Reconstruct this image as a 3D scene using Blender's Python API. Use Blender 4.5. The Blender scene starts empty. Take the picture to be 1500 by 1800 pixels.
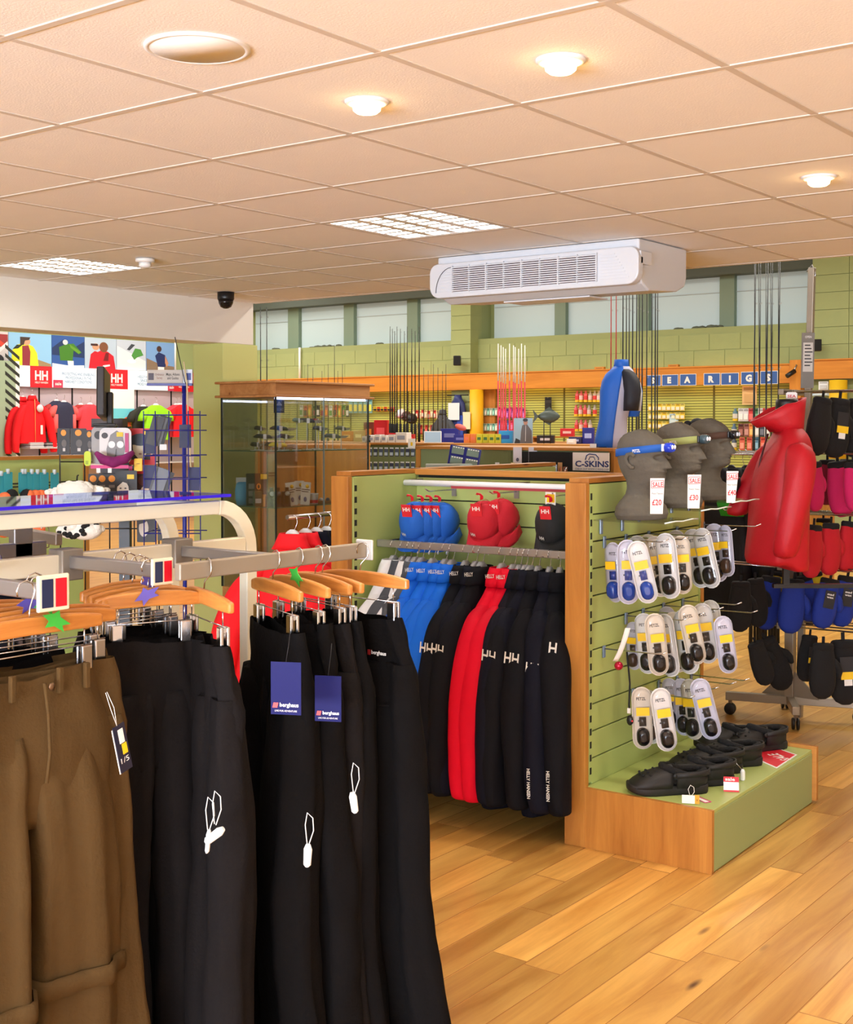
import bpy, math, random
from mathutils import Vector, Matrix, noise
random.seed(7)
PI = math.pi
scene = bpy.context.scene
COL = scene.collection

# ------------------------------------------------------------------ camera
FPX = 2253.5
YAW = math.radians(37.06)
PIT = math.radians(1.277)
EYE = 1.6
cd = bpy.data.cameras.new('camera')
cd.sensor_fit = 'HORIZONTAL'
cd.sensor_width = 36.0
cd.lens = 36.0 * FPX / 1500.0
cd.shift_y = -100.0 / 1500.0
cd.clip_start = 0.05
cd.clip_end = 100
cam = bpy.data.objects.new('camera', cd)
COL.objects.link(cam)
cam.location = (0, 0, EYE)
cam.rotation_euler = (PI / 2 - PIT, 0, YAW)
scene.camera = cam

# ------------------------------------------------------------------ world, exposure
scene.view_settings.view_transform = 'Standard'
scene.view_settings.look = 'None'
scene.view_settings.gamma = 1.0
scene.view_settings.use_curve_mapping = False
scene.view_settings.exposure = 0.55
world = bpy.data.worlds.new('world')
scene.world = world
world.use_nodes = True
bg = world.node_tree.nodes['Background']
bg.inputs[0].default_value = (0.86, 0.93, 1.0, 1)
bg.inputs[1].default_value = 0.6
cy = scene.cycles
cy.max_bounces = 7
cy.diffuse_bounces = 4
cy.glossy_bounces = 3
cy.transmission_bounces = 6
cy.transparent_max_bounces = 12
cy.sample_clamp_indirect = 4.0
cy.caustics_reflective = False
cy.caustics_refractive = False


def area_light(name, loc, rot, sx, sy, power, color):
    ld = bpy.data.lights.new(name, 'AREA')
    ld.shape = 'RECTANGLE'
    ld.size = sx
    ld.size_y = sy
    ld.energy = power
    ld.color = color
    o = bpy.data.objects.new(name, ld)
    o.location = loc
    o.rotation_euler = rot
    COL.objects.link(o)
    return o


# daylight coming in through the glazed shop front behind the camera (wall_rear has that opening)
area_light('shop_front_daylight', (0.0, -4.5, 1.0), (PI / 2 + .9, 0, 0), 5.8, 1.6, 930, (0.78, 0.86, 1.0))
# unseen fluorescent-like area lights, added high up to light the tall hall
for lx, ly, sx, sy, pw in ((-4.0, 9.0, 7, .4, 150), (-4.5, 12.6, 8, .4, 170), (-12.0, 9.5, .4, 5, 150), (-12.0, 13.5, 5, .4, 120), (-15.3, 13.3, .4, 4.6, 90)):
    area_light('hall_added_light', (lx, ly, 4.4), (0, 0, 0), sx, sy, pw, (1.0, 0.95, 0.86))

# ------------------------------------------------------------------ pixel helpers (a pixel and a plane give a place in the room)
_c, _s = math.cos(YAW), math.sin(YAW)
_cp, _sp = math.cos(PIT), math.sin(PIT)
GA = math.radians(1.62)          # the display gondola stands a little askew to the room
_cg, _sg = math.cos(GA), math.sin(GA)


def ray(u, v):
    r = (u - 750) / FPX
    dn = (v - 800) / FPX
    Y = _cp - dn * _sp
    return (_c * r - _s * Y, _s * r + _c * Y, -_sp - dn * _cp)


def _hit(q, x, y, z, d):
    t = x / q[0] if x is not None else y / q[1] if y is not None else (z - EYE) / q[2] if z is not None else d
    return Vector((q[0] * t, q[1] * t, EYE + q[2] * t))


def at(u, v, x=None, y=None, z=None, d=None):
    return _hit(ray(u, v), x, y, z, d)


def gat(u, v, x=None, y=None, z=None, d=None):
    q = ray(u, v)
    return _hit((_cg * q[0] + _sg * q[1], -_sg * q[0] + _cg * q[1], q[2]), x, y, z, d)


def G(x, y, z):                  # gondola frame -> room
    return Vector((_cg * x - _sg * y, _sg * x + _cg * y, z))


# ------------------------------------------------------------------ materials
MATS = {}


def lin(c):
    return tuple(((v / 255) / 12.92 if v / 255 <= .04045 else ((v / 255 + .055) / 1.055) ** 2.4) for v in c) + (1.0,)


def mat(name, rgb, rough=.6, metal=0.0, noise=0.0, nscale=30.0, bump=0.0, bscale=200.0, emit=0.0, alpha=1.0, spec=.5, coat=0.0, sheen=0.0, trans=0.0):
    if name in MATS:
        return MATS[name]
    m = bpy.data.materials.new(name)
    MATS[name] = m
    m.use_nodes = True
    nt = m.node_tree
    b = nt.nodes['Principled BSDF']
    c = lin(rgb)
    b.inputs['Base Color'].default_value = c
    b.inputs['Roughness'].default_value = rough
    b.inputs['Metallic'].default_value = metal
    b.inputs['Specular IOR Level'].default_value = spec
    if coat:
        b.inputs['Coat Weight'].default_value = coat
        b.inputs['Coat Roughness'].default_value = .1
    if sheen:
        b.inputs['Sheen Weight'].default_value = sheen
        b.inputs['Sheen Roughness'].default_value = .5
    if trans:
        b.inputs['Transmission Weight'].default_value = trans
    if alpha < 1:
        b.inputs['Alpha'].default_value = alpha
    if emit:
        b.inputs['Emission Color'].default_value = c
        b.inputs['Emission Strength'].default_value = emit
    if noise or bump:
        tc = nt.nodes.new('ShaderNodeTexCoord')
    if noise:
        n = nt.nodes.new('ShaderNodeTexNoise')
        n.inputs['Scale'].default_value = nscale
        n.inputs['Detail'].default_value = 4
        nt.links.new(tc.outputs['Object'], n.inputs['Vector'])
        mx = nt.nodes.new('ShaderNodeMix')
        mx.data_type = 'RGBA'
        mx.inputs[6].default_value = tuple(v * (1 - noise) for v in c[:3]) + (1,)
        mx.inputs[7].default_value = tuple(min(1, v * (1 + noise)) for v in c[:3]) + (1,)
        nt.links.new(n.outputs['Fac'], mx.inputs[0])
        nt.links.new(mx.outputs[2], b.inputs['Base Color'])
    if bump:
        n2 = nt.nodes.new('ShaderNodeTexNoise')
        n2.inputs['Scale'].default_value = bscale
        n2.inputs['Detail'].default_value = 3
        nt.links.new(tc.outputs['Object'], n2.inputs['Vector'])
        bp = nt.nodes.new('ShaderNodeBump')
        bp.inputs['Strength'].default_value = bump
        bp.inputs['Distance'].default_value = .004
        nt.links.new(n2.outputs['Fac'], bp.inputs['Height'])
        nt.links.new(bp.outputs['Normal'], b.inputs['Normal'])
    return m


def glass_mat(name, rgb, alpha, rough=.03):
    if name in MATS:
        return MATS[name]
    m = bpy.data.materials.new(name)
    MATS[name] = m
    m.use_nodes = True
    nt = m.node_tree
    nt.nodes.remove(nt.nodes['Principled BSDF'])
    out = nt.nodes['Material Output']
    t = nt.nodes.new('ShaderNodeBsdfTransparent')
    t.inputs[0].default_value = lin(rgb)
    g = nt.nodes.new('ShaderNodeBsdfGlossy')
    g.inputs['Roughness'].default_value = rough
    fr = nt.nodes.new('ShaderNodeFresnel')
    fr.inputs['IOR'].default_value = 1.45
    ma = nt.nodes.new('ShaderNodeMath')
    ma.operation = 'MULTIPLY_ADD'
    ma.inputs[1].default_value = .45
    ma.inputs[2].default_value = alpha
    nt.links.new(fr.outputs[0], ma.inputs[0])
    mx = nt.nodes.new('ShaderNodeMixShader')
    nt.links.new(ma.outputs[0], mx.inputs[0])
    nt.links.new(t.outputs[0], mx.inputs[1])
    nt.links.new(g.outputs[0], mx.inputs[2])
    nt.links.new(mx.outputs[0], out.inputs[0])
    return m


def wood_mat(name, dark, light, axis='Z', scale=1.0, rough=.45, knots=True, rnd=0.0, world_space=False, knot_rgb=(110, 45, 12)):
    """long-grained wood: stretched noise, fine fibre, dark knots; rnd = tone change from piece to piece"""
    if name in MATS:
        return MATS[name]
    m = bpy.data.materials.new(name)
    MATS[name] = m
    m.use_nodes = True
    nt = m.node_tree
    L = nt.links.new
    b = nt.nodes['Principled BSDF']
    b.inputs['Roughness'].default_value = rough
    if world_space:
        tc = nt.nodes.new('ShaderNodeNewGeometry').outputs['Position']
    else:
        tc = nt.nodes.new('ShaderNodeTexCoord').outputs['Object']
    oi = nt.nodes.new('ShaderNodeObjectInfo')
    ad = nt.nodes.new('ShaderNodeVectorMath')
    ad.operation = 'MULTIPLY_ADD'
    L(oi.outputs['Random'], ad.inputs[0])
    ad.inputs[1].default_value = (37, 53, 71)
    L(tc, ad.inputs[2])
    mp = nt.nodes.new('ShaderNodeMapping')
    sc = {'X': (1.2, 14, 14), 'Y': (14, 1.2, 14), 'Z': (14, 14, 1.2)}[axis]
    mp.inputs['Scale'].default_value = tuple(v * scale for v in sc)
    L(ad.outputs[0], mp.inputs['Vector'])
    n = nt.nodes.new('ShaderNodeTexNoise')
    n.inputs['Scale'].default_value = 1.0
    n.inputs['Detail'].default_value = 6
    n.inputs['Roughness'].default_value = .62
    n.inputs['Distortion'].default_value = .6
    L(mp.outputs[0], n.inputs['Vector'])
    cr = nt.nodes.new('ShaderNodeValToRGB')
    cr.color_ramp.elements[0].position = .3
    cr.color_ramp.elements[0].color = lin(dark)
    cr.color_ramp.elements[1].position = .68
    cr.color_ramp.elements[1].color = lin(light)
    L(n.outputs['Fac'], cr.inputs[0])
    col = cr.outputs[0]
    if knots:
        mk = nt.nodes.new('ShaderNodeMapping')
        ks = {'X': (1.6, 6, 6), 'Y': (6, 1.6, 6), 'Z': (6, 6, 2.6)}[axis]
        mk.inputs['Scale'].default_value = tuple(v * scale for v in ks)
        L(ad.outputs[0], mk.inputs['Vector'])
        vo = nt.nodes.new('ShaderNodeTexVoronoi')
        vo.inputs['Scale'].default_value = 1.0
        L(mk.outputs[0], vo.inputs['Vector'])
        kr = nt.nodes.new('ShaderNodeValToRGB')
        kr.color_ramp.elements[0].position = .03
        kr.color_ramp.elements[0].color = (1, 1, 1, 1)
        kr.color_ramp.elements[1].position = .085
        kr.color_ramp.elements[1].color = (0, 0, 0, 1)
        L(vo.outputs['Distance'], kr.inputs[0])
        mx = nt.nodes.new('ShaderNodeMix')
        mx.data_type = 'RGBA'
        L(kr.outputs[0], mx.inputs[0])
        L(col, mx.inputs[6])
        mx.inputs[7].default_value = lin(knot_rgb)
        col = mx.outputs[2]
    if rnd:
        hs = nt.nodes.new('ShaderNodeHueSaturation')
        mr = nt.nodes.new('ShaderNodeMapRange')
        mr.inputs[3].default_value = 1 - rnd
        mr.inputs[4].default_value = 1 + rnd
        L(oi.outputs['Random'], mr.inputs[0])
        L(mr.outputs[0], hs.inputs['Value'])
        L(col, hs.inputs['Color'])
        col = hs.outputs[0]
    L(col, b.inputs['Base Color'])
    bp = nt.nodes.new('ShaderNodeBump')
    bp.inputs['Strength'].default_value = .12
    bp.inputs['Distance'].default_value = .002
    L(n.outputs['Fac'], bp.inputs['Height'])
    L(bp.outputs[0], b.inputs['Normal'])
    return m


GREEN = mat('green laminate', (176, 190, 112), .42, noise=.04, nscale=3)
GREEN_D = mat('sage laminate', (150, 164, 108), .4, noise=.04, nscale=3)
PINE = wood_mat('pine', (162, 100, 36), (198, 136, 60), 'Z', 1.2)
PINE_X = wood_mat('pine along x', (162, 100, 36), (198, 136, 60), 'X', 1.2)
PINE_Y = wood_mat('pine along y', (162, 100, 36), (198, 136, 60), 'Y', 1.2)
CHROME = mat('chrome', (205, 205, 208), .18, 1.0)
STEEL = mat('satin steel', (168, 166, 165), .38, .9)
TAUPE = mat('taupe painted steel', (158, 146, 128), .4, .35)
CREAM = mat('cream painted steel', (232, 222, 196), .35)
WHITEP = mat('white painted metal', (240, 240, 240), .4)
BLACK = mat('black plastic', (20, 20, 22), .4)
BLACKM = mat('matt black', (14, 14, 15), .8)
DARKSLOT = mat('dark slot', (28, 30, 20), .9)
WHITE = mat('white card', (242, 240, 236), .6)
WHITEPL = mat('white plastic', (238, 238, 236), .35)
YELLOW = mat('yellow sticker', (245, 200, 30), .5)
REDC = mat('red card', (214, 28, 44), .5)
NAVY = mat('navy card', (22, 34, 92), .45)
REDINK = mat('red ink', (205, 40, 50), .6)
BLACKINK = mat('black ink', (30, 30, 34), .6)
BLUEINK = mat('blue ink', (70, 120, 165), .6)
CLEAR = glass_mat('clear glass', (254, 255, 254), .012)
CLEARP = glass_mat('clear plastic', (253, 253, 254), .03, .08)
GLASSEDGE = mat('green glass edge', (60, 110, 95), .1)


# ------------------------------------------------------------------ mesh building
class MB:
    def __init__(self):
        self.v = []
        self.f = []
        self.s = []

    def add(self, vs, fs, smooth=False):
        o = len(self.v)
        self.v += [tuple(p) for p in vs]
        self.f += [tuple(i + o for i in f) for f in fs]
        self.s += [smooth] * len(fs)
        return self

    def box(self, x0, x1, y0, y1, z0, z1, m=None):
        vs = [(x, y, z) for z in (z0, z1) for y in (y0, y1) for x in (x0, x1)]
        if m is not None:
            vs = [m @ Vector(p) for p in vs]
        return self.add(vs, [(0, 2, 3, 1), (4, 5, 7, 6), (0, 1, 5, 4), (2, 6, 7, 3), (0, 4, 6, 2), (1, 3, 7, 5)])

    def cbox(self, c, s, m=None):
        return self.box(c[0] - s[0] / 2, c[0] + s[0] / 2, c[1] - s[1] / 2, c[1] + s[1] / 2, c[2] - s[2] / 2, c[2] + s[2] / 2, m)

    def loft(self, rings, cap0=True, cap1=True, smooth=True, closed=True):
        n = len(rings[0])
        o = len(self.v)
        for r in rings:
            self.v += [tuple(p) for p in r]
        k = n if closed else n - 1
        for a in range(len(rings) - 1):
            for i in range(k):
                j = (i + 1) % n
                self.f.append((o + a * n + i, o + a * n + j, o + (a + 1) * n + j, o + (a + 1) * n + i))
                self.s.append(smooth)
        if cap0 and closed:
            self.f.append(tuple(o + i for i in reversed(range(n))))
            self.s.append(False)
        if cap1 and closed:
            b = o + (len(rings) - 1) * n
            self.f.append(tuple(b + i for i in range(n)))
            self.s.append(False)
        return self

    def tube(self, pts, r, n=8, closed=False, cap=True):
        pts = [Vector(p) for p in pts]
        rings = []
        N = len(pts)
        prev = None
        for i, p in enumerate(pts):
            if closed:
                t = pts[(i + 1) % N] - pts[i - 1]
            else:
                t = pts[min(i + 1, N - 1)] - pts[max(i - 1, 0)]
            t.normalize()
            if prev is None:
                up = Vector((0, 0, 1)) if abs(t.z) < .9 else Vector((1, 0, 0))
                a = t.cross(up).normalized()
            else:
                a = (prev - t * prev.dot(t)).normalized()
            prev = a
            b = t.cross(a)
            rr = r[i] if isinstance(r, (list, tuple)) else r
            rings.append([p + (a * math.cos(2 * PI * k / n) + b * math.sin(2 * PI * k / n)) * rr for k in range(n)])
        if closed:
            rings.append(rings[0])
            cap = False
        return self.loft(rings, cap, cap)

    def bar(self, p, q, w, h, up=(0, 0, 1)):
        """rectangular bar from p to q, w wide sideways, h tall"""
        p, q, up = Vector(p), Vector(q), Vector(up)
        t = (q - p).normalized()
        a = t.cross(up).normalized()
        b = a.cross(t)
        r = [[e + a * sx * w / 2 + b * sz * h / 2 for sx, sz in ((-1, -1), (1, -1), (1, 1), (-1, 1))] for e in (p, q)]
        return self.loft(r, True, True, False)

    def prism(self, poly, t, m=None, smooth=False):
        """2-D outline (x, z) extruded along y from -t/2 to t/2"""
        r = [[Vector((x, y, z)) for x, z in poly] for y in (-t / 2, t / 2)]
        if m is not None:
            r = [[m @ p for p in q] for q in r]
        return self.loft(r, True, True, smooth)

    def lathe(self, prof, n=16, m=None, cap=True):
        r = [[Vector((a * math.cos(2 * PI * k / n), a * math.sin(2 * PI * k / n), z)) for k in range(n)] for a, z in prof]
        if m is not None:
            r = [[m @ p for p in q] for q in r]
        return self.loft(r, cap, cap)

    def ell(self, c, r, nu=14, nv=8, m=None):
        rings = []
        for j in range(nv + 1):
            t = -PI / 2 + PI * j / nv
            k = max(.02, math.cos(t))
            rings.append([Vector((c[0] + r[0] * k * math.cos(2 * PI * i / nu), c[1] + r[1] * k * math.sin(2 * PI * i / nu), c[2] + r[2] * math.sin(t))) for i in range(nu)])
        if m is not None:
            rings = [[m @ p for p in q] for q in rings]
        return self.loft(rings)

    def mesh(self, name):
        me = bpy.data.meshes.new(name)
        me.from_pydata(self.v, [], self.f)
        me.polygons.foreach_set('use_smooth', self.s)
        me.update()
        return me

    def build(self, name, m, parent=None, bevel=0, loc=None, rotz=None, mw=None, sub=0, solid=0):
        return link(name, self.mesh(name), m, parent, bevel, loc, rotz, mw, sub, solid)


def link(name, me, m, parent=None, bevel=0, loc=None, rotz=None, mw=None, sub=0, solid=0):
    if m is not None and not me.materials:
        me.materials.append(m)
    o = bpy.data.objects.new(name, me)
    COL.objects.link(o)
    o.parent = parent
    if mw is not None:
        o.matrix_basis = mw
    if loc is not None:
        o.location = loc
    if rotz is not None:
        o.rotation_euler = (0, 0, rotz)
    if solid:
        md = o.modifiers.new('solid', 'SOLIDIFY')
        md.thickness = solid
        md.offset = 0
    if bevel:
        md = o.modifiers.new('bevel', 'BEVEL')
        md.width = bevel
        md.segments = 2
        md.limit_method = 'ANGLE'
    if sub:
        md = o.modifiers.new('sub', 'SUBSURF')
        md.levels = sub
        md.render_levels = sub
    return o


def tag(o, label, cat, group=None):
    o['label'] = label
    o['category'] = cat
    if group:
        o['group'] = group
    return o


def thing(name, label, cat, loc=(0, 0, 0), rotz=0.0, group=None, rot=None):
    o = bpy.data.objects.new(name, None)
    o.empty_display_size = .1
    COL.objects.link(o)
    o.location = loc
    o.rotation_euler = rot if rot is not None else (0, 0, rotz)
    return tag(o, label, cat, group)


def struct(o):
    o['kind'] = 'structure'
    return o


KIDS = {}


def copy_tree(o, parent=None):
    c = o.copy()
    COL.objects.link(c)
    c.parent = parent
    if o not in KIDS:
        KIDS[o] = list(o.children)
    for ch in KIDS[o]:
        copy_tree(ch, c)
    return c


def dup(o, label, loc, rot=None, group=None):
    c = copy_tree(o)
    c.location = loc
    if rot is not None:
        c.rotation_euler = rot if isinstance(rot, (tuple, list)) else (0, 0, rot)
    c['label'] = label
    if group:
        c['group'] = group
    return c


def frame(o, right, up):
    """matrix whose x is right, y is up, z the face normal"""
    r = Vector(right).normalized()
    u = Vector(up).normalized()
    n = r.cross(u).normalized()
    u = n.cross(r)
    m = Matrix((r, u, n)).transposed().to_4x4()
    m.translation = Vector(o)
    return m


TXT = {}


def text_mesh(s, w=None, h=None, bold=0.0, shear=0.0):
    k = (s, w, h, bold, shear)
    if k in TXT:
        return TXT[k]
    cu = bpy.data.curves.new('lettering', 'FONT')
    cu.body = s
    cu.align_x = 'CENTER'
    cu.resolution_u = 2
    cu.offset = bold
    cu.shear = shear
    cu.space_line = .95
    ob = bpy.data.objects.new('lettering', cu)
    COL.objects.link(ob)
    dg = bpy.context.evaluated_depsgraph_get()
    me = bpy.data.meshes.new_from_object(ob.evaluated_get(dg))
    bpy.data.objects.remove(ob)
    xs = [v.co.x for v in me.vertices]
    ys = [v.co.y for v in me.vertices]
    if xs:
        cx, cyy = (min(xs) + max(xs)) / 2, (min(ys) + max(ys)) / 2
        dx, dy = max(xs) - min(xs), max(ys) - min(ys)
        sx = w / dx if w else None
        sy = h / dy if h else None
        if sx is None:
            sx = sy
        if sy is None:
            sy = sx
        for v in me.vertices:
            v.co = ((v.co.x - cx) * sx, (v.co.y - cyy) * sy, 0)
    me.materials.clear()
    TXT[k] = me
    return me


def text(s, m, parent, mw, w=None, h=None, bold=0.0, shear=0.0, name='lettering'):
    me = text_mesh(s, w, h, bold, shear)
    if me.materials and me.materials[0] != m:
        me = me.copy()
        me.materials.clear()
        TXT[(s, w, h, bold, shear)] = me
    return link(name, me, m, parent, mw=mw)


def ring(cx, cy_, z, rx, ry, n=20, fold=0.0, kf=5, ph=0.0, sq=1.0, tilt=0.0):
    """flattened oval loop with soft vertical folds"""
    out = []
    for i in range(n):
        t = 2 * PI * i / n
        ct, st = math.cos(t), math.sin(t)
        if sq != 1.0:
            ct = math.copysign(abs(ct) ** sq, ct)
            st = math.copysign(abs(st) ** sq, st)
        k = 1 + fold * math.sin(kf * t + ph) + fold * .6 * math.sin((kf + 3) * t - 1.7 * ph)
        out.append(Vector((cx + rx * ct * (1 + .25 * (k - 1)), cy_ + ry * st * k, z + tilt * ct)))
    return out


def crumple(me, amp, k, seed=0):
    """press soft cloth wrinkles into a garment mesh"""
    for v, n in [(v, v.normal.copy()) for v in me.vertices]:
        p = Vector((v.co.x * k[0] + seed * 3.7, v.co.y * k[1] - seed, v.co.z * k[2] + v.co.y * 1.5))
        q = noise.noise(p) + .6 * (1 - 2 * abs(noise.noise(p * 1.9))) - .3
        v.co += n * amp * q
    me.update()
    return me

# ================================================================== SETTING
ZC = 2.474                      # underside of the suspended ceiling
CX0, CY0 = -1.31, 1.751         # one crossing of the ceiling grid
EDGE_Y = 6.58                   # the low ceiling stops here
BULK_X = -6.5


def stripes_mat(name, rgb, dark, pitch, width, rough=.5, noise=.05):
    m = mat(name, rgb, rough)
    nt = m.node_tree
    L = nt.links.new
    b = nt.nodes['Principled BSDF']
    g = nt.nodes.new('ShaderNodeNewGeometry')
    sx = nt.nodes.new('ShaderNodeSeparateXYZ')
    L(g.outputs['Position'], sx.inputs[0])
    dv = nt.nodes.new('ShaderNodeMath')
    dv.operation = 'DIVIDE'
    dv.inputs[1].default_value = pitch
    L(sx.outputs['Z'], dv.inputs[0])
    fr = nt.nodes.new('ShaderNodeMath')
    fr.operation = 'FRACT'
    L(dv.outputs[0], fr.inputs[0])
    lt = nt.nodes.new('ShaderNodeMath')
    lt.operation = 'LESS_THAN'
    lt.inputs[1].default_value = width
    L(fr.outputs[0], lt.inputs[0])
    mx = nt.nodes.new('ShaderNodeMix')
    mx.data_type = 'RGBA'
    mx.inputs[6].default_value = lin(rgb)
    mx.inputs[7].default_value = lin(dark)
    L(lt.outputs[0], mx.inputs[0])
    L(mx.outputs[2], b.inputs['Base Color'])
    return m


FLOORM = wood_mat('oak plank', (178, 122, 52), (224, 174, 92), 'Y', .9, .3, True, .24, True, (96, 60, 28))
FLOORB = wood_mat('oak floor beyond', (178, 122, 52), (216, 166, 88), 'Y', 1.0, .3, True, 0, True, (88, 52, 22))
TILEM = mat('ceiling tile', (246, 242, 238), .9, noise=.02, nscale=8, bump=.25, bscale=160)
GRIDM = mat('ceiling grid', (214, 204, 192), .6)
BLOCKM = mat('green painted block', (156, 166, 112), .8, noise=.08, nscale=5, bump=.3, bscale=60)
WALLG = mat('green painted wall', (150, 160, 108), .8, noise=.05, nscale=2)
BULKM = mat('cream plaster', (240, 236, 226), .8)
COLM = mat('column green paint', (208, 214, 136), .6, noise=.03, nscale=3)
SLATFAR = stripes_mat('far slatwall', (184, 188, 96), (100, 104, 50), .036, .28)
ORANGE = wood_mat('varnished pine fascia', (196, 120, 34), (222, 146, 52), 'X', .7)
PANEM = mat('translucent wall light', (186, 202, 204), .5, emit=.12)
MULL = mat('sage window post', (128, 146, 126), .6)

# ---- floor
fl = struct(MB().box(-17.2, 5.2, -5.2, 16.8, -.12, -.0012).build('floor', FLOORB))
pm = MB()
_b = .014
pm.add([(0, 0, -1), (1, 0, -1), (1, 1, -1), (0, 1, -1), (0, 0, -.25), (1, 0, -.25), (1, 1, -.25), (0, 1, -.25), (_b, _b * .1, 0), (1 - _b, _b * .1, 0), (1 - _b, 1 - _b * .1, 0), (_b, 1 - _b * .1, 0)],
       [(0, 3, 2, 1), (0, 1, 5, 4), (1, 2, 6, 5), (2, 3, 7, 6), (3, 0, 4, 7), (4, 5, 9, 8), (5, 6, 10, 9), (6, 7, 11, 10), (7, 4, 8, 11), (8, 9, 10, 11)])
plank_me = pm.mesh('plank')
plank_me.materials.append(FLOORM)
plank_me.materials.append(mat('plank seam', (150, 100, 46), .6))
for _i in (5, 6, 7, 8):
    plank_me.polygons[_i].material_index = 1


def uv_of(p):
    X = _c * p[0] + _s * p[1]
    Y = -_s * p[0] + _c * p[1]
    Z = p[2] - EYE
    fw = Y * _cp - Z * _sp
    up = Y * _sp + Z * _cp
    return 750 + FPX * X / fw, 800 - FPX * up / fw, fw


cand = []
rr = random.Random(3)
PW = .128
for k in range(-38, 14):
    x = k * PW
    y = .2 + rr.random() * -1.2
    while y < 10:
        ln = rr.choice((.62, .8, .95, 1.1, 1.3, 1.5))
        u, v, d = uv_of((x + PW / 2, y + ln / 2, 0))
        if 560 < u < 1760 and 900 < v < 2100 and d > .8:
            cand.append((d, x, y, ln))
        y += ln
cand.sort()
for d, x, y, ln in cand[:298]:
    o = link('plank', plank_me, None, fl, loc=(x + .001, y + .001, 0))
    o.scale = (PW - .002, ln - .002, .006)

# ---- suspended ceiling
cl = struct(MB().box(BULK_X, 5.2, -5.2, EDGE_Y, 2.56, 2.66).build('ceiling', TILEM))
tile_me = MB().box(-.298, .298, -.298, .298, 0, .012).mesh('ceiling_tile')
tile_me.materials.append(TILEM)
PANEL_CELLS = {(4, 3), (4, 7), (4, -1), (-2, 3), (-2, -1), (-5, 3), (-5, -1)}
for i in range(-3, 8):
    for j in range(-4, 9):
        if (i, j) in PANEL_CELLS:
            continue
        x, y = CX0 - .6 * j - .3, CY0 + .6 * i + .3
        if j == 8:
            link('ceiling_tile', MB().box(BULK_X, CX0 - 4.8 - .002, y - .298, y + .298, ZC + .003, ZC + .02).mesh('ceiling_tile'), TILEM, cl)
        else:
            link('ceiling_tile', tile_me, None, cl, loc=(x, y, ZC + .003))
MB().box(BULK_X, 3.5, CY0 + 4.8, EDGE_Y, ZC + .001, ZC + .09).build('edge_trim', TILEM, cl)
MB().box(BULK_X, 5.2, -5.2, CY0 - 1.8, ZC + .003, ZC + .02).build('tile_field', TILEM, cl)
MB().box(CX0 + 2.4, 5.2, CY0 - 1.8, EDGE_Y, ZC + .003, ZC + .02).build('tile_field', TILEM, cl)
for i in range(-3, 9):
    y = CY0 + .6 * i
    MB().box(BULK_X, CX0 + 2.4, y - .012, y + .012, ZC, ZC + .03).build('grid_bar', GRIDM, cl, bevel=.002)
for j in range(-4, 9):
    x = CX0 - .6 * j
    MB().box(x - .012, x + .012, CY0 - 1.8, CY0 + 4.8, ZC + .0005, ZC + .03).build('grid_bar', GRIDM, cl, bevel=.002)

# ---- bulkhead, column
struct(MB().box(-6.75, BULK_X, -5.2, 6.56, 2.18, 2.66).build('trim_1', BULKM, bevel=.004))
struct(MB().box(-6.80, -6.5, 6.26, 6.60, 0, 2.18).build('wall_column', COLM, bevel=.004))

# ---- hall shell
struct(MB().box(-17.4, 5.4, 6.7, 17.2, 4.7, 4.8).build('ceiling_hall', mat('hall roof', (190, 196, 190), .8)))
struct(MB().box(-17.4, -6.76, -5.2, 6.7, 4.7, 4.8).build('ceiling_hall_side', MATS['hall roof']))
wl = struct(MB().box(-17.3, -17.06, -5.2, 17.1, 0, 4.7).build('wall_left', WALLG))
struct(MB().box(5.0, 5.2, -5.2, 17.1, 0, 4.7).build('wall_right', BULKM))
wr = struct(MB().box(-17, -3.2, -5.2, -5.0, 0, 4.7).box(3.2, 5, -5.2, -5.0, 0, 4.7).box(-3.2, 3.2, -5.2, -5.0, 0, .2).box(-3.2, 3.2, -5.2, -5.0, 2.46, 4.7).build('wall_rear', BULKM))
wb = struct(MB().box(-17.06, 5.0, 16.25, 16.55, 0, 2.945).box(-17.06, 5, 16.6, 17.1, 2.9, 4.7).box(-17.06, 5, 16.5, 17.1, 0, 2.945).build('wall_back', WALLG))
blk = MB().box(-.219, .219, -.006, .05, -.107, .107).mesh('block')
blk.materials.append(BLOCKM)
for row in range(3):
    z = 2.42 + .109 + row * .22
    x = -16.9 + (row % 2) * .225
    while x < -4.6:
        if z < 2.95:
            o = link('block', blk, None, wb, loc=(x, 16.25, min(z, 2.84)))
        x += .45
# pillars on the back wall
for n, (u0, u1) in enumerate(((793, 828), (1428, 1560))):
    x0, x1 = at(u0, 600, y=16.05).x, at(u1, 600, y=16.05).x
    p = struct(MB().box(x0 + .004, x1 - .004, 16.06, 16.7, 0, 4.7).build('wall_pillar', WALLG))
    z = 2.53
    k = 0
    nb = max(1, round((x1 - x0) / .44))
    w = (x1 - x0) / nb
    b2 = MB().box(-w / 2 + .003, w / 2 - .003, 0, .3, -.107, .107).mesh('block')
    b2.materials.append(BLOCKM)
    while z < 3.9:
        for q in range(nb):
            link('block', b2, None, p, loc=(x0 + w * (q + .5), 16.045, z))
        z += .22
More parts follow.
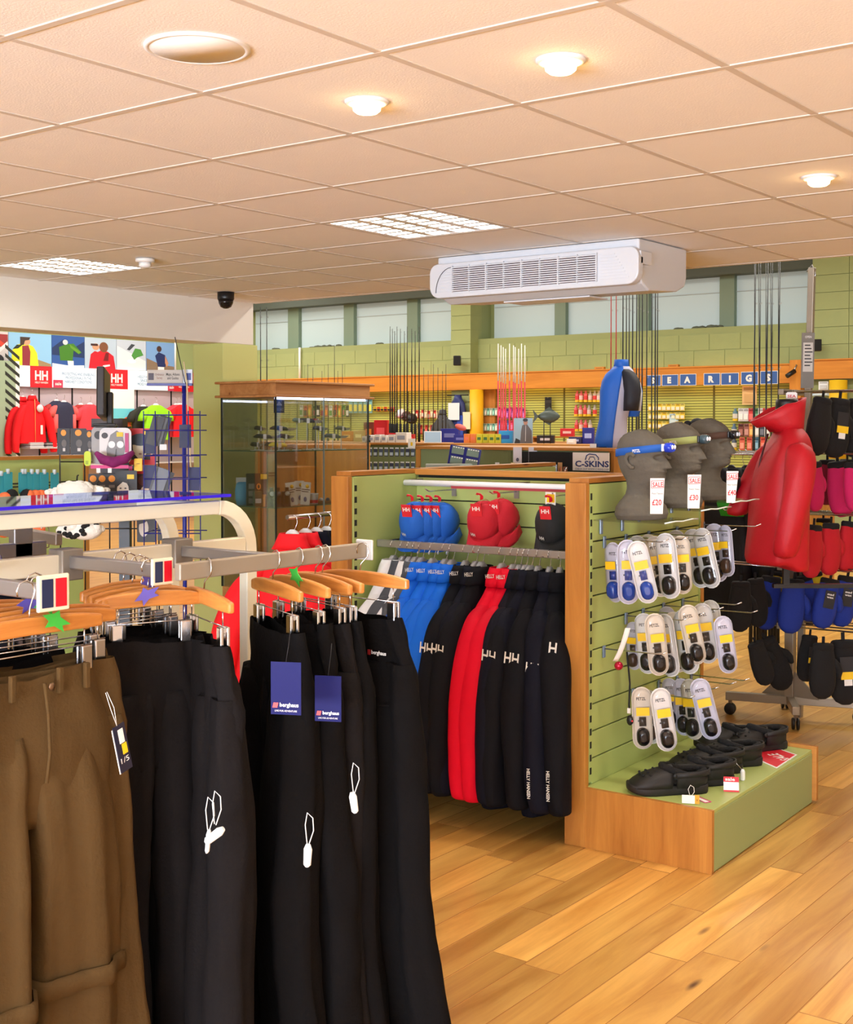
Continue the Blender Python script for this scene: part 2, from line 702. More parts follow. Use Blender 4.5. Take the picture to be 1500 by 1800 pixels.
# clerestory panes
edges = [(452, 513), (529, 611), (626, 722), (738, 795), (872, 981), (998, 1126), (1144, 1270), (1294, 1428)]
for n, (a, b) in enumerate(edges):
    x0, x1 = at(a, 600, y=16.6).x, at(b, 600, y=16.6).x
    w = struct(MB().box(x0 - .02, x1 + .02, 16.585, 16.6, 2.93, 3.72).build('window_%d' % (n + 1), PANEM))
    MB().box(x0, x1, 16.57, 16.585, 3.44, 3.452).build('glazing_bar', mat('pale bar', (182, 192, 194), .6), w)
    if b not in (795, 1428):
        xe = at(edges[n + 1][0], 600, y=16.56).x
        MB().box(x1, xe, 16.50, 16.6, 2.93, 3.72).build('window_post', MULL, w, bevel=.006)
struct(MB().box(-17, 5, 16.3, 16.6, 3.66, 3.95).build('trim_2', mat('dark eaves beam', (84, 92, 84), .7)))
# loose rubble lying on the wall ledge
rub = MB()
for a, b in ((484, 492), (540, 600), (664, 674), (1190, 1270)):
    for k in range(int((b - a) / 6) + 1):
        p = at(a + rr.random() * (b - a), 600, y=16.4)
        rub.ell((p.x, 16.4 + rr.uniform(-.05, .05), 2.96), (rr.uniform(.03, .09), .05, rr.uniform(.012, .035)), 6, 4)
o = rub.build('ledge_rubble', mat('dust grey', (96, 100, 84), .9))
o['kind'] = 'stuff'
tag(o, 'loose dusty rubble lying along the top ledge of the green block wall', 'rubble')
# pine fascia and its light behind
fas = struct(MB().box(-17.0, -6.17, 15.99, 16.02, 2.16, 2.395).build('trim_3', ORANGE))
MB().box(-17, -6.17, 15.975, 16.1, 2.395, 2.412).build('fascia_cap', ORANGE, fas)
fas2 = struct(MB().box(-6.02, 4.9, 15.95, 15.98, 2.20, 2.435).build('trim_4', ORANGE))
MB().box(-6.02, 4.9, 15.93, 16.1, 2.435, 2.452).build('fascia_cap', ORANGE, fas2)
struct(MB().box(-6.2, -6.05, 15.93, 16.06, 0, 2.452).build('trim_5', wood_mat('varnished pine post', (196, 120, 34), (222, 146, 52), 'Z', .7), bevel=.004))
LAMPW = mat('warm strip lamp', (255, 232, 150), .5, emit=7)
for x in (-15.6, -14.1, -12.4, -10.2, -8.7, -7.2):
    t = thing('strip_light', 'slim warm strip lamp hidden behind the fascia, %s from the hall corner' % {-15.6: 'first', -14.1: 'second', -12.4: 'third', -10.2: 'fourth', -8.7: 'fifth', -7.2: 'sixth'}[x], 'lamp', (x, 16.10, 2.29), 0, 'strip lamps behind the fascia')
    MB().tube([(-.6, 0, 0), (.6, 0, 0)], .016, 8).build('tube', LAMPW, t)
    MB().box(-.62, .62, .02, .05, -.03, .03).build('batten', WHITEP, t)
# slatwall boards on the back wall
pan = [(-16.2, -15.0), (-15.0, -13.8), (-13.8, -12.6), (-12.6, -11.5), (-10.9, -9.7), (-9.7, -8.5), (-8.5, -7.35), (-7.35, -6.2), (-6.0, -4.6)]
for a, b in pan:
    o = MB().box(a + .008, b - .008, 16.20, 16.24, .9, 2.2).build('slat_panel', SLATFAR, wb)
    MB().box(b - .02, b + .008, 16.195, 16.24, .9, 2.2).build('slotted_upright', mat('upright dark', (96, 92, 40), .5), wb)
# narrow doorway boards of warm pine in the middle of the slatwall
MB().box(-11.5, -10.9, 16.15, 16.2, .9, 2.16).build('pine_panel', wood_mat('pine door board', (180, 118, 54), (206, 142, 74), 'Z', .6), wb)
# conduit and small fittings
struct(MB().tube([(at(527, 620, y=16.2).x, 16.2, 2.95), (at(527, 620, y=16.2).x, 16.2, 2.41)], .02, 8).build('trim_6', WHITEPL))
struct(MB().tube([(-17.0, at(308, 650, x=-17).y, 3.2), (-17.0, at(308, 650, x=-17).y, 2.56)], .02, 8).build('trim_7', WHITEPL))


# ================================================================== CEILING FITTINGS
LAMP = mat('fluorescent diffuser', (248, 248, 248), .5, emit=13.5)
LOUV = mat('louvre white', (245, 243, 236), .3, emit=0)


def louvre_light(i, j, label):
    x, y = CX0 - .6 * j - .3, CY0 + .6 * i + .3
    t = thing('ceiling_light', label, 'ceiling light', (x, y, ZC), 0, 'square louvred ceiling lights')
    MB().box(-.297, .297, -.297, -.27, .002, .075).box(-.297, .297, .27, .297, .002, .075).box(-.297, -.27, -.27, .27, .002, .075).box(.27, .297, -.27, .27, .002, .075).build('frame', WHITEP, t)
    MB().box(-.27, .27, -.27, .27, .066, .074).build('diffuser', LAMP, t)
    for k in range(1, 4):
        q = -.27 + k * .135
        m = MB()
        m.prism([(-.022, .004), (.022, .004), (.004, .05), (-.004, .05)], .54, Matrix.Translation((q, 0, 0)))
        m.build('louvre_blade', LOUV, t)
    for k in range(1, 7):
        q = -.27 + k * .54 / 7
        m = MB()
        m.prism([(-.014, .006), (.014, .006), (.002, .045), (-.002, .045)], .54, Matrix.Translation((0, q, 0)) @ Matrix.Rotation(PI / 2, 4, 'Z'))
        m.build('cross_blade', LOUV, t)
    return t


louvre_light(4, 3, 'square louvred ceiling light just before the air conditioner')
louvre_light(4, 7, 'square louvred ceiling light beside the smoke detector, near the bulkhead')
for n, (i, j) in enumerate(sorted(PANEL_CELLS - {(4, 3), (4, 7)})):
    t = louvre_light(i, j, 'square louvred ceiling light out of view towards the shop front, %s of five' % ('first', 'second', 'third', 'fourth', 'fifth')[n])


def downlight(p, label):
    t = thing('downlight', label, 'ceiling light', (p.x, p.y, ZC), 0, 'round ceiling downlights')
    MB().lathe([(.060, .006), (.060, -.002), (.054, -.006), (.044, -.006), (.042, .004), (.046, .006)], 24, cap=False).build('rim', WHITEP, t)
    MB().lathe([(.038, .006), (.039, -.010), (.037, -.022), (.028, -.029), (.010, -.031), (.001, -.031)], 20).build('bulb', mat('warm bulb', (255, 206, 138), .4, emit=16), t)
    ld = bpy.data.lights.new('downlight_beam', 'SPOT')
    ld.energy = 26
    ld.color = (1, .88, .72)
    ld.spot_size = math.radians(100)
    ld.spot_blend = .8
    ld.shadow_soft_size = .04
    lo = bpy.data.objects.new('downlight_beam', ld)
    COL.objects.link(lo)
    lo.parent = t
    lo.location = (0, 0, -.06)
    return t


downlight(at(645, 180, z=ZC), 'glowing round downlight nearest the large round ceiling speaker')
downlight(at(986, 107, z=ZC), 'glowing round downlight in the middle of the ceiling, second of three')
downlight(at(1440, 312, z=ZC), 'glowing round downlight above the sea rigs end, by the right edge')
p = at(347, 86, z=ZC)
t = thing('ceiling_speaker', 'large round off-white flush speaker in a ceiling tile', 'speaker', p)
MB().lathe([(.122, .008), (.122, -.002), (.114, -.004), (.110, -.002)], 40, cap=False).build('rim', WHITEP, t)
MB().lathe([(.111, .004), (.111, -.002), (.001, -.0028)], 40).build('grille', mat('speaker cloth', (240, 236, 228), .8, bump=.2, bscale=900), t)
p = at(397, 514, z=ZC)
t = thing('dome_camera', 'small black dome security camera under the ceiling by the bulkhead', 'security camera', p)
MB().lathe([(.055, 0), (.055, -.04), (.052, -.05)], 20).build('housing', BLACK, t)
MB().lathe([(.05, -.05), (.047, -.07), (.035, -.095), (.015, -.105), (.001, -.107)], 20).build('dome', mat('smoked dome', (26, 20, 22), .08), t)
p = at(255, 455, z=ZC)
t = thing('smoke_detector', 'small white smoke detector on the ceiling beside the louvred light', 'smoke detector', p)
MB().lathe([(.05, 0), (.05, -.015), (.035, -.02)], 18).build('base', WHITEPL, t)
MB().lathe([(.032, -.02), (.032, -.04), (.02, -.047), (.001, -.048)], 18).build('head', WHITEPL, t)

# ---- air conditioner
x0, x1, y0, y1 = -3.98, -2.78, 5.34, 5.84
t = thing('air_conditioner', 'white ceiling-hung air conditioner with a slatted front grille', 'air conditioner', ((x0 + x1) / 2, y0, ZC - .002))
hw = (x1 - x0) / 2
ACW = mat('air conditioner white', (216, 219, 224), .35)
r = []
sec = [(0.0, 0.0), (.0, -.06), (.005, -.165), (.03, -.205), (.10, -.235), (.40, -.215), (.48, -.185), (.5, -.14), (.5, 0)]
for x in (-hw + .02, hw - .02):
    r.append([Vector((x, b, c)) for b, c in sec])
MB().loft(r, True, True, False).build('body', ACW, t, bevel=.008)
# front fascia with rounded ends
pts = []
for k in range(8):
    a = PI / 2 + PI / 2 * k / 7
    pts.append((-hw + .05 + .05 * math.cos(a), -.09 + .05 * math.sin(a)))
for k in range(8):
    a = PI + PI / 2 * k / 7
    pts.append((-hw + .06 + .06 * math.cos(a), -.155 + .06 * math.sin(a)))
for k in range(8):
    a = -PI / 2 + PI / 2 * k / 7
    pts.append((hw - .06 + .06 * math.cos(a), -.155 + .06 * math.sin(a)))
for k in range(8):
    a = PI / 2 * k / 7
    pts.append((hw - .05 + .05 * math.cos(a), -.09 + .05 * math.sin(a)))
fa = MB().prism(pts, .05, Matrix.Translation((0, -.02, 0))).build('front_fascia', ACW, t, bevel=.006)
gx0, gx1, gz0, gz1 = -hw + .15, hw - .215, -.188, -.062
MB().box(gx0, gx1, -.046, -.0445, gz0, gz1).build('grille_recess', mat('grille dark', (70, 40, 44), .7), t)
n = 12
for k in range(n):
    z = gz0 + (gz1 - gz0) * (k + .5) / n
    MB().box(gx0, gx1, -.056, -.046, z - .0028, z + .0028).build('grille_slat', ACW, t)
for k in range(9):
    x = gx0 + (gx1 - gx0) * k / 8
    w = .006 if k in (0, 2, 4, 6, 8) else .0025
    MB().box(x - w / 2, x + w / 2, -.059, -.046, gz0 - .004, gz1 + .004).build('grille_bar', ACW, t)
for sx, a, b in ((-1, -hw + .035, -hw + .14), (1, hw - .2, hw - .05)):
    for k in range(9):
        z = gz0 + (gz1 - gz0) * (k + .5) / 9
        ln = (1 - (k / 9) ** 2) if sx < 0 else (1 - (k / 9) * .75)
        if sx < 0:
            MB().box(b - (b - a) * math.sqrt(max(0.05, 1 - (k / 9) ** 2)), b, -.0475, -.045, z - .003, z + .003).build('fascia_rib', ACW, t)
        else:
            MB().box(a, a + (b - a) * (1 - .06 * k), -.0475, -.045, z - .003, z + .003).build('fascia_rib', ACW, t)
cv = [(-hw + .045 + .10 * (1 - math.cos(q)), -.05, gz0 + .0 + .125 * math.sin(q)) for q in [k * PI / 2 / 8 for k in range(9)]]
MB().tube(cv, .0016, 5).build('curved_seam', mat('seam dark', (60, 60, 70), .7), t)
MB().box(hw - .03, hw + .0, -.02, .09, -.12, -.06).build('side_latch', ACW, t, bevel=.003)
MB().box(-.25, .25, .12, .3, -.242, -.235).build('louvre_flap', mat('flap', (226, 228, 232), .3), t)

# ================================================================== DISPLAY GONDOLA (own frame: x along its front, y into the depth)
OX, OY = -2.402, 4.288
gon = thing('display_gondola', 'green slatwall display gondola with pine posts and a low plinth', 'display stand', G(OX, OY, 0), GA)


def gbox(name, x0, x1, y0, y1, z0, z1, m, parent=gon, bevel=.0015):
    return MB().box(x0 - OX, x1 - OX, y0 - OY, y1 - OY, z0, z1).build(name, m, parent, bevel=bevel)


# pine posts and caps
gbox('post', -2.402, -2.314, 4.288, 4.318, 0, 1.385, PINE)
gbox('post', -3.560, -3.468, 4.288, 4.318, 0, 1.385, PINE)
gbox('top_cap', -3.55, -2.33, 4.79, 4.86, 1.378, 1.405, PINE_X)
gbox('top_cap', -3.555, -3.475, 4.318, 6.1, 1.386, 1.405, PINE_Y)
gbox('top_cap', -2.402, -2.318, 4.318, 5.40, 1.384, 1.403, PINE_Y)
# panels
gbox('wing_panel', -3.535, -3.472, 4.335, 6.09, .05, 1.383, GREEN)
gbox('wing_core', -2.392, -2.336, 4.318, 5.36, .05, 1.383, GREEN)
for k in range(12):
    z1 = 1.365 - .104 * k
    z0 = max(z1 - .0985, .1)
    gbox('slat_board', -3.472, -2.402, 4.800, 4.815, z0, z1, GREEN, bevel=.002)
gbox('back_core', -3.472, -2.402, 4.815, 4.85, .05, 1.378, DARKSLOT, bevel=0)
for k in range(12):
    z1 = 1.3655 - .104 * k if k else 1.380
    z0 = 1.261 - .104 * k + .0055
    z0 = max(z0, .229)
    if z1 - z0 > .01:
        gbox('slat_board', -2.336, -2.318, 4.352, 5.352, z0, z1, GREEN, bevel=.002)
gbox('slat_backing', -2.338, -2.330, 4.345, 5.352, .23, 1.382, DARKSLOT, bevel=0)
gbox('pine_edge', -2.40, -2.31, 5.362, 5.392, .0, 1.384, PINE)


def slotted(name, x0, x1, y0, y1, face):
    st = gbox(name, x0, x1, y0, y1, .24, 1.38, GREEN, bevel=0)
    z = .27
    m = MB()
    while z < 1.36:
        if face == 'x':
            m.box(x1 - .002 - OX, x1 + .0006 - OX, y0 + .006 - OY, y1 - .006 - OY, z, z + .026)
        z += .05
    m.build('slot_holes', DARKSLOT, st)


slotted('slotted_upright', -2.336, -2.314, 4.320, 4.346, 'x')
slotted('slotted_upright', -2.336, -2.314, 5.353, 5.364, 'x')
slotted('slotted_upright', -3.475, -3.462, 4.321, 4.350, 'x')
# plinth
gbox('plinth_front', -2.402, -1.803, 4.290, 4.310, .0, .2285, PINE, bevel=.001)
gbox('plinth_top', -2.336, -1.806, 4.310, 5.36, .214, .2285, GREEN)
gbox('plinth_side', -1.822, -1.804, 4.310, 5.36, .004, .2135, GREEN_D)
gbox('plinth_end', -2.402, -1.786, 5.362, 5.385, .012, .242, PINE_X)
# rails
gbox('hang_rail', -3.468, -2.404, 4.492, 4.518, 1.068, 1.100, STEEL, bevel=.003)
gbox('rail_arm', -3.455, -3.440, 4.518, 4.80, 1.072, 1.095, mat('dark steel', (66, 66, 66), .5, .5))
gbox('rail_arm', -2.43, -2.415, 4.518, 4.80, 1.072, 1.095, MATS['dark steel'])
MB().tube([(-3.466 - OX, 4.70 - OY, 1.345), (-2.404 - OX, 4.70 - OY, 1.345)], .0135, 12).build('top_rail', WHITEP, gon)  # chrome rail in white, its bright reflection put into the colour
MB().box(-3.2 - OX, -2.42 - OX, 4.683 - OY, 4.686 - OY, 1.326, 1.337).build('red_reflection', mat('painted reflection red', (168, 60, 70), .4), gon)  # red reflection along the underside of the rail, painted as a thin strip
for x in (-3.44, -2.87):
    gbox('rail_bracket', x - .006, x + .006, 4.70, 4.80, 1.34, 1.36, STEEL)

# ------------------------------------------------------------------ garments on hangers
FAB = {
    'blue': mat('blue shell fabric', (22, 98, 208), .62, noise=.08, nscale=9, bump=.5, bscale=28, spec=.12),
    'red': mat('red shell fabric', (214, 8, 40), .65, noise=.06, nscale=9, bump=.5, bscale=28, spec=.12),
    'black': mat('black shell fabric', (15, 15, 20), .75, noise=.12, nscale=9, bump=.6, bscale=28, spec=.12),
    'navy': mat('navy shell fabric', (17, 18, 30), .75, noise=.12, nscale=9, bump=.6, bscale=28, spec=.12),
    'white': mat('pale grey shell fabric', (222, 222, 224), .65, noise=.06, nscale=9, bump=.5, bscale=28, spec=.12),
    'grey': mat('charcoal shell fabric', (74, 76, 82), .7, noise=.08, nscale=9, bump=.5, bscale=28, spec=.12),
    'coral': mat('bright red fleece', (236, 36, 44), .7, noise=.06, nscale=9, bump=.5, bscale=28, spec=.12),
}
HANGP = mat('grey plastic hanger', (150, 150, 152), .4)
REFL = mat('reflective print', (226, 226, 222), .4)


def cring(cx, cy_, z, rx, ry, n=24, fold=0.0, kf=5, ph=0.0, sq=.75, dz=None):
    """oval thin in x, wide in y; folds push along x"""
    out = []
    for i in range(n):
        t = 2 * PI * i / n
        ct, st = math.cos(t), math.sin(t)
        ct2 = math.copysign(abs(ct) ** sq, ct)
        st2 = math.copysign(abs(st) ** sq, st)
        k = fold * (math.sin(kf * st * 2.2 + ph + (0 if ct > 0 else 1.9)) + .5 * math.sin(kf * 1.9 * st * 2.2 - ph))
        zz = z + (dz(st2) if dz else 0)
        out.append(Vector((cx + (rx + k) * ct2, cy_ + ry * st2, zz)))
    return out


def densify(rings):
    out = []
    for i in range(len(rings) - 1):
        a, b = rings[i], rings[i + 1]
        p, q = rings[max(i - 1, 0)], rings[min(i + 2, len(rings) - 1)]
        out.append(a)
        out.append([(x * 9 + y * 9 - w - z) / 16 for w, x, y, z in zip(p, a, b, q)])
    out.append(rings[-1])
    return out


def jacket_meshes(seed, length=.94, sleeve=.68):
    r = random.Random(seed)
    ph = r.uniform(0, 6)
    body = MB()
    lv = [(-.100, .030, .056), (-.122, .036, .072), (-.155, .042, .102), (-.205, .050, .145), (-.265, .056, .182), (-.34, .060, .208), (-.42, .062, .220),
          (-.50, .062, .230), (-.64, .060, .238), (-.78, .058, .246), (-length + .012, .056, .25), (-length, .048, .246)]
    rings = []
    for k, (z, tx, wy) in enumerate(lv):
        f = .004 + .010 * min(1, max(0, (-z - .2) / .5))
        rings.append(cring(0, 0, z, tx, wy, 28, f, 3.1, ph + z * 1.3, .8))
    body.loft(densify(rings), True, False)
    col = MB()
    rc = [cring(0, 0, -.062, .040, .058, 20, .002, 3, ph, .9), cring(0, -.004, -.085, .044, .066, 20, .003, 3, ph, .9), cring(0, -.006, -.112, .047, .078, 20, .003, 3, ph, .9), cring(0, -.004, -.135, .040, .095, 20, .002, 3, ph, .9)]
    col.loft(rc, False, False)
    sl = []
    for sg in (-1, 1):
        m = MB()
        fw = r.uniform(.01, .04)
        path = [(-.20, .125, .022), (-.235, .165, .052), (-.29, .206, .070), (-.38, .250, .078), (-.50, .292, .076), (-.64, .322, .072), (-.77, .340, .066), (-.88, .350, .060), (-.172 - sleeve - .09, .350, .052)]
        rg = []
        for k, (z, y, rd) in enumerate(path):
            rg.append(cring(fw * k / 4 + .010, sg * y, z, rd * .78, rd, 16, .006, 2.5, ph + k * 1.1, .95))
        m.loft(densify(rg), True, True)
        sl.append(m)
    return body, col, sl


JCACHE = {}


def jacket(name, color, label, loc, rotz, group, variant=0, length=.94, print_=None, hanger=HANGP, z_hook=0.022, cat='jacket', fab=None):
    fm = FAB[color] if fab is None else fab
    t = thing(name, label, cat, loc, rotz, group)
    key = (variant, length, color)
    if key not in JCACHE:
        b, c, s = jacket_meshes(variant, length)
        JCACHE[key] = [crumple(b.mesh('body'), .012, (7, 9, 4.5), variant), crumple(c.mesh('collar'), .004, (9, 9, 9), variant)] + [crumple(q.mesh('sleeve'), .010, (8, 8, 5), variant + i) for i, q in enumerate(s)]
    ms = JCACHE[key]
    link('body', ms[0], fm, t, sub=1)
    link('collar', ms[1], fm, t, solid=.006)
    link('sleeve', ms[2], fm, t, sub=1)
    link('sleeve', ms[3], fm, t, sub=1)
    if 'hook' not in JCACHE:
        pts = [(0, 0, -.085), (0, 0, -.045)] + [(0, -.0 + .020 * math.sin(a), .000 - .022 * math.cos(a) + .0) for a in [k * 1.35 * PI / 8 for k in range(9)]]
        pts = [(0, 0, -.085), (0, .002, -.06), (0, .016, -.035), (0, .024, -.012), (0, .021, .008), (0, .008, .021), (0, -.008, .021), (0, -.021, .008), (0, -.022, -.006)]
        JCACHE['hook'] = MB().tube(pts, .0018, 6).mesh('hook')
        w = MB()
        w.loft([cring(0, 0, -.045, .010, .012, 12), cring(0, 0, -.06, .013, .030, 12), cring(0, 0, -.085, .014, .046, 12), cring(0, 0, -.12, .012, .06, 12)])
        JCACHE['hang'] = w.mesh('hanger')
    hk = ('hang', hanger.name)
    if hk not in JCACHE:
        c = JCACHE['hang'].copy()
        c.materials.clear()
        JCACHE[hk] = c
    hg = link('hanger', JCACHE[hk], hanger, t)
    link('hook', JCACHE['hook'], CHROME, hg)
    if print_:
        for s, w, h, pos, rt, up in print_:
            text(s, REFL, t, frame(pos, rt, up), w, h, .02)
    return t


HHP = ('HH', .06, .045, (.03, -.325, -.37), (1, .05, -.10), (.1, 0, 1))
COLP = ('HELLY', .05, .016, (.0, -.086, -.092), (1, -.1, .12), (0, .0, 1))
SLP = ('HELLY HANSEN', .115, .013, (.045, -.405, -.82), (0, .05, -1), (1, 0, 0))
hooks = [692, 709, 720.5, 730.7, 741.3, 761, 782.7, 794.7, 818.7, 836, 846.7, 882.7, 902.7, 914, 924, 933, 946.7, 962, 976]
cols = ['white', 'grey', 'white', 'grey', 'blue', 'blue', 'blue', 'blue', 'black', 'navy', 'black', 'red', 'red', 'navy', 'black', 'navy', 'black', 'navy', 'black']
names = {'white': 'pale grey', 'grey': 'charcoal', 'blue': 'bright blue', 'black': 'black', 'navy': 'dark navy', 'red': 'red'}
ords = ['first', 'second', 'third', 'fourth', 'fifth', 'sixth', 'seventh', 'eighth', 'ninth', 'tenth', 'eleventh', 'twelfth', 'thirteenth', 'fourteenth', 'fifteenth', 'sixteenth', 'seventeenth', 'eighteenth', 'nineteenth', 'twentieth']
jr = random.Random(11)
for k, (u, cn) in enumerate(zip(hooks, cols)):
    p = gat(u, 955 + (u - 692) * .062, y=4.505)
    x = p.x
    pr = None
    if cn in ('blue', 'red'):
        pr = [COLP]
    elif k in (8, 10):
        pr = [HHP, COLP]
    elif k in (14, 16):
        pr = [HHP]
    elif k in (17,):
        pr = [('HH', .05, .04, (.03, -.318, -.40), (1, .05, -.1), (.1, 0, 1)), SLP]
    elif k == 18:
        pr = [SLP, ('H', .03, .045, (.04, -.305, -.32), (1, .05, -.1), (.1, 0, 1))]
    sw = jr.uniform(-.10, .04)
    if k >= 16:
        sw = (.12, .22, .30)[k - 16]
        x += (.0, .012, .022)[k - 16]
    jacket('hanging_jacket', cn, '%s %s jacket, %s from the inner corner on the gondola rail' % (names[cn], 'waterproof', ords[k]), G(x, 4.505, 1.079), GA + sw, 'jackets on the gondola rail', variant=k % 4, length=(.92, .95, .90, .94)[k % 4] + (.045 if k > 12 else 0), print_=pr)
# paper leaflet tag hanging low among the jackets
p = G(-3.02, 4.30, .24)
t = thing('swing_ticket', 'black swing ticket with a white mark hanging low beside the red jackets', 'tag', p, GA - .3)
MB().box(-.022, .022, -.001, .001, -.05, .05).build('card', BLACKINK, t)
text('HH', REFL, t, frame((0, -.0015, .035), (1, 0, 0), (0, 0, 1)), .026, .014, .02)
MB().tube([(0, 0, .05), (.002, .004, .14)], .0008, 4).build('thread', BLACKINK, t)

# ------------------------------------------------------------------ caps on pegs
CAPM = {'blue': mat('cap cotton blue', (22, 96, 196), .8, bump=.3, bscale=300), 'red': mat('cap cotton red', (190, 18, 40), .8, bump=.3, bscale=300), 'black': mat('cap cotton black', (24, 25, 28), .8, bump=.3, bscale=300)}
KC = {}


def cap(color, label, loc, rotz, tagrot):
    t = thing('baseball_cap', label, 'cap', loc, 0, 'caps on the gondola pegs', rot=(.62, 0, rotz))
    fm = CAPM[color]
    cr = MB()
    rings = []
    for k in range(9):
        a = PI / 2 * k / 8
        ra = math.cos(a) ** .8
        rings.append([Vector((.076 * max(ra, .03) * math.cos(q), (.092 if math.sin(q) > 0 else .094) * max(ra, .03) * math.sin(q), .118 * math.sin(a) ** .9 + .012 * math.cos(q * 2) * (1 - k / 8))) for q in [2 * PI * i / 24 for i in range(24)]])
    cr.loft(rings, True, True)
    o = cr.build('crown', fm, t)
    MB().ell((0, 0, .121), (.008, .008, .005), 8, 4).build('button', fm, o)
    for q in range(3):
        a = PI / 3 * q + PI / 6
        MB().tube([(.0775 * math.cos(b) ** .8 * math.cos(a) if math.cos(b) > 0 else 0, .0945 * (abs(math.cos(b)) ** .8) * math.sin(a) * (1 if math.cos(b) > 0 else -1), .1195 * max(0, math.sin(b)) ** .9) for b in [PI * (i + .8) / 13.6 for i in range(13)] if math.cos(b) > 0], .0009, 4).build('seam', fm, o)
    br = MB()
    rows = []
    for k in range(5):
        s = k / 4
        row = []
        for i in range(13):
            q = PI + PI * i / 12
            cx_, sy_ = math.cos(q), math.sin(q)
            ext = s * .072 * abs(sy_) ** .5
            row.append(Vector((cx_ * (.076 + .004 * s), sy_ * .093 - ext, .004 - .035 * s * (cx_ ** 2) - .012 * s)))
        rows.append(row)
    br.loft(rows, False, False, True, False)
    b = br.build('brim', fm, t, solid=.003)
    MB().box(.052, .056, -.150, -.105, -.03, -.022).build('reflective_piping', REFL, b)
    text('HH', REFL, t, frame((-.022, -.0935, .03), (1, -.28, 0), (0, .1, 1)), .022, .016, .03, name='logo')
    # swing tag and hook
    tg = MB().box(-.024, .024, -.001, .001, -.028, .028).build('swing_tag', REDC, t, mw=frame((.0, -.045, .125), (1, 0, 0), (.15, .35, 1)) @ Matrix.Rotation(-PI / 2, 4, 'X'))
    text('HH', WHITE, tg, frame((0, -.0016, .006), (1, 0, 0), (0, 0, 1)), .034, .018, .03)
    hk = MB()
    hk.prism([(.0, -.02), (.014, -.012), (.016, .004), (.006, .016), (-.012, .018), (-.017, .008), (-.008, .006), (-.004, .010), (.003, .006), (.001, -.006)], .003)
    hk.build('plastic_hook', REDC, t, mw=Matrix.Translation((.004, .01, .155)) @ Matrix.Rotation(tagrot, 4, 'Y'))
    return t


def capat(u, v, y):
    p_ = gat(u, v, y=y)
    return G(p_.x, p_.y, p_.z + .012)


cap('blue', 'bright blue cap with a small white logo, front one of the four on the peg', capat(736, 930, 4.62), GA + .12, .1)
for k in range(3):
    cap('blue', 'bright blue cap tucked behind others on the peg, %s from the panel' % ('third', 'second', 'first')[k], capat(752 + 14 * k, 931, 4.655 + .03 * k), GA + .18 + .03 * k, .1)
cap('red', 'dark red cap with a small white logo, front one of two on the peg', capat(856, 930, 4.62), GA + .15, .15)
cap('red', 'dark red cap hanging behind the front red cap', capat(884, 926, 4.685), GA + .2, .1)
cap('black', 'black cap with a small white logo half hidden by the pine post', capat(976, 936, 4.62), GA + .15, .1)
for x in (-3.26, -2.93, -2.62):
    t = thing('peg_hook', 'chrome slatwall peg holding the %s' % {-3.26: 'blue caps', -2.93: 'red caps', -2.62: 'black cap'}[x], 'hook', G(x, 4.80, 1.315), GA)
    MB().tube([(0, 0, 0), (0, -.20, 0), (0, -.23, .012)], .003, 6).build('wire', CHROME, t)
    MB().box(-.012, .012, -.006, 0, -.03, .01).build('backplate', STEEL, t)
t = thing('price_ticket', 'white price ticket with yellow sticker on the black cap', 'tag', G(*gat(968, 878, y=4.58)), GA - .3)
MB().box(-.03, .03, -.001, .001, -.03, .03).build('card', WHITE, t)
MB().box(-.02, .025, -.002, -.001, -.012, .022).build('sticker', YELLOW, t)
MB().box(-.031, .031, -.0015, .0, -.034, -.026).build('red_border', REDC, t)

# ================================================================== TROUSER RACK
RX = -2.407
RS = .88        # rack and its garments scaled about the camera; rack coordinates already hold it
rack = thing('clothes_rack', 'cream tubular four-way clothes rack with a blue-edged glass top', 'clothes rack', (RX - .15, 1.76, 0))
RO = Vector((RX - .15, 1.76, 0))


def rb(name, m, parent=rack, bevel=.003):
    def f(mb):
        mb.v = [tuple(Vector(q) - RO) for q in mb.v]
        return mb.build(name, m, parent, bevel=bevel)
    return f


for xf in (RX, RX - .30):
    # arched upright: up from the floor, over a curved shoulder into the top bar
    ys, R_ = 2.407, .115
    path = [(xf, ys, 0.06), (xf, ys, 1.393 - R_)]
    for k in range(1, 9):
        a = PI / 2 * k / 8
        path.append((xf, ys - R_ + R_ * math.cos(a), 1.393 - R_ + R_ * math.sin(a)))
    rings = []
    pts = [Vector(p) for p in path]
    for i, p in enumerate(pts):
        tdir = (pts[min(i + 1, len(pts) - 1)] - pts[max(i - 1, 0)]).normalized()
        nrm = Vector((1, 0, 0)).cross(tdir)
        rings.append([p + Vector((1, 0, 0)) * sx * .015 + nrm * sn * .0185 for sx, sn in ((-1, -1), (1, -1), (1, 1), (-1, 1))])
    m = MB()
    m.loft(rings, True, True, False)
    rb('upright', CREAM)(m)
    rb('top_bar', CREAM)(MB().bar((xf, ys - R_, 1.393), (xf, .75, 1.393), .030, .034))
    rb('upright', CREAM)(MB().bar((xf, .9, .06), (xf, .9, 1.36), .030, .037, (0, 1, 0)))
    rb('cross_rail', CREAM if xf == RX else STEEL)(MB().bar((xf, .75, 1.289 if xf == RX else 1.296), (xf, ys - (.02 if xf == RX else .42), 1.289 if xf == RX else 1.296), .027, .045 if xf == RX else .036))
    rb('foot', CREAM)(MB().bar((xf, .75, .04), (xf, 2.5, .04), .05, .04))
for y in (.9, 2.407):
    rb('end_tie', CREAM)(MB().bar((RX, y, .10), (RX - .30, y, .10), .03, .04))
    rb('end_tie', CREAM)(MB().bar((RX, y - .12, 1.393), (RX - .30, y - .12, 1.393), .027, .027))
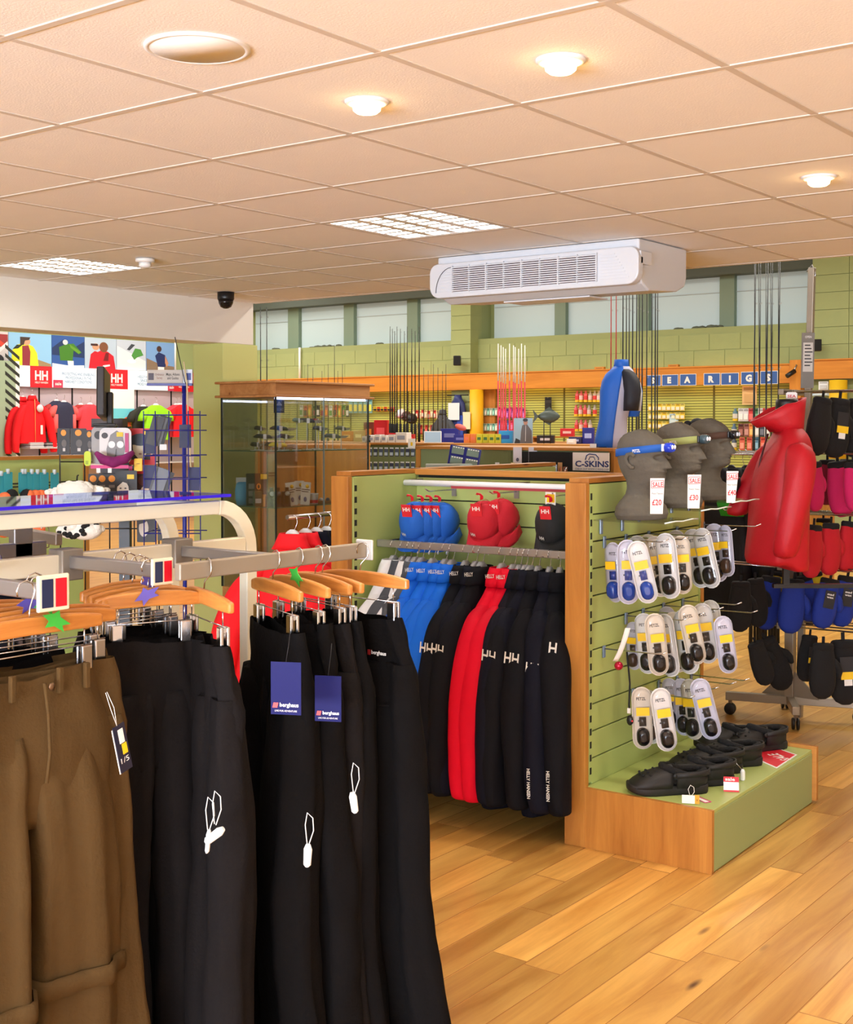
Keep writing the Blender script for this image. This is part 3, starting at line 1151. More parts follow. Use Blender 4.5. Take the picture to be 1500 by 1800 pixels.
rb('inner_upright', STEEL)(MB().bar((RX - .30, 1.92, .06), (RX - .30, 1.92, 1.36), .027, .053, (0, 1, 0)))
BLUEGLASS = glass_mat('blue tinted glass', (150, 165, 240), .22, .02)
gt = MB()
gt.box(RX - .32, RX + .031, .75, 2.31, 1.4205, 1.4275)
gt.v = [tuple(Vector(q) - RO) for q in gt.v]
gl = gt.build('glass_top', BLUEGLASS, rack)
BLUEEDGE = mat('blue glass edge', (46, 20, 190), .15, emit=.15)
e = MB().box(RX + .031, RX + .034, .75, 2.313, 1.4202, 1.4278).box(RX - .32, RX + .031, 2.31, 2.313, 1.4202, 1.4278)
e.v = [tuple(Vector(q) - RO) for q in e.v]
e.build('glass_edge', BLUEEDGE, gl)
BRK = mat('bracket taupe', (140, 130, 118), .4, .3)
for y in (1.47, 1.826, 2.16):
    rb('arm_bracket', BRK)(MB().box(RX - .025, RX + .027, y - .029, y + .029, 1.252, 1.323))
rb('front_arm', STEEL)(MB().bar((RX + .02, 1.47, 1.292), (-1.98, 1.47, 1.292), .02, .03))
rb('front_arm', STEEL)(MB().bar((RX + .02, 1.826, 1.294), (-2.086, 1.826, 1.294), .02, .03))
rb('front_arm', STEEL)(MB().bar((RX + .02, 2.16, 1.292), (-2.05, 2.16, 1.292), .02, .027))
rail = rb('side_rail', TAUPE)(MB().bar((-2.05, 1.84, 1.292), (-2.05, 2.455, 1.292), .02, .037))
rb('rail_end_plate', mat('pale plate', (196, 192, 186), .4))(MB().box(-2.077, -2.023, 2.455, 2.461, 1.267, 1.318))
rb('back_arm', STEEL)(MB().bar((RX - .32, 2.05, 1.31), (RX - .65, 2.05, 1.328), .02, .03))
rb('arm_end_plate', STEEL)(MB().box(RX - .66, RX - .65, 2.024, 2.076, 1.292, 1.354))
for k in range(4):
    x = RX - .62 + .08 * k
    rb('spare_hook', CHROME, bevel=0)(MB().tube([(x, 2.038, 1.336), (x, 2.05, 1.347), (x, 2.062, 1.336), (x, 2.064, 1.31), (x + .01, 2.054, 1.288), (x + .005, 2.04, 1.284)], .0014, 5))
# size plates on the arm ends: navy and red windows in a cream frame
for y, x, s in ((1.47, -1.98, .97), (1.826, -2.086, .81)):
    pl = rb('arm_end_plate', CREAM)(MB().box(x, x + .008, y - .036 * s, y + .036 * s, 1.292 - .034 * s, 1.292 + .036 * s))
    mat('navy plastic', (28, 40, 74), .35)
    m = MB().box(x + .008, x + .0095, y - .028 * s, y - .003 * s, 1.292 - .026 * s, 1.292 + .028 * s)
    m.v = [tuple(Vector(q) - RO) for q in m.v]
    m.build('navy_window', MATS['navy plastic'], pl)
    m = MB().box(x + .008, x + .0095, y + .003 * s, y + .028 * s, 1.292 - .026 * s, 1.292 + .028 * s)
    m.v = [tuple(Vector(q) - RO) for q in m.v]
    m.build('red_window', mat('red plastic', (208, 20, 40), .35), pl)

# ------------------------------------------------------------------ trousers
HWOOD = wood_mat('beech hanger', (168, 98, 38), (206, 138, 66), 'Y', 2.0, .35, False)
FABT = {
    'olive': mat('olive cotton', (80, 60, 34), .8, noise=.1, nscale=12, bump=.35, bscale=120, spec=.08),
    'black': mat('black brushed cotton', (15, 13, 13), .9, noise=.15, nscale=10, bump=.35, bscale=120, spec=.08),
    'black2': mat('lighter black cotton', (25, 22, 22), .9, noise=.15, nscale=10, bump=.35, bscale=120, spec=.08),  # lighter variant of the black, raised slightly for highlights on the cloth
}
TC = {}
LEGR = {}


def trouser_meshes(seed, hw, length, flare, elastic):
    r = random.Random(seed)
    ph = r.uniform(0, 6)
    n = 40
    top = -.165
    body = MB()
    rings = []
    zs = [top, top - .010, top - .02, top - .035, top - .038, top - .055, top - .075, top - .10, top - .125, top - .15, top - .175, top - .20, top - .23, top - .26, top - .285, top - .31]
    for k, z in enumerate(zs):
        s = (top - z) / .31
        w = hw * (.80 if elastic else .93) + (hw * .20 if elastic else hw * .12) * min(1, s * 1.6) + .02 * s
        f = (.010 if elastic else .007) + .006 * s
        kf = (7.5 if elastic else 2.6) * (1 - .5 * s)
        tp_ = 1 - max(0, (s - .5)) * 1.1
        rings.append(cring(.010 * math.sin(ph + 3 * s), 0, z, (.026 + .022 * s) * tp_, w * (1 - .25 * max(0, s - .5)), n, f, kf, ph, .7, (lambda q: -.012 * (1 - abs(q)) + .006 * math.sin(3 * q + ph))))
    body.loft(rings, False, True)
    legs = []

    def legring(sg, s, grow=0.0, n_=36):
        z = top - .13 - (length - .13) * s
        cyy = sg * (hw * .50 + .035 * s * flare + .004 * math.sin(5 * s + ph))
        w = hw * .52 + .030 * flare * s - .012 * math.sin(PI * s)
        tx = .040 + .02 * min(1, 4 * s)
        cxx = .012 * math.sin(2.2 * s * PI + ph + sg) + .010 * sg * math.sin(ph)
        if s < .05:
            w *= .90 + 2 * s
            tx *= .72 + 5.6 * s
        return cring(cxx, cyy, z, tx + grow, w + grow, n_, .009 + .006 * s, 2.6, ph + sg + .9 * s, .8)
    for sg in (-1, 1):
        m = MB()
        rg = [legring(sg, k / 30) for k in range(31)]
        m.loft(rg, True, False)
        legs.append(m)
    return body, legs, legring


def trousers(name, color, label, loc, rotz, group, seed=0, hw=.20, length=1.02, flare=1.0, elastic=False, hl=.36, hang_tw=0.0, ribbon=None, cat='trousers', hz=0.0):
    t = thing(name, label, cat, loc, rotz, group)
    t.scale = (RS, RS, RS)
    key = (seed, hw, length, flare, elastic, color)
    if key not in TC:
        b, lg, lr = trouser_meshes(seed, hw, length, flare, elastic)
        TC[key] = (crumple(b.mesh('seat'), .007, (9, 14, 5), seed), [crumple(q.mesh('leg'), .009, (8, 11, 3.2), seed + i) for i, q in enumerate(lg)], lr)
    b, lg, lr = TC[key]
    LEGR[t.name] = lr
    st = link('seat', b, FABT[color], t)
    for q in lg:
        link('leg', q, FABT[color], t)
    # wooden clip hanger
    m = MB()
    N = 9
    rg = []
    for k in range(N):
        s = -1 + 2 * k / (N - 1)
        h = .019 - .006 * s * s * s * s
        zc = -.068 - .010 * s * s + hz
        xo = .012 * (1 - s * s)
        rg.append([Vector((xo + a, s * hl / 2, zc + c)) for a, c in ((-.008, -h), (.008, -h), (.008, h), (-.008, h))])
    m.loft(rg, True, True, False)
    hg = m.build('hanger_bar', HWOOD, t, bevel=.005, rotz=hang_tw)
    MB().tube([(.012, 0, -.055), (.010, .004, -.03), (0, .018, -.012), (0, .024, .004), (0, .018, .020), (0, .003, .027), (0, -.014, .022), (0, -.021, .008), (0, -.019, -.004)], .0019, 6).build('hook', CHROME, hg)
    for sg in (-1, 1):
        y = sg * (hl / 2 - .05)
        MB().tube([(.004, y, -.085 + hz), (.004, y, -.128)], .0018, 6).build('clip_stem', CHROME, hg)
        MB().box(.006, .016, y - .014, y + .014, -.180, -.128).box(-.010, -.001, y - .014, y + .014, -.175, -.128).build('clip', CHROME, hg, bevel=.003)
        MB().tube([(.003, y - .012, -.135), (.003, y + .012, -.135)], .006, 8).build('clip_spring', CHROME, hg)
    MB().tube([(.004, -hl / 2 + .03, -.128), (.004, hl / 2 - .03, -.128)], .0017, 6).build('clip_rod', CHROME, hg)
    if ribbon:
        rm, pos, ang, s = ribbon
        m = MB()
        m.prism([(-.03, .012), (.0, .017), (.012, .024), (.016, .010), (.045, -.004), (.024, -.008), (.03, -.022), (.004, -.010), (-.02, -.014), (-.012, .0)], .0012)
        m.build('size_ribbon', rm, hg, mw=Matrix.Translation(pos) @ Matrix.Rotation(PI / 2, 4, 'Z') @ Matrix.Rotation(ang, 4, 'Y') @ Matrix.Scale(s, 4))
    return t


RGREEN = mat('green ribbon', (58, 176, 62), .5)
RPURP = mat('purple ribbon', (96, 84, 176), .5)
# near arm: olive walking trousers, width along the frame
AX = [-2.011, -2.055, -2.108, -2.16, -2.218, -2.28]
oliv = []
for k, x in enumerate(AX):
    rib = (RGREEN, (.028, .05, -.062), .15, 1.0) if k == 0 else (RPURP, (.02, -.03, -.04), -.3, .9) if k == 2 else (RGREEN, (.02, 0, -.03), .3, 1.0) if k == 1 else None
    lab = ['olive zip-off walking trousers at the front of the near arm, with a navy swing tag', 'olive trousers hanging second on the near arm', 'olive trousers hanging third on the near arm',
           'black trousers hanging fourth on the near arm', 'black trousers hanging fifth on the near arm', 'black trousers hanging last on the near arm by the frame'][k]
    oliv.append(trousers('hanging_trousers', 'olive' if k < 3 else 'black', lab, (x, 1.435 + (.0, .06, .09, .03, .035, .035)[k], 1.292), (.02, -.10, -.16, -.1, -.05, -.08)[k], 'trousers on the near arm', seed=20 + k, hw=.195, length=1.24, flare=1.7, hl=.40, hang_tw=(.0, .05, .12, .1, -.05, .1)[k], ribbon=rib))
o1 = oliv[0]
# knee zip bands, fly and pocket of the front olive pair
lr = LEGR[o1.name]
for sg in (-1, 1):
    m = MB()
    m.loft([lr(sg, q, g_) for q, g_ in ((.475, .004), (.478, .011), (.495, .013), (.512, .012), (.515, .004))], False, False)
    crumple(m.build('knee_zip_flap', FABT['olive'], o1).data, .004, (8, 11, 3.2), 20)
MB().tube([(.046, .012, -.185), (.053, .016, -.25), (.060, .014, -.33), (.062, .004, -.39)], .004, 6).build('fly_edge', FABT['olive'], o1)
MB().tube([(.050, -.105, -.215), (.058, -.135, -.26), (.060, -.150, -.33)], .003, 6).build('pocket_edge', FABT['olive'], o1)
for y in (-.13, -.06, .06, .13):
    MB().box(.030, .042, y - .006, y + .006, -.215, -.16).build('belt_loop', FABT['olive'], o1, bevel=.002)
MB().lathe([(.008, 0), (.008, .003), (.001, .004)], 12).build('button', mat('bronze button', (110, 84, 60), .4, .5), o1, mw=Matrix.Translation((.045, .03, -.195)) @ Matrix.Rotation(PI / 2, 4, 'Y'))
# swing tag of the olive pair
p = at(215, 1312, x=-1.915)
t = thing('swing_ticket', 'navy swing ticket with white barcode and yellow price on the olive trousers', 'tag', p, .15)
t.scale = (RS, RS, RS)
MB().box(-.001, .001, -.017, .017, -.056, .050).build('card', mat('navy tag', (24, 28, 52), .4), t)
MB().box(-.004, -.0025, -.018, .014, -.058, .044).build('white_leaf', WHITE, t)
MB().box(.001, .0016, -.006, .009, .008, .04).build('barcode_label', WHITE, t)
MB().box(.001, .0018, -.002, .012, -.018, .006).build('price_sticker', YELLOW, t)
text('1/5', WHITE, t, frame((.0014, .0, -.030), (0, 1, 0), (0, 0, 1)), .024, .012)
MB().tube([(0, -.004, .05), (-.004, -.008, .09), (-.014, -.004, .125)], .0008, 4).build('loop', WHITE, t)
MB().tube([(0, -.004, .05), (-.002, .000, .09), (-.014, .000, .125)], .0008, 4).build('loop', WHITE, t)
t.rotation_euler = (math.radians(14), 0, .1)

# middle arm: black pull-on trousers
for k, x in enumerate([-2.12, -2.16, -2.20, -2.253, -2.306]):
    rib = (RPURP, (.03, -.02, -.062), -.7, .9) if k == 0 else (RPURP, (.01, 0, -.035), .5, .8) if k == 1 else None
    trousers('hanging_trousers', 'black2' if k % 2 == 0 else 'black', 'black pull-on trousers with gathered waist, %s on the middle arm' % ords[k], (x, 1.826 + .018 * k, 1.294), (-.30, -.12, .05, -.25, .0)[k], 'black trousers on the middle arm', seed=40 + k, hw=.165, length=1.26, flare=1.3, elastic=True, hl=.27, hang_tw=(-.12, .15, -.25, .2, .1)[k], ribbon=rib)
# side rail: black trousers, facing the aisle end-on
us = [366, 486, 526, 560, 572, 618]
tr = []
for k, u in enumerate(us):
    y = at(u, 975, x=-2.05).y
    rib = (RGREEN, (.025, .02, -.045), .1, 1.1) if k == 2 else None
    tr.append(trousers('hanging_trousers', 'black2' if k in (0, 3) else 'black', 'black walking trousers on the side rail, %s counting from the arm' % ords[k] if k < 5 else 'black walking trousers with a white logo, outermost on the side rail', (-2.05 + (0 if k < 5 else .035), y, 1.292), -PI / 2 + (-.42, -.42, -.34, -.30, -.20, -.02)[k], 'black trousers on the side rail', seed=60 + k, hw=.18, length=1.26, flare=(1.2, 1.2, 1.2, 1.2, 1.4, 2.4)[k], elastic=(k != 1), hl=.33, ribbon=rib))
lastt = tr[-1]
text('berghaus', WHITE, lastt, frame((.062, .112, -.262), (0, 1, 0), (0, 0, 1)), .052, .014, .02)
MB().box(.061, .063, .073, .082, -.269, -.255).build('logo_badge', mat('logo red', (150, 26, 30), .5), lastt)
MB().tube([(.068, .05, -.40), (.070, .11, -.402), (.066, .15, -.398)], .0015, 5).build('pocket_seam', FABT['black'], lastt)
# blue swing cards
for (u, v, lab, s, yy) in ((503, 1210, 'large royal blue swing card with white logo hanging on the black trousers', .88, 1.93), (577, 1228, 'royal blue swing card partly hidden between black trousers', .80, 2.08)):
    p = at(u, v, y=yy)
    t = thing('swing_card', lab, 'tag', p, .45, 'royal blue swing cards')
    ROYAL = mat('royal blue card', (10, 9, 78), .5, spec=.15)
    MB().box(-.037 * s, .037 * s, -.001, .001, -.062 * s, .062 * s).build('card', ROYAL, t)
    text('berghaus', WHITE, t, frame((.008 * s, -.0016, -.040 * s), (1, 0, 0), (0, 0, 1)), .046 * s, .0125 * s, .02)
    MB().prism([(-.033 * s, -.046 * s), (-.021 * s, -.046 * s), (-.018 * s, -.034 * s), (-.030 * s, -.034 * s)], .001, Matrix.Translation((0, -.0016, 0))).build('logo_badge', mat('logo badge', (196, 60, 60), .5), t)
    text('LIVE FOR ADVENTURE', WHITE, t, frame((0, -.0016, -.053 * s), (1, 0, 0), (0, 0, 1)), .054 * s, .0042 * s)
    MB().tube([(0, 0, .062 * s), (.003, .01, .09), (.0, .03, .115)], .0007, 4).build('thread', BLACKINK, t)
# white security tags on wire loops
for u, v, lab, yy, ang in ((378, 1468, 'white security tag on a wire loop low on the middle black trousers', 1.735, .9), (541, 1503, 'white security tag hanging straight down on the side-rail trousers', 1.925, .05), (622, 1410, 'white security tag with curled wire near the outer black trousers', 2.13, -.15), (366, 1478, 'thin white security tag edge-on beside the wire-loop tag', 1.745, .1)):
    p = at(u, v, y=yy)
    t = thing('security_tag', lab, 'security tag', p, .5, 'white security tags')
    s = .6 if 'thin' in lab else 1
    m = MB()
    m.loft([ring(0, 0, z, rx * s, .005, 12) for z, rx in ((-.024, .004), (-.020, .008), (.012, .009), (.022, .005))])
    m.build('body', WHITEPL, t, mw=Matrix.Rotation(ang, 4, 'Y'))
    MB().tube([(.002, 0, .020), (.012, .002, .05), (.010, .004, .075), (-.002, .006, .085), (-.006, .004, .06), (-.001, 0, .022)], .0012, 5).build('wire_loop', WHITEPL, t)
# black fleece on the far side of the rack
jacket('hanging_fleece', 'black', 'black fleece hanging behind the trousers inside the rack', (-2.62, 1.80, 1.275), 1.2, None, variant=2, length=.75, cat='fleece')

# ================================================================== HEADS ON ACRYLIC SHELVES
FOAM = mat('grey foam', (92, 86, 76), .95, noise=.14, nscale=40, bump=.6, bscale=90)


def head_mesh():
    """foam bust, faces +x, base at z = 0, about 0.345 m tall"""
    prof = [  # z, front x, back x, half width
        (.000, .075, -.090, .125), (.020, .078, -.095, .140), (.045, .070, -.092, .135), (.065, .055, -.085, .110), (.080, .040, -.078, .080), (.095, .036, -.070, .064),
        (.115, .038, -.066, .057), (.130, .046, -.066, .056), (.142, .070, -.068, .056), (.150, .080, -.072, .057), (.160, .084, -.078, .060), (.170, .083, -.084, .063), (.178, .085, -.088, .066), (.186, .088, -.092, .068),
        (.194, .084, -.095, .070), (.204, .084, -.098, .072), (.214, .085, -.101, .0735), (.226, .084, -.103, .075), (.240, .083, -.105, .0765), (.255, .087, -.106, .078), (.270, .086, -.106, .0785), (.288, .080, -.103, .077),
        (.305, .068, -.095, .072), (.320, .050, -.082, .062), (.332, .028, -.062, .046), (.340, .006, -.036, .026), (.344, -.012, -.018, .006)]
    m = MB()
    n = 48

    def itp(z):
        for a, b in zip(prof, prof[1:]):
            if a[0] <= z <= b[0]:
                t = (z - a[0]) / (b[0] - a[0])
                t = t * t * (3 - 2 * t) * .5 + t * .5
                return [a[i] + (b[i] - a[i]) * t for i in range(4)]
        return list(prof[-1])

    def gs(x, c, s):
        return math.exp(-((x - c) / s) ** 2)
    rings = []
    N = 86
    for k in range(N + 1):
        z = .344 * k / N
        _, fx, bx, hw = itp(z)
        cx = fx * .35 + bx * .65 + .02
        rg = []
        for i in range(n):
            t = 2 * PI * i / n
            ct, st = math.cos(t), math.sin(t)
            ex = .85 if z > .13 else 1.0
            x = cx + (fx - cx if ct > 0 else cx - bx) * math.copysign(abs(ct) ** ex, ct)
            y = hw * math.copysign(abs(st) ** .9, st)
            if ct > 0 and z > .14:
                # nose, brow, eye sockets, lips, chin
                w = gs(y, 0, .011)
                ns = 0
                if .190 < z < .247:
                    q = (z - .190) / .057
                    ns = .038 * (1 - q) ** .9 if q > .10 else .038 * q / .10
                x += w * ns
                x += .009 * gs(z, .252, .008) * gs(abs(y), .028, .02)
                x -= .020 * gs(z, .236, .011) * gs(abs(y), .030, .013)
                x += .009 * gs(z, .180, .005) * gs(y, 0, .020)
                x += .007 * gs(z, .170, .005) * gs(y, 0, .018)
                x -= .008 * gs(z, .175, .0025) * gs(y, 0, .02)
                x += .006 * gs(z, .153, .008) * gs(y, 0, .018)
                x += .004 * gs(z, .215, .012) * gs(abs(y), .042, .014)
            # ears
            e = gs(x, -.012, .014) * gs(z, .222, .022)
            y += math.copysign(.014 * e, st) * (abs(st) > .8)
            rg.append(Vector((x, y, z)))
        rings.append(rg)
    m.loft(rings)
    # ear rims
    return m.mesh('head')


HM = head_mesh()
EAR = MB()
for sg in (-1, 1):
    EAR.tube([(-.004, sg * .076, .200), (-.012, sg * .084, .199), (-.023, sg * .090, .212), (-.029, sg * .093, .230), (-.023, sg * .093, .247), (-.007, sg * .090, .251), (.003, sg * .084, .240)], .008, 8)
EARM = EAR.mesh('ear')
pos = [(-2.175, 4.50, 1.246), (-2.175, 4.83, 1.275), (-2.175, 5.14, 1.292)]
hl = ['grey foam display head wearing a bright blue headlamp, nearest the pine post', 'grey foam display head wearing a pale green headlamp, between the other two', 'grey foam display head wearing a dark orange-brown headlamp, farthest along']
bands = [((18, 84, 170), 'bright blue strap headlamp on the nearest foam head', (30, 60, 190)), ((150, 160, 96), 'pale green strap headlamp on the middle foam head', (60, 80, 90)), ((74, 52, 44), 'dark brown strap headlamp on the farthest foam head', (30, 30, 34))]
for k in range(3):
    x, y, z = pos[k]
    a = GA - .04
    t = thing('foam_mannequin', hl[k], 'mannequin head', G(x, y, z), a, 'foam display heads')
    hd = link('head', HM, FOAM, t)
    link('ears', EARM, FOAM, t)
    col, lab, lampc = bands[k]
    h = thing('headlamp', lab, 'headlamp', G(x, y, z + .262), a, 'headlamps worn by the foam heads')
    m = MB()
    rg = []
    for zz, off in ((-.014, .004), (-.014, .006), (.014, .006), (.014, .004)):
        r_ = []
        for i in range(40):
            q = 2 * PI * i / 40
            cx = -.010
            fx, bx, hw = .087 + off, -.106 - off, .0785 + off
            r_.append(Vector(((fx - cx if math.cos(q) > 0 else cx - bx) * math.copysign(abs(math.cos(q)) ** .85, math.cos(q)) + cx, hw * math.copysign(abs(math.sin(q)) ** .9, math.sin(q)), zz + .012 * math.cos(q))))
        rg.append(r_)
    rg.append(rg[0])
    m.loft(rg, False, False)
    m.build('strap', mat('strap %d' % k, col, .7), h)
    m = MB()
    m.loft([[Vector((xx, yy * s, zz * s + .012)) for yy, zz in [(.026 * math.cos(q), .019 * math.sin(q)) for q in [2 * PI * i / 16 for i in range(16)]]] for xx, s in ((.090, .8), (.095, 1), (.115, 1), (.124, .8))])
    lp = m.build('lamp_housing', mat('lamp plastic %d' % k, lampc, .2), h)
    for yy in (-.010, .010):
        MB().ell((.124, yy, .014), (.005, .008, .009), 10, 6).build('lens', mat('lamp lens', (214, 222, 236), .08), lp)
    MB().box(.085, .096, -.030, .030, -.002, .026).build('mount', WHITEPL if k == 0 else BLACK, h, bevel=.003)
    text('PETZL', WHITE, h, frame((.012, -.086, .0), (1, -.02, .07), (0, 0, 1)), .034, .011, .02)
    # acrylic shelf with two slot brackets
    s = thing('acrylic_shelf', ['clear acrylic shelf under the blue headlamp head', 'clear acrylic shelf under the green headlamp head', 'clear acrylic shelf under the brown headlamp head'][k], 'shelf', G(-2.318, y, z - .006), GA, 'clear acrylic head shelves')
    MB().box(.004, .30, -.15, .15, 0, .005).build('plate', CLEARP, s)
    MB().tube([(.30, -.15, .003), (.305, -.07, .006), (.303, 0, .002), (.305, .08, .006), (.30, .15, .003)], .003, 6).build('polished_edge', mat('acrylic edge', (222, 236, 232), .1), s)
    for yy in (-.09, .09):
        MB().box(.002, .010, yy - .010, yy + .010, -.055, .002).build('bracket', mat('acrylic blue grey', (120, 140, 166), .2), s, bevel=.003)
# sale cards standing on the shelf fronts
for k, (u, v, pr, nm) in enumerate(((1156, 872, '£20', 'Tikkina'), (1221, 864, '£30', 'Tikka'), (1288, 856, '£40', 'Tactikka'))):
    p = gat(u, v, x=-2.02)
    t = thing('price_card', 'white sale card with red price in front of the %s foam head' % ('nearest', 'middle', 'farthest')[k], 'price card', G(p.x, p.y, p.z - .065), GA + .55, 'white sale cards')
    m = MB()
    w = (.026, .026, .024)[k]
    m.prism([(-w, 0), (w * (.75 if k < 2 else .45), 0), (w, .13), (-w, .13)], .0015)
    m.build('card', WHITE, t)
    text('SALE', REDINK, t, frame((0.001, -.0016, .107), (1, 0, .03), (0, 0, 1)), .038, .018, .02)
    fr = MB()
    for a, b in (((-.022, .094), (.022, .096)), ((-.022, .120), (.022, .122)), ((-.022, .094), (-.022, .120)), ((.022, .096), (.022, .122))):
        fr.tube([(a[0], -.0016, a[1]), (b[0], -.0016, b[1])], .0009, 4)
    fr.build('stamp_border', REDINK, t)
    text('Petzl ' + nm, BLACKINK, t, frame((0, -.0016, .074), (1, 0, 0), (0, 0, 1)), .040, .006)
    text(pr, REDINK, t, frame((-.002, -.0016, .042), (1, 0, 0), (0, 0, 1)), .034, .022, .02)

# ================================================================== HEADLAMP BLISTER PACKS
CARD_M = [mat('pack card white', (232, 230, 228), .5), mat('pack card cream', (226, 214, 196), .5), mat('pack card lilac', (206, 204, 222), .5)]
DARKLAMP = [mat('lamp black', (24, 20, 22), .25), mat('lamp blue', (20, 60, 150), .25), mat('lamp brown', (60, 42, 34), .3)]
PK = {}


def pill(w, h, n=9):
    o = []
    for k in range(n):
        a = PI * k / (n - 1)
        o.append((w * math.cos(a), h - w + w * math.sin(a)))
    for k in range(n):
        a = PI + PI * k / (n - 1)
        o.append((w * math.cos(a), -h + w + w * math.sin(a)))
    return o


def pack(label, loc, rotz, lean, ci, li, s=1.0):
    t = thing('headlamp_pack', label, 'headlamp pack', loc, 0, 'boxed headlamps on slatwall pegs', rot=(0, lean, rotz))
    t.scale = (s, s, s)
    if not PK:
        PK['card'] = [MB().prism(pill(.036, .112), .0015, Matrix.Translation((0, 0, -.105))).mesh('card') for _ in CARD_M]
        m = MB()
        m.loft([[Vector((a[0] * q, -d, a[1] * (.9 + .1 * q) - .105)) for a in pill(.033, .107)] for q, d in ((1, .001), (1, .012), (.8, .018), (.3, .019))], False, True)
        PK['blister'] = m.mesh('blister')
        m = MB()
        m.loft([[Vector((a[0] * q, -d, a[1] * q - .170)) for a in pill(.022, .032)] for q, d in ((1, .002), (1, .020), (.8, .030), (.4, .034))], False, True)
        PK['lamp'] = [m.mesh('lamp') for _ in DARKLAMP]
        PK['strap'] = [MB().loft([[Vector((x, -.004 - y, z)) for x, y in ((-.012, 0), (.012, 0), (.012, .010), (-.012, .010))] for z in (-.132, -.10)]).mesh('strap') for _ in DARKLAMP]
        PK['sticker'] = MB().box(-.023, .024, -.0215, -.0205, -.093, -.064).mesh('price_sticker')
        PK['dots'] = MB().box(-.016, -.011, -.0026, -.001, -.118, -.113).box(-.003, .003, -.0026, -.001, -.119, -.112).mesh('spec_dots')
        m = MB()
        m.tube([(-.012, 0, -.012), (-.009, 0, -.004), (0, 0, .0), (.009, 0, -.004), (.012, 0, -.012)], .004, 5)
        PK['euro'] = m.mesh('hang_hole')
    link('card', PK['card'][ci], CARD_M[ci], t)
    link('blister', PK['blister'], CLEARP, t)
    lp = link('lamp', PK['lamp'][li], DARKLAMP[li], t)
    link('strap', PK['strap'][li], DARKLAMP[li], lp)
    link('price_sticker', PK['sticker'], YELLOW, t)
    link('spec_dots', PK['dots'], BLACKINK, t)
    text('PETZL', BLACKINK, t, frame((-.002, -.0015, -.036), (1, 0, 0), (0, 0, 1)), .034, .011, .02)
    return t


rows = [
    # (row, u0, v0, u1, v1, x, card, lamp, turn)
    ('top', [(235, 230, 265, 640, -2.25, 2, 1, 1.25), (340, 212, 350, 655, -2.17, 2, 1, .35), (400, 222, 500, 645, -2.12, 0, 1, .45), (410, 180, 420, 560, -2.26, 0, 0, .5), (490, 170, 500, 540, -2.26, 1, 0, .5), (530, 186, 590, 600, -2.19, 1, 0, .40), (610, 165, 660, 610, -2.11, 0, 0, .7), (690, 140, 705, 520, -2.26, 0, 0, .5), (720, 182, 745, 580, -2.09, 1, 0, .15),
             (800, 135, 885, 530, -2.20, 0, 0, .5), (868, 128, 965, 528, -2.12, 0, 0, .95), (960, 95, 1000, 490, -2.15, 2, 0, .5), (1040, 105, 1075, 450, -2.10, 2, 2, 1.3)]),
    ('middle', [(380, 800, 390, 1110, -2.26, 2, 2, .9), (455, 740, 495, 1150, -2.20, 0, 0, .55), (530, 742, 575, 1165, -2.11, 1, 0, .2), (600, 745, 670, 1165, -2.15, 0, 0, 1.0), (620, 690, 650, 1040, -2.26, 2, 0, .5), (665, 730, 715, 1140, -2.18, 1, 0, .45), (735, 715, 800, 1145, -2.12, 0, 0, .8), (765, 680, 850, 1085, -2.09, 1, 0, .2), (870, 668, 930, 1075, -2.12, 0, 0, .3), (930, 645, 990, 1035, -2.17, 0, 2, .6), (1020, 760, 1075, 1145, -2.02, 2, 0, .25)]),
    ('bottom', [(440, 1270, 455, 1690, -2.17, 1, 0, .3), (500, 1290, 525, 1650, -2.20, 0, 2, 1.0), (570, 1278, 635, 1705, -2.08, 0, 0, .2), (640, 1205, 665, 1540, -2.24, 2, 0, .6), (725, 1208, 755, 1590, -2.19, 2, 0, .5), (785, 1212, 830, 1615, -2.15, 1, 0, .95), (850, 1210, 955, 1615, -2.08, 2, 0, .45)]),
]
cn_ = {0: 'white', 1: 'cream', 2: 'lilac-tinted'}
for rn, lst in rows:
    for k, (a, b, c, d, x, ci, li, turn) in enumerate(lst):
        u0, v0, u1, v1 = 1020 + a / 4.09, 900 + b / 4.09, 1020 + c / 4.09, 900 + d / 4.09
        p = gat(u0, v0, x=x)
        q = gat(u1, v1, x=x)
        dist = (G(p.x, p.y, p.z) - Vector((0, 0, EYE))).length
        s = math.hypot(u1 - u0, v1 - v0) * dist / FPX / .215
        lean = math.atan2(u1 - u0, v1 - v0)
        pack('%s blister pack with %s headlamp, %s from the pine post in the %s row' % (cn_[ci], ('black', 'blue', 'brown')[li], ords[k], rn), G(p.x, p.y, p.z), GA + .52 - turn * .6 + (.25 if turn < .5 else 0), -lean, ci, li, min(1.2, max(.85, s)))
# pegs
k = 0
for rn, lst in (('top', [(1062, 948), (1100, 944), (1140, 938), (1190, 930), (1236, 922)]), ('middle', [(1100, 1082), (1130, 1074), (1166, 1064), (1200, 1056), (1230, 1070)]), ('bottom', [(1112, 1215), (1158, 1200), (1190, 1192), (1215, 1186)]), ('single', [(1061, 1140)])):
    for n_, (u, v) in enumerate(lst):
        p = gat(u, v, x=-2.316)
        t = thing('peg_hook', '%s slatwall peg %s' % ('wire', 'carrying the whistle leash' if rn == 'single' else '%s along the %s row of headlamp packs' % (ords[n_], rn)), 'hook', G(p.x, p.y, p.z), GA, 'wire pegs on the slatwall')
        MB().box(0, .006, -.010, .010, -.035, .012).build('backplate', MATS['acrylic blue grey'], t, bevel=.002)
        MB().tube([(.004, 0, 0), (.24, 0, .002), (.27, 0, .014)], .0026, 6).build('wire', CHROME, t)
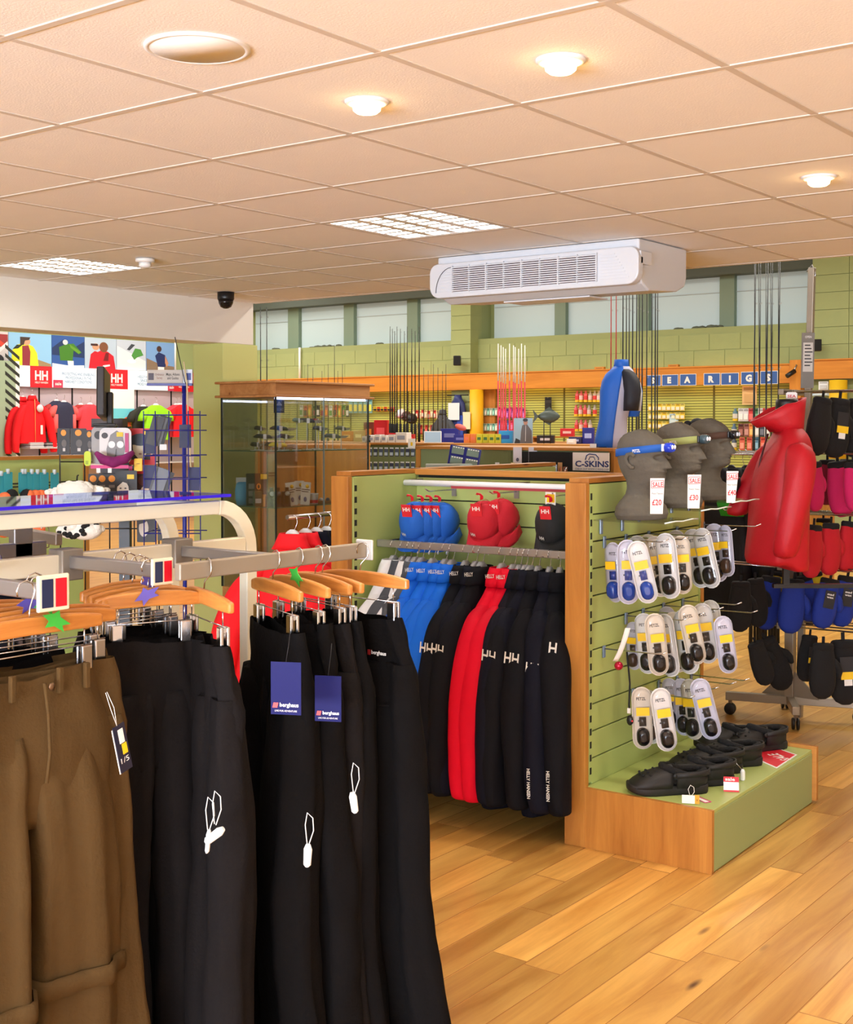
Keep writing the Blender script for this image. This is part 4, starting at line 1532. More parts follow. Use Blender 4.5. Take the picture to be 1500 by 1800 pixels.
# whistle leash with a red bell and a curled paper label
p = gat(1085, 1150, x=-2.10)
pp = gat(1061, 1140, x=-2.316)
t = thing('whistle_leash', 'black leash with a red bell and clip hanging from a single peg', 'leash', G(-2.215, pp.y, pp.z - .003), GA)
MB().tube([(0, 0, .0), (.006, 0, -.05), (.012, .002, -.12), (.010, 0, -.20), (.012, .0, -.235)], .0035, 6).build('cord', BLACKM, t)
MB().ell((-.03, -.01, -.055), (.017, .017, .017), 14, 8).build('bell', mat('red bell', (190, 24, 60), .25, .4), t)
MB().ell((.014, 0, -.262), (.014, .010, .020), 12, 6).build('clip', BLACK, t)
MB().box(.004, .016, -.004, .004, -.235, -.215).build('collar', WHITEPL, t)
MB().ell((.026, -.006, -.262), (.005, .004, .004), 8, 5).build('bead', mat('red bead', (200, 40, 50), .3), t)
p = gat(1098, 1128, x=-2.19)
t = thing('paper_label', 'curled white paper label on the whistle leash', 'label', G(p.x, p.y, p.z), GA + .5)
m = MB()
rg = []
for k in range(9):
    s = k / 8
    rg.append([Vector((-.034 + .046 * s + .0 + xx, -.02 * math.sin(s * 2.2), -.075 + .13 * s - .028 * math.sin(s * PI) * .4)) for xx in (-.010, .010)])
m.loft(rg, False, False, True, False)
m.build('paper', WHITE, t, solid=.0006)

# ================================================================== CLOGS ON THE PLINTH
RUB = mat('black foam rubber', (22, 20, 20), .6, noise=.1, nscale=20)
FUR = mat('black fleece lining', (10, 9, 10), .95, bump=.8, bscale=160)


def clog(label, loc, rotz, tagk=None, rx=0.0):
    """toe towards -y locally, heel +y, strap folded round the heel"""
    t = thing('lined_clog', label, 'clog', loc, rotz, 'black lined clogs on the plinth')
    t.scale = (1.2, 1.15, 1.25)
    sole = MB()
    # outline along y: (y, half width, x shift)
    ol = [(-.132, .012), (-.126, .028), (-.112, .042), (-.085, .050), (-.05, .051), (-.01, .046), (.03, .041), (.07, .041), (.105, .040), (.125, .032), (.134, .018), (.137, .006)]

    def loop(zf, k=1.0, dy=0.0):
        L_ = [Vector((w * k, y * (1 if k > .99 else .99) + dy, zf(y))) for y, w in ol]
        R_ = [Vector((-w * k, y * (1 if k > .99 else .99) + dy, zf(y))) for y, w in reversed(ol)]
        return L_ + R_
    toe = lambda y: .012 * max(0, (-y - .06) / .07) ** 2
    sole.loft([loop(lambda y: toe(y), .94), loop(lambda y: toe(y) + .006, 1.0), loop(lambda y: toe(y) * .8 + .022, 1.02), loop(lambda y: toe(y) * .6 + .026, .98)])
    sole.build('sole', RUB, t)
    # vamp: closed toe dome, open towards the heel
    up = MB()
    rg = []
    for k in range(11):
        s = k / 10
        y = -.130 + .135 * s
        hw = [.012, .036, .045, .049, .051, .051, .050, .049, .048, .047, .046][k]
        hh = [.018, .034, .045, .053, .059, .064, .068, .072, .075, .078, .080][k]
        rg.append([Vector((hw * math.cos(a), y + .012 * math.sin(a) * s, .022 + (hh - .022) * math.sin(a) ** .8)) for a in [PI * i / 14 for i in range(15)]])
    up.loft(rg, False, False, True, False)
    u_ = up.build('vamp', RUB, t, solid=.006)
    for hx, hy in ((-.022, -.085), (0, -.09), (.022, -.085), (-.03, -.062), (-.01, -.066), (.012, -.066), (.031, -.062), (-.022, -.04), (0, -.042), (.022, -.04)):
        s = (hy + .130) / .135
        hh = .045 + .030 * s
        a = math.acos(max(-1, min(1, hx / .052)))
        MB().ell((hx, hy, .024 + (hh - .018) * math.sin(a) ** .8), (.0045, .0045, .004), 8, 4).build('vent_hole', BLACKM, u_)
    # side walls and heel rim
    wl_ = MB()
    rg = []
    pts = []
    for k in range(21):
        s = k / 20
        a = PI * s
        pts.append((.046 * math.cos(a), .02 + .113 * math.sin(a) ** .75))
    for zt, off in ((.022, .0), (.036, .003), (.048, .002)):
        rg.append([Vector((x * (1 + off * 8), y * (1 + off), zt + (.022 * (1 - math.sin(PI * i / 20)) if zt > .03 else 0))) for i, (x, y) in enumerate(pts)])
    wl_.loft(rg, False, False, True, False)
    wl_.build('heel_wall', RUB, t, solid=.007)
    # fleece lining roll round the opening
    roll = []
    for k in range(24):
        a = 2 * PI * k / 24
        x = .038 * math.cos(a)
        y = .055 + .072 * math.sin(a)
        z = .058 + .022 * (0 if math.sin(a) > 0 else -math.sin(a)) + (.004 if math.sin(a) > .5 else 0)
        roll.append((x, y, z))
    MB().tube(roll, .011, 8, True).build('fleece_roll', FUR, t)
    MB().loft([[Vector((.036 * math.cos(a), .052 + .07 * math.sin(a), .030)) for a in [2 * PI * k / 16 for k in range(16)]], [Vector((.03 * math.cos(a), .052 + .06 * math.sin(a), .029)) for a in [2 * PI * k / 16 for k in range(16)]]]).build('insole', FUR, t)
    # heel strap
    st = []
    for k in range(13):
        a = PI * k / 12
        st.append((.052 * math.cos(a), .012 + .132 * math.sin(a) ** .7, .060 + .004 * math.sin(a)))
    m = MB()
    m.loft([[Vector((x, y, z + d)) for x, y, z in st] for d in (-.008, .008)], False, False, True, False)
    m.build('heel_strap', RUB, t, solid=.004)
    for sx in (-1, 1):
        MB().lathe([(.007, 0), (.007, .004), (.001, .005)], 10).build('rivet', RUB, t, mw=Matrix.Translation((sx * .050, .012, .060)) @ Matrix.Rotation(sx * PI / 2, 4, 'Y'))
    return t


cl_pos = [  # (u, v of the sole centre on the plinth top, turn)
    (1172, 1392, 'nearest black lined clog on the plinth, with paper tags tied on'), (1222, 1378, 'second black lined clog, tucked beside the nearest one'),
    (1238, 1357, 'third black lined clog, with a red sale ticket'), (1275, 1345, 'fourth black lined clog with a blue stitched strap'),
    (1282, 1316, 'fifth black lined clog standing behind the others'), (1326, 1318, 'last black lined clog, standing on the red sale notice')]
clogs = [clog(l, G(*gat(u, v, z=.2285)[:2], .2285), GA + PI + 2.3 + (0, .1, .05, .1, .0, .28)[k]) for k, (u, v, l) in enumerate(cl_pos)]
# tags on the clogs
p = gat(1195, 1398, z=.245)
t = thing('shoe_tag', 'white and orange paper tag tied to the nearest clog', 'tag', G(p.x + .06, p.y - .03, .232), GA + .4)
MB().box(-.034, .012, -.001, .001, 0, .030).build('card', WHITE, t)
MB().box(.012, .028, -.001, .001, 0, .032).build('orange_panel', mat('orange card', (240, 160, 30), .5), t)
text('A', BLACKINK, t, frame((.020, -.0016, .014), (1, 0, 0), (0, 0, 1)), .006, .008)
MB().tube([(-.006, .001, .030), (-.012, .004, .05), (-.004, .010, .064), (.008, .008, .058), (.010, .003, .042), (.002, .001, .030)], .0011, 5).build('string', WHITE, t)
t = thing('shoe_tag', 'pink and white folded tag lying at the nearest clog heel', 'tag', G(*gat(1232, 1405, z=.2295)[:2], .2295), GA - .5)
MB().prism([(-.045, 0), (.045, 0), (.045, .002), (-.045, .002)], .028, Matrix.Rotation(.0, 4, 'Z')).build('card', mat('pink card', (206, 60, 120), .5), t)
MB().box(-.043, .043, -.013, .004, .0022, .003).build('white_panel', WHITE, t)
t = thing('sale_ticket', 'small red and white ticket reading sale against the third clog', 'tag', G(*gat(1286, 1392, z=.2295)[:2], .2295), GA + .45, rot=(-.35, 0, GA + .45))
MB().box(-.028, .028, -.001, .001, 0, .055).build('card', WHITE, t)
MB().box(-.028, .028, -.0016, -.001, .036, .055).build('red_band', REDC, t)
MB().box(-.028, .028, -.0016, -.001, 0, .006).build('red_foot', REDC, t)
text('sale', WHITE, t, frame((-.004, -.002, .046), (1, 0, 0), (0, 0, 1)), .036, .012, .02)
t = thing('security_tag', 'white security tag clipped to the fourth clog', 'security tag', G(*gat(1306, 1372, z=.2295)[:2], .2295), GA + .4)
MB().loft([ring(0, 0, z, rx, .006, 12) for z, rx in ((0, .006), (.004, .010), (.034, .009), (.044, .005))]).build('body', WHITEPL, t)
MB().tube([(-.002, 0, .042), (-.022, .004, .062), (-.026, .006, .078)], .0012, 5).build('wire', CHROME, t)
p0 = [gat(u, v, z=.2288) for u, v in ((1318, 1330), (1366, 1351), (1402, 1327), (1352, 1310))]
t = thing('sale_notice', 'red sale notice with white border lying flat under the last clog', 'sign', G(*gat(1362, 1330, z=.2288)[:2], .2288), GA)
c0 = gat(1362, 1330, z=.2288)
m = MB()
m.loft([[Vector((q.x - c0.x, q.y - c0.y, zz)) for q in p0] for zz in (0, .0012)], True, True, False)
m.build('paper', WHITE, t)
m = MB()
m.loft([[Vector(((q.x - c0.x) * .9, (q.y - c0.y) * .9, zz)) for q in p0] for zz in (.0012, .0016)], True, True, False)
m.build('red_field', REDC, t)
rt = (p0[1] - p0[0])
text('SALE', WHITE, t, frame((0.02, 0, .0018), -rt.normalized() + Vector((0, 0, 0)), Vector((-rt.y, rt.x, 0)) * -1), .11, .05, .02)

# ================================================================== MITTEN RACK
MC = Vector((-2.62, 6.77, 0))
mr_ = thing('mitten_stand', 'taupe steel mitten stand on castors with tiers of prongs', 'display stand', MC)
legs = [(-.33, -.10), (.36, .13), (.13, -.25), (-.13, .25)]
for lx, ly in legs:
    lg = MB().bar((lx * .05, ly * .05, .105), (lx, ly, .105), .04, .045).build('leg', TAUPE, mr_, bevel=.003)
    cs = MB()
    M_ = Matrix.Translation((lx * .93, ly * .93, .034)) @ Matrix.Rotation(math.atan2(ly, lx), 4, 'Z') @ Matrix.Rotation(PI / 2, 4, 'X')
    for o_ in (-.012, .012):
        cs.lathe([(.001, o_ - .008), (.026, o_ - .008), (.032, o_ - .005), (.032, o_ + .005), (.026, o_ + .008), (.001, o_ + .008)], 16, M_)
    c_ = cs.build('castor', BLACK, lg)
    MB().box(lx * .93 - .008, lx * .93 + .008, ly * .93 - .008, ly * .93 + .008, .05, .09).build('castor_stem', STEEL, lg)
MB().box(-.025, .025, -.025, .025, .08, 1.80).build('post', TAUPE, mr_, bevel=.003)
MB().prism([(-.16, .125), (.17, .125), (.028, .26), (-.028, .26)], .012).build('gusset', TAUPE, mr_)
LEV = [1.785, 1.455, 1.135, .845, .53]
for k, z in enumerate(LEV):
    MB().bar((0, -.16, z), (0, .16, z), .03, .03).build('cross_bar', TAUPE, mr_, bevel=.002)
    for yy in (-.15, -.05, .06, .15):
        for sg in (-1, 1):
            if k == 0 and sg < 0:
                continue
            ln = .32 if sg < 0 else .42
            MB().tube([(0, yy, z), (sg * ln, yy + .0, z + .004), (sg * (ln + .012), yy, z + .016)], .0045, 6).build('prong', CHROME, mr_)

MIT = {
    'black': mat('mitten black', (14, 13, 14), .9, noise=.1, bump=.3, bscale=120), 'magenta': mat('mitten magenta', (196, 20, 92), .85, noise=.05, bump=.3, bscale=120),
    'red': mat('mitten red', (186, 14, 32), .85, noise=.05, bump=.3, bscale=120), 'blue': mat('mitten blue', (16, 44, 136), .85, noise=.05, bump=.3, bscale=120), 'yellow': mat('mitten yellow', (214, 190, 26), .85, noise=.05, bump=.3, bscale=120), 'wine': mat('mitten wine', (120, 14, 40), .85, bump=.3, bscale=120),
}
MCACHE = {}


def mitten(label, color, loc, rot, s=1.0, card=None, trim='black'):
    t = thing('hanging_mitten', label, 'mitten', loc, 0, 'mittens on the stand', rot=rot)
    t.scale = (s, s, s)
    if not MCACHE:
        m = MB()
        pr = [(-.035, .046, .022), (-.05, .050, .026), (-.09, .056, .030), (-.13, .062, .034), (-.17, .063, .035), (-.21, .062, .034), (-.245, .054, .030), (-.265, .040, .024), (-.278, .018, .012)]
        m.loft([ring(0, 0, z, rx, ry, 20, 0, sq=.85) for z, rx, ry in pr])
        MCACHE['hand'] = m
        m = MB()
        m.tube([(.045, 0, -.10), (.066, 0, -.125), (.078, 0, -.155), (.079, 0, -.182)], [.018, .021, .019, .010], 10)
        MCACHE['thumb'] = m
        m = MB()
        m.loft([ring(0, 0, z, rx, ry, 20, .03, 6) for z, rx, ry in ((-.02, .044, .024), (-.028, .051, .029), (-.045, .051, .029), (-.052, .047, .025))], True, True)
        MCACHE['cuff'] = m
        MCACHE['loop'] = MB().bar((0, 0, .012), (0, 0, -.03), .014, .003, (0, 1, 0))
    for nm in ('hand', 'thumb', 'cuff', 'loop'):
        c = trim if nm in ('cuff', 'loop') else color
        key = (nm, c)
        if key not in MCACHE:
            MCACHE[key] = MCACHE[nm].mesh(nm)
        link(nm, MCACHE[key], MIT[c], t)
    if card:
        cdo = MB().box(-.028, .028, -.040, -.038, -.17, -.08).build('swing_card', BLACKINK, t)
        if card == 'yellow':
            MB().box(-.026, .030, -.042, -.040, -.17, -.14).build('price_sticker', YELLOW, cdo)
            MB().box(-.014, .018, -.041, -.039, -.195, -.170).build('barcode', WHITE, cdo)
        else:
            text('mad\nwax', WHITE, cdo, frame((0, -.041, -.105), (1, 0, 0), (0, 0, 1)), .036, .026, .02)
    return t


VW = YAW + .0   # facing the aisle


def mit_row(lst, lev, color, desc):
    for k, (u, v, col, tilt, turn, card, s) in enumerate(lst):
        dd = 6.95 if col in ('yellow', 'wine') else 6.55 + .12 * (k % 3)
        p = at(u, v, d=dd)
        z = LEV[lev] - .016
        p = Vector((p.x, p.y, z))
        mitten(desc[k], col, p, (tilt[1] if isinstance(tilt, tuple) else 0, tilt if not isinstance(tilt, tuple) else tilt[0], VW + turn), s, card)


mit_row([(1448, 697, 'black', .18, .5, None, 1.15), (1478, 697, 'black', .12, .3, 'yellow', 1.2), (1512, 697, 'black', .1, .2, None, 1.2)], 0, 'black',
        ['black mitten on the top tier beside the sign pole', 'black mitten with a yellow price sticker on the top tier', 'black mitten at the right end of the top tier'])
mit_row([(1432, 800, 'magenta', -.05, .7, None, .98), (1455, 800, 'wine', .0, .2, None, .95), (1472, 800, 'magenta', -.12, .2, None, 1.15), (1500, 800, 'magenta', -.1, .1, None, 1.0), (1490, 797, 'wine', 0, .2, None, .85)], 1, 'magenta',
        ['bright pink mitten on the second tier beside the red jacket', 'wine red mitten behind the pink ones on the second tier', 'bright pink mitten in the middle of the second tier', 'bright pink mitten at the right edge of the second tier', 'wine red mitten at the back right of the second tier'])
mit_row([(1432, 900, 'red', .1, .6, None, 1.05), (1462, 900, 'red', .05, .5, None, 1.05), (1495, 900, 'red', .12, .5, None, 1.05), (1448, 898, 'yellow', .0, .1, None, .8)], 2, 'red',
        ['red mitten on the third tier nearest the red jacket', 'red mitten in the middle of the third tier', 'red mitten at the right of the third tier', 'yellow mitten peeping out between the red mittens'])
mit_row([(1303, 1000, 'black', .03, .2, None, 1.0), (1328, 1000, 'black', -.08, .4, None, .98), (1358, 1002, 'blue', .14, .2, None, 1.1), (1374, 1000, 'yellow', .10, .3, None, .85), (1398, 1002, 'blue', .10, .1, None, 1.1), (1412, 1000, 'blue', -.16, .3, None, .95), (1432, 1000, 'yellow', -.1, .1, None, .85), (1462, 1000, 'blue', .2, .1, 'mad', 1.02), (1492, 1002, 'blue', .16, .1, 'mad', 1.05)], 3, 'blue',
        ['black mitten at the aisle end of the fourth tier', 'black mitten second along the fourth tier', 'blue mitten nearest the black ones on the fourth tier', 'yellow mitten behind the first two blue mittens', 'blue mitten in the middle of the fourth tier', 'blue mitten turned sideways behind the middle one', 'yellow mitten behind the carded blue mittens', 'blue mitten with a black card on the fourth tier', 'blue mitten with a black card at the right edge'])
mit_row([(1326, 1112, 'black', -.32, .3, None, .9), (1342, 1112, 'black', -.42, .2, None, 1.12), (1425, 1108, 'black', .12, .4, 'yellow', .95), (1448, 1110, 'black', .02, .1, None, 1.1), (1482, 1108, 'black', -.05, .0, 'yellow', 1.3)], 4, 'black',
        ['small black mitten swinging at the aisle end of the lowest tier', 'black mitten swinging outward on the lowest tier', 'black mitten with a yellow price sticker beside the stand post', 'black mitten without a card on the lowest tier', 'large black mitten with a yellow price sticker, lowest at the right'])

# ================================================================== RED SAILING JACKET ON A TORSO FORM
p = at(1378, 850, d=6.35)
tz = 1.6
T0 = Vector((p.x, p.y, .92))
REDJ = mat('red sailing shell', (196, 14, 34), .55, noise=.06, nscale=8, bump=.6, bscale=22)
t = thing('torso_form', 'red sailing jacket with upturned collar on a black torso form', 'mannequin', T0, YAW)
FRONT = -1   # the chest looks towards local -x
prof = [  # z, centre x, half depth (x), half width (y)
    (.000, -.035, .150, .21), (.02, -.035, .153, .215), (.10, -.03, .150, .21), (.22, -.02, .142, .205), (.34, -.01, .136, .20), (.46, .0, .128, .205), (.54, .008, .115, .205), (.60, .018, .095, .185), (.64, .022, .078, .145), (.67, .020, .066, .10), (.69, .015, .062, .08)]
m = MB()
rg = []
for z, cx, hd, hw in prof:
    rg.append([Vector((cx + hd * math.copysign(abs(math.cos(a)) ** .9, math.cos(a)) + .010 * math.sin(5 * a + z * 6) * (1 - z), hw * math.copysign(abs(math.sin(a)) ** .9, math.sin(a)) + .008 * math.sin(4 * a - z * 9) * (1 - z), z + .035 * (math.cos(a) > .2) * (z < .05) * -1)) for a in [2 * PI * k / 40 for k in range(40)]])
m.loft(rg, True, True)
bd = m.build('jacket_body', REDJ, t, sub=1)
crumple(bd.data, .014, (6, 6, 3.5), 3)
# collar: tall, standing, thrown open to the front
m = MB()
rg = []
for s, z0 in ((1.0, .655), (1.03, .70), (1.10, .745), (1.16, .79)):
    rg.append([Vector((.012 - .030 * (s - 1) * 6 * (math.cos(a) < 0) + .078 * s * math.cos(a) - (.06 * (z0 - .655) / .135) * max(0, -math.cos(a)), .085 * s * math.sin(a), z0 + .035 * (z0 > .7) * math.cos(a) - .05 * (z0 - .655) / .135 * max(0, -math.cos(a)))) for a in [2 * PI * (k + .5) / 30 - PI for k in range(30)]])
m.loft(rg, False, False)
m.build('collar', REDJ, t, solid=.008)
MB().lathe([(.058, .66), (.055, .80), (.052, .815), (.001, .816)], 20, Matrix.Translation((.014, 0, 0))).build('neck_form', BLACK, t)
# near sleeve hanging down the side
for sg in (-1, 1):
    m = MB()
    path = [(.02, sg * .165, .60, .05), (.022, sg * .205, .555, .074), (.016, sg * .226, .47, .080), (.0, sg * .236, .36, .076), (-.02, sg * .235, .24, .070), (-.045, sg * .225, .12, .062), (-.055, sg * .215, .04, .056)]
    if sg > 0:
        path = [(.01, .17, .60, .05), (-.01, .205, .555, .072), (-.06, .225, .46, .072), (-.12, .22, .36, .066), (-.17, .20, .27, .060), (-.185, .19, .22, .055)]
    rg = []
    for k, (x, y, z, r_) in enumerate(path):
        rg.append([Vector((x + r_ * math.cos(a) + .007 * math.sin(3 * a + k * 1.7), y + r_ * .8 * math.sin(a), z + .02 * math.sin(a) * sg * (k < 2))) for a in [2 * PI * i / 20 for i in range(20)]])
    m.loft(rg)
    crumple(m.build('sleeve', REDJ, t, sub=1).data, .010, (9, 9, 6), 5 + sg)
MB().tube([(-.082, -.012, .645), (-.118, -.014, .52), (-.142, -.014, .36), (-.160, -.014, .20), (-.184, -.014, .02)], .005, 6).build('zip', mat('dark zip', (70, 10, 20), .5), t)
m = MB()
m.loft([[Vector((-.20 + .03 * math.cos(a) - (.0 if z > .35 else .02), .19 + .06 * math.sin(a), z)) for a in [2 * PI * i / 14 for i in range(14)]] for z in (.30, .34, .38, .42)])
m.build('cuff_patch', BLACKM, t)
MB().tube([(-.02, -.225, .52), (-.01, -.215, .535), (.0, -.20, .55)], .004, 5).build('shoulder_seam', REDJ, t)
MB().bar((.014, 0, .01), (.014, 0, -.10), .03, .03, (0, 1, 0)).build('form_stem', BLACK, t)
MB().box(-.05, .35, -.02, .02, -.12, -.10).build('form_bracket', BLACK, t)
t2 = thing('sea_jackets_tag', 'white rounded ticket reading sea in red at the jacket collar', 'tag', at(1392, 702, d=6.42), YAW)
t2.name = 'swing_ticket'
m = MB()
m.prism([(-.028, -.03), (-.02, -.036), (.02, -.036), (.028, -.03), (.028, .03), (.02, .036), (-.02, .036), (-.028, .03)], .0015)
m.build('card', WHITE, t2)
text('SEA', REDINK, t2, frame((0, -.0016, .016), (1, 0, 0), (0, 0, 1)), .042, .014, .02)
text('JACKETS', REDINK, t2, frame((0, -.0016, -.008), (1, 0, 0), (0, 0, 1)), .044, .010, .02)

# ================================================================== SIGN POLE
b = at(1407, 985, d=7.05)
tp = at(1428, 470, d=6.9)
t = thing('sign_pole', 'tall thin grey pole leaning up to the ceiling edge with a narrow notice', 'sign', (b.x, b.y, 0))
bb = Vector((b.x, b.y, 0))
foot = Vector((0, 0, 0))
top = tp - bb
top.z = 2.455
MB().bar(foot + Vector((0, 0, .0)), top, .034, .034, (0, 1, 0)).build('pole', TAUPE, t, bevel=.003)
MB().tube([top + Vector((-.03, 0, -.02)), top + Vector((0, 0, .015)), top + Vector((.02, 0, -.04)), top + Vector((.0, 0, -.07))], .004, 6).build('ceiling_hook', STEEL, t)
q0, q1 = at(1416, 682, d=6.86), at(1424, 585, d=6.84)
up = (q1 - q0)
rt = Vector((_c, _s, 0))
mw = frame((q0 + q1) / 2 - bb, rt + Vector((0, 0, 0)), up)
n_ = MB().box(-.034, .034, -up.length / 2, up.length / 2, 0, .006).build('notice', mat('notice grey', (120, 116, 108), .5), t, mw=mw)
MB().box(-.026, .026, -.06, .095, .006, .0066).build('notice_paper', mat('notice paper', (196, 192, 184), .6), n_)
text('OPEN', WHITE, n_, frame((0, .125, .0068), (1, 0, 0), (0, 1, 0)), .034, .012)
for k in range(7):
    MB().box(-.018, .012 + .006 * (k % 3), .078 - .018 * k, .084 - .018 * k, .0067, .0072).build('print_line', BLACKINK, n_)

# ================================================================== WETSUITS AND HOOD BEHIND THE HEADS
NEO = mat('black neoprene', (20, 22, 30), .75, bump=.3, bscale=200)
LIME = mat('lime green panel', (56, 196, 60), .6)
FAB['neo'] = NEO
wr_ = thing('garment_rail', 'low chrome garment rail carrying the wetsuits', 'clothes rail', at(1295, 1200, z=0), YAW)
o0 = wr_.location.copy()
pw = at(1288, 800, d=7.35)
wr_.location = (pw.x, pw.y, 0)
MB().tube([(-.35, 0, 0.02), (-.35, 0, 1.44), (.32, 0, 1.44), (.32, 0, .02)], .014, 10).build('frame', CHROME, wr_)
MB().bar((-.35, -.25, .02), (-.35, .25, .02), .03, .03).bar((.32, -.25, .02), (.32, .25, .02), .03, .03).build('feet', CHROME, wr_)
for k, (u, lab, sw) in enumerate(((1262, 'black wetsuit with lime green shoulder panel behind the foam heads', -.9), (1286, 'plain black wetsuit hanging between two green-trimmed ones', -.7), (1312, 'black wetsuit with lime green sleeve band beside the red jacket', -.8))):
    q = at(u, 790, d=7.35)
    j = jacket('wetsuit', 'neo', lab, (q.x, q.y, 1.425), YAW + PI / 2 + sw, 'wetsuits on the rail', variant=1 + k, length=.94, cat='wetsuit', hanger=BLACK)
    if k == 0:
        MB().loft([cring(0, -.12, z, tx, wy, 18) for z, tx, wy in ((-.15, .030, .06), (-.19, .060, .10), (-.26, .068, .11), (-.33, .066, .09))]).build('lime_shoulder', LIME, j)
    if k == 2:
        m = MB()
        m.loft([cring(.02, -.27, z, .064, .080, 18) for z in (-.40, -.52)])
        m.build('lime_band', mat('green band', (40, 170, 90), .6), j)
p = at(1226, 758, d=6.9)
t = thing('neoprene_hood', 'black neoprene hood on a stand behind the farthest foam head', 'hood', (p.x, p.y, 1.38), YAW)
m = MB()
m.loft([ring(0, 0, z, rx, rx * 1.1, 20, .03, 3) for z, rx in ((.0, .075), (.05, .068), (.10, .060), (.15, .062), (.20, .060), (.24, .045), (.262, .020), (.266, .004))])
m.build('hood', NEO, t)
MB().tube([(-.06, -.03, .18), (-.02, -.066, .20), (.04, -.060, .17), (.065, -.02, .16)], .006, 6).build('goggle_strap', mat('strap grey', (120, 126, 130), .5), t)
MB().ell((-.055, -.02, .235), (.022, .02, .018), 10, 6).build('snood_knot', NEO, t)
MB().lathe([(.012, -1.38), (.012, .02)], 8).build('stand_rod', CHROME, t)
MB().lathe([(.12, -1.38), (.12, -1.365), (.02, -1.36)], 18).build('stand_foot', BLACK, t)


# ================================================================== FISHING RODS
def rod(label, u, v0, zb, d, m, r0=.007, group=None, lean=0.0, tipm=None, grip=True):
    t_ = at(u, v0, d=d)
    b_ = Vector((t_.x, t_.y, zb))
    L_ = t_.z - b_.z
    o = thing('fishing_rod', label, 'fishing rod', b_, 0, group, rot=(0, lean, 0))
    MB().tube([(0, 0, 0), (0, 0, L_ * .3), (0, 0, L_ * .7), (0, 0, L_)], [r0, r0 * .85, r0 * .6, r0 * .35], 6).build('blank', m, o)
    if grip:
        MB().tube([(0, 0, -.02), (0, 0, L_ * .16)], r0 * 1.7, 6).build('grip', BLACKM, o)
    gd = MB()
    for s in (.3, .5, .68, .84, .97):
        gd.tube([(r0 * 1.5 + .004 * math.cos(a), .004 * math.sin(a) * 0, L_ * s + .006 * math.sin(a)) for a in [2 * PI * k / 6 for k in range(6)]], .0012, 4, True)
    gd.build('guides', STEEL, o)
    if tipm:
        MB().tube([(0, 0, L_ * .62), (0, 0, L_)], [r0 * .75, r0 * .45], 6).build('tip_section', tipm, o)
    return o


RODB = mat('rod black', (26, 26, 26), .3)
RODR = mat('rod red', (176, 32, 30), .3)
RODP = mat('rod pink', (236, 84, 110), .35)
RODW = mat('rod white', (236, 240, 232), .35)
for k, u in enumerate((1075, 1084)):
    rod('red fishing rod behind the blue wetsuit torso, %s of the two' % ('left' if k == 0 else 'right'), u, 430, .01, 8.9, RODR, .007, 'rods beside the blue torso')
for k, u in enumerate((1096, 1102, 1107, 1113, 1120, 1125, 1130, 1138, 1147, 1153, 1157)):
    rod('black fishing rod beside the blue wetsuit torso, %s counting from the red ones' % ords[k], u, 425 + 3 * (k % 4), .01, 8.9 + .05 * (k % 3), RODB, .0065 if k % 3 else .008, 'rods beside the blue torso')
for k, u in enumerate((1324, 1331, 1336, 1341, 1346, 1351, 1357, 1362, 1367, 1373)):
    rod('black fishing rod behind the red jacket, %s from the aisle side' % ords[k], u, 420, .01, 9.4 + .06 * (k % 3), RODB, .006 if k % 4 else .0085, 'rods behind the red jacket', lean=(.008, -.006, .003, -.01)[k % 4])
RB1 = [686, 690, 694, 698, 704, 711, 716, 724, 730, 737]
for k, u in enumerate(RB1):
    rod('tall black fishing rod by the white boxes, %s in its row' % ords[k], u, 574 + 4 * (k % 3), 1.442, 13.2 + .1 * (k % 2), RODB, .008, 'tall rods by the back counter')
for k, u in enumerate((876, 881, 885, 889, 896, 903, 906, 912, 917, 923)):
    rod('pink and white fishing rod by the back counter, %s in its row' % ords[k], u, 604 + 3 * (k % 4), 1.442, 13.4 + .1 * (k % 2), RODP, .010, 'pink and white rods', tipm=RODW, grip=False)
for k, u in enumerate((541, 550, 566, 577, 588, 594, 602, 745, 753, 762, 770, 778, 784)):
    rod('short dark rod against the lit slatwall, %s from the glass cabinet' % ords[k], u, (640 if k != 4 else 600) + 6 * (k % 3), 1.442, 14.4, RODB, .006, 'short rods at the slatwall')
for k, u in enumerate((458, 469)):
    rod('long black rod hanging down beside the column, %s of two' % ('left' if k == 0 else 'right'), u, 540, .01, 9.6, RODB, .008, 'rods beside the column', grip=False)

# ================================================================== LEFT: BRAND WALL
def flat(name, pts, m, parent, mw, z=.001, t=.001):
    o = MB()
    o.loft([[Vector((x, y, zz)) for x, y in pts] for zz in (z, z + t)], True, True, False)
    return o.build(name, m, parent, mw=mw)


def circ(cx, cy_, rx, ry=None, n=16):
    ry = ry or rx
    return [(cx + rx * math.cos(2 * PI * k / n), cy_ + ry * math.sin(2 * PI * k / n)) for k in range(n)]


def rect(x0, y0, x1, y1):
    return [(x0, y0), (x1, y0), (x1, y1), (x0, y1)]


def pm_(rgb):
    return mat('print %d %d %d' % rgb, rgb, .5)


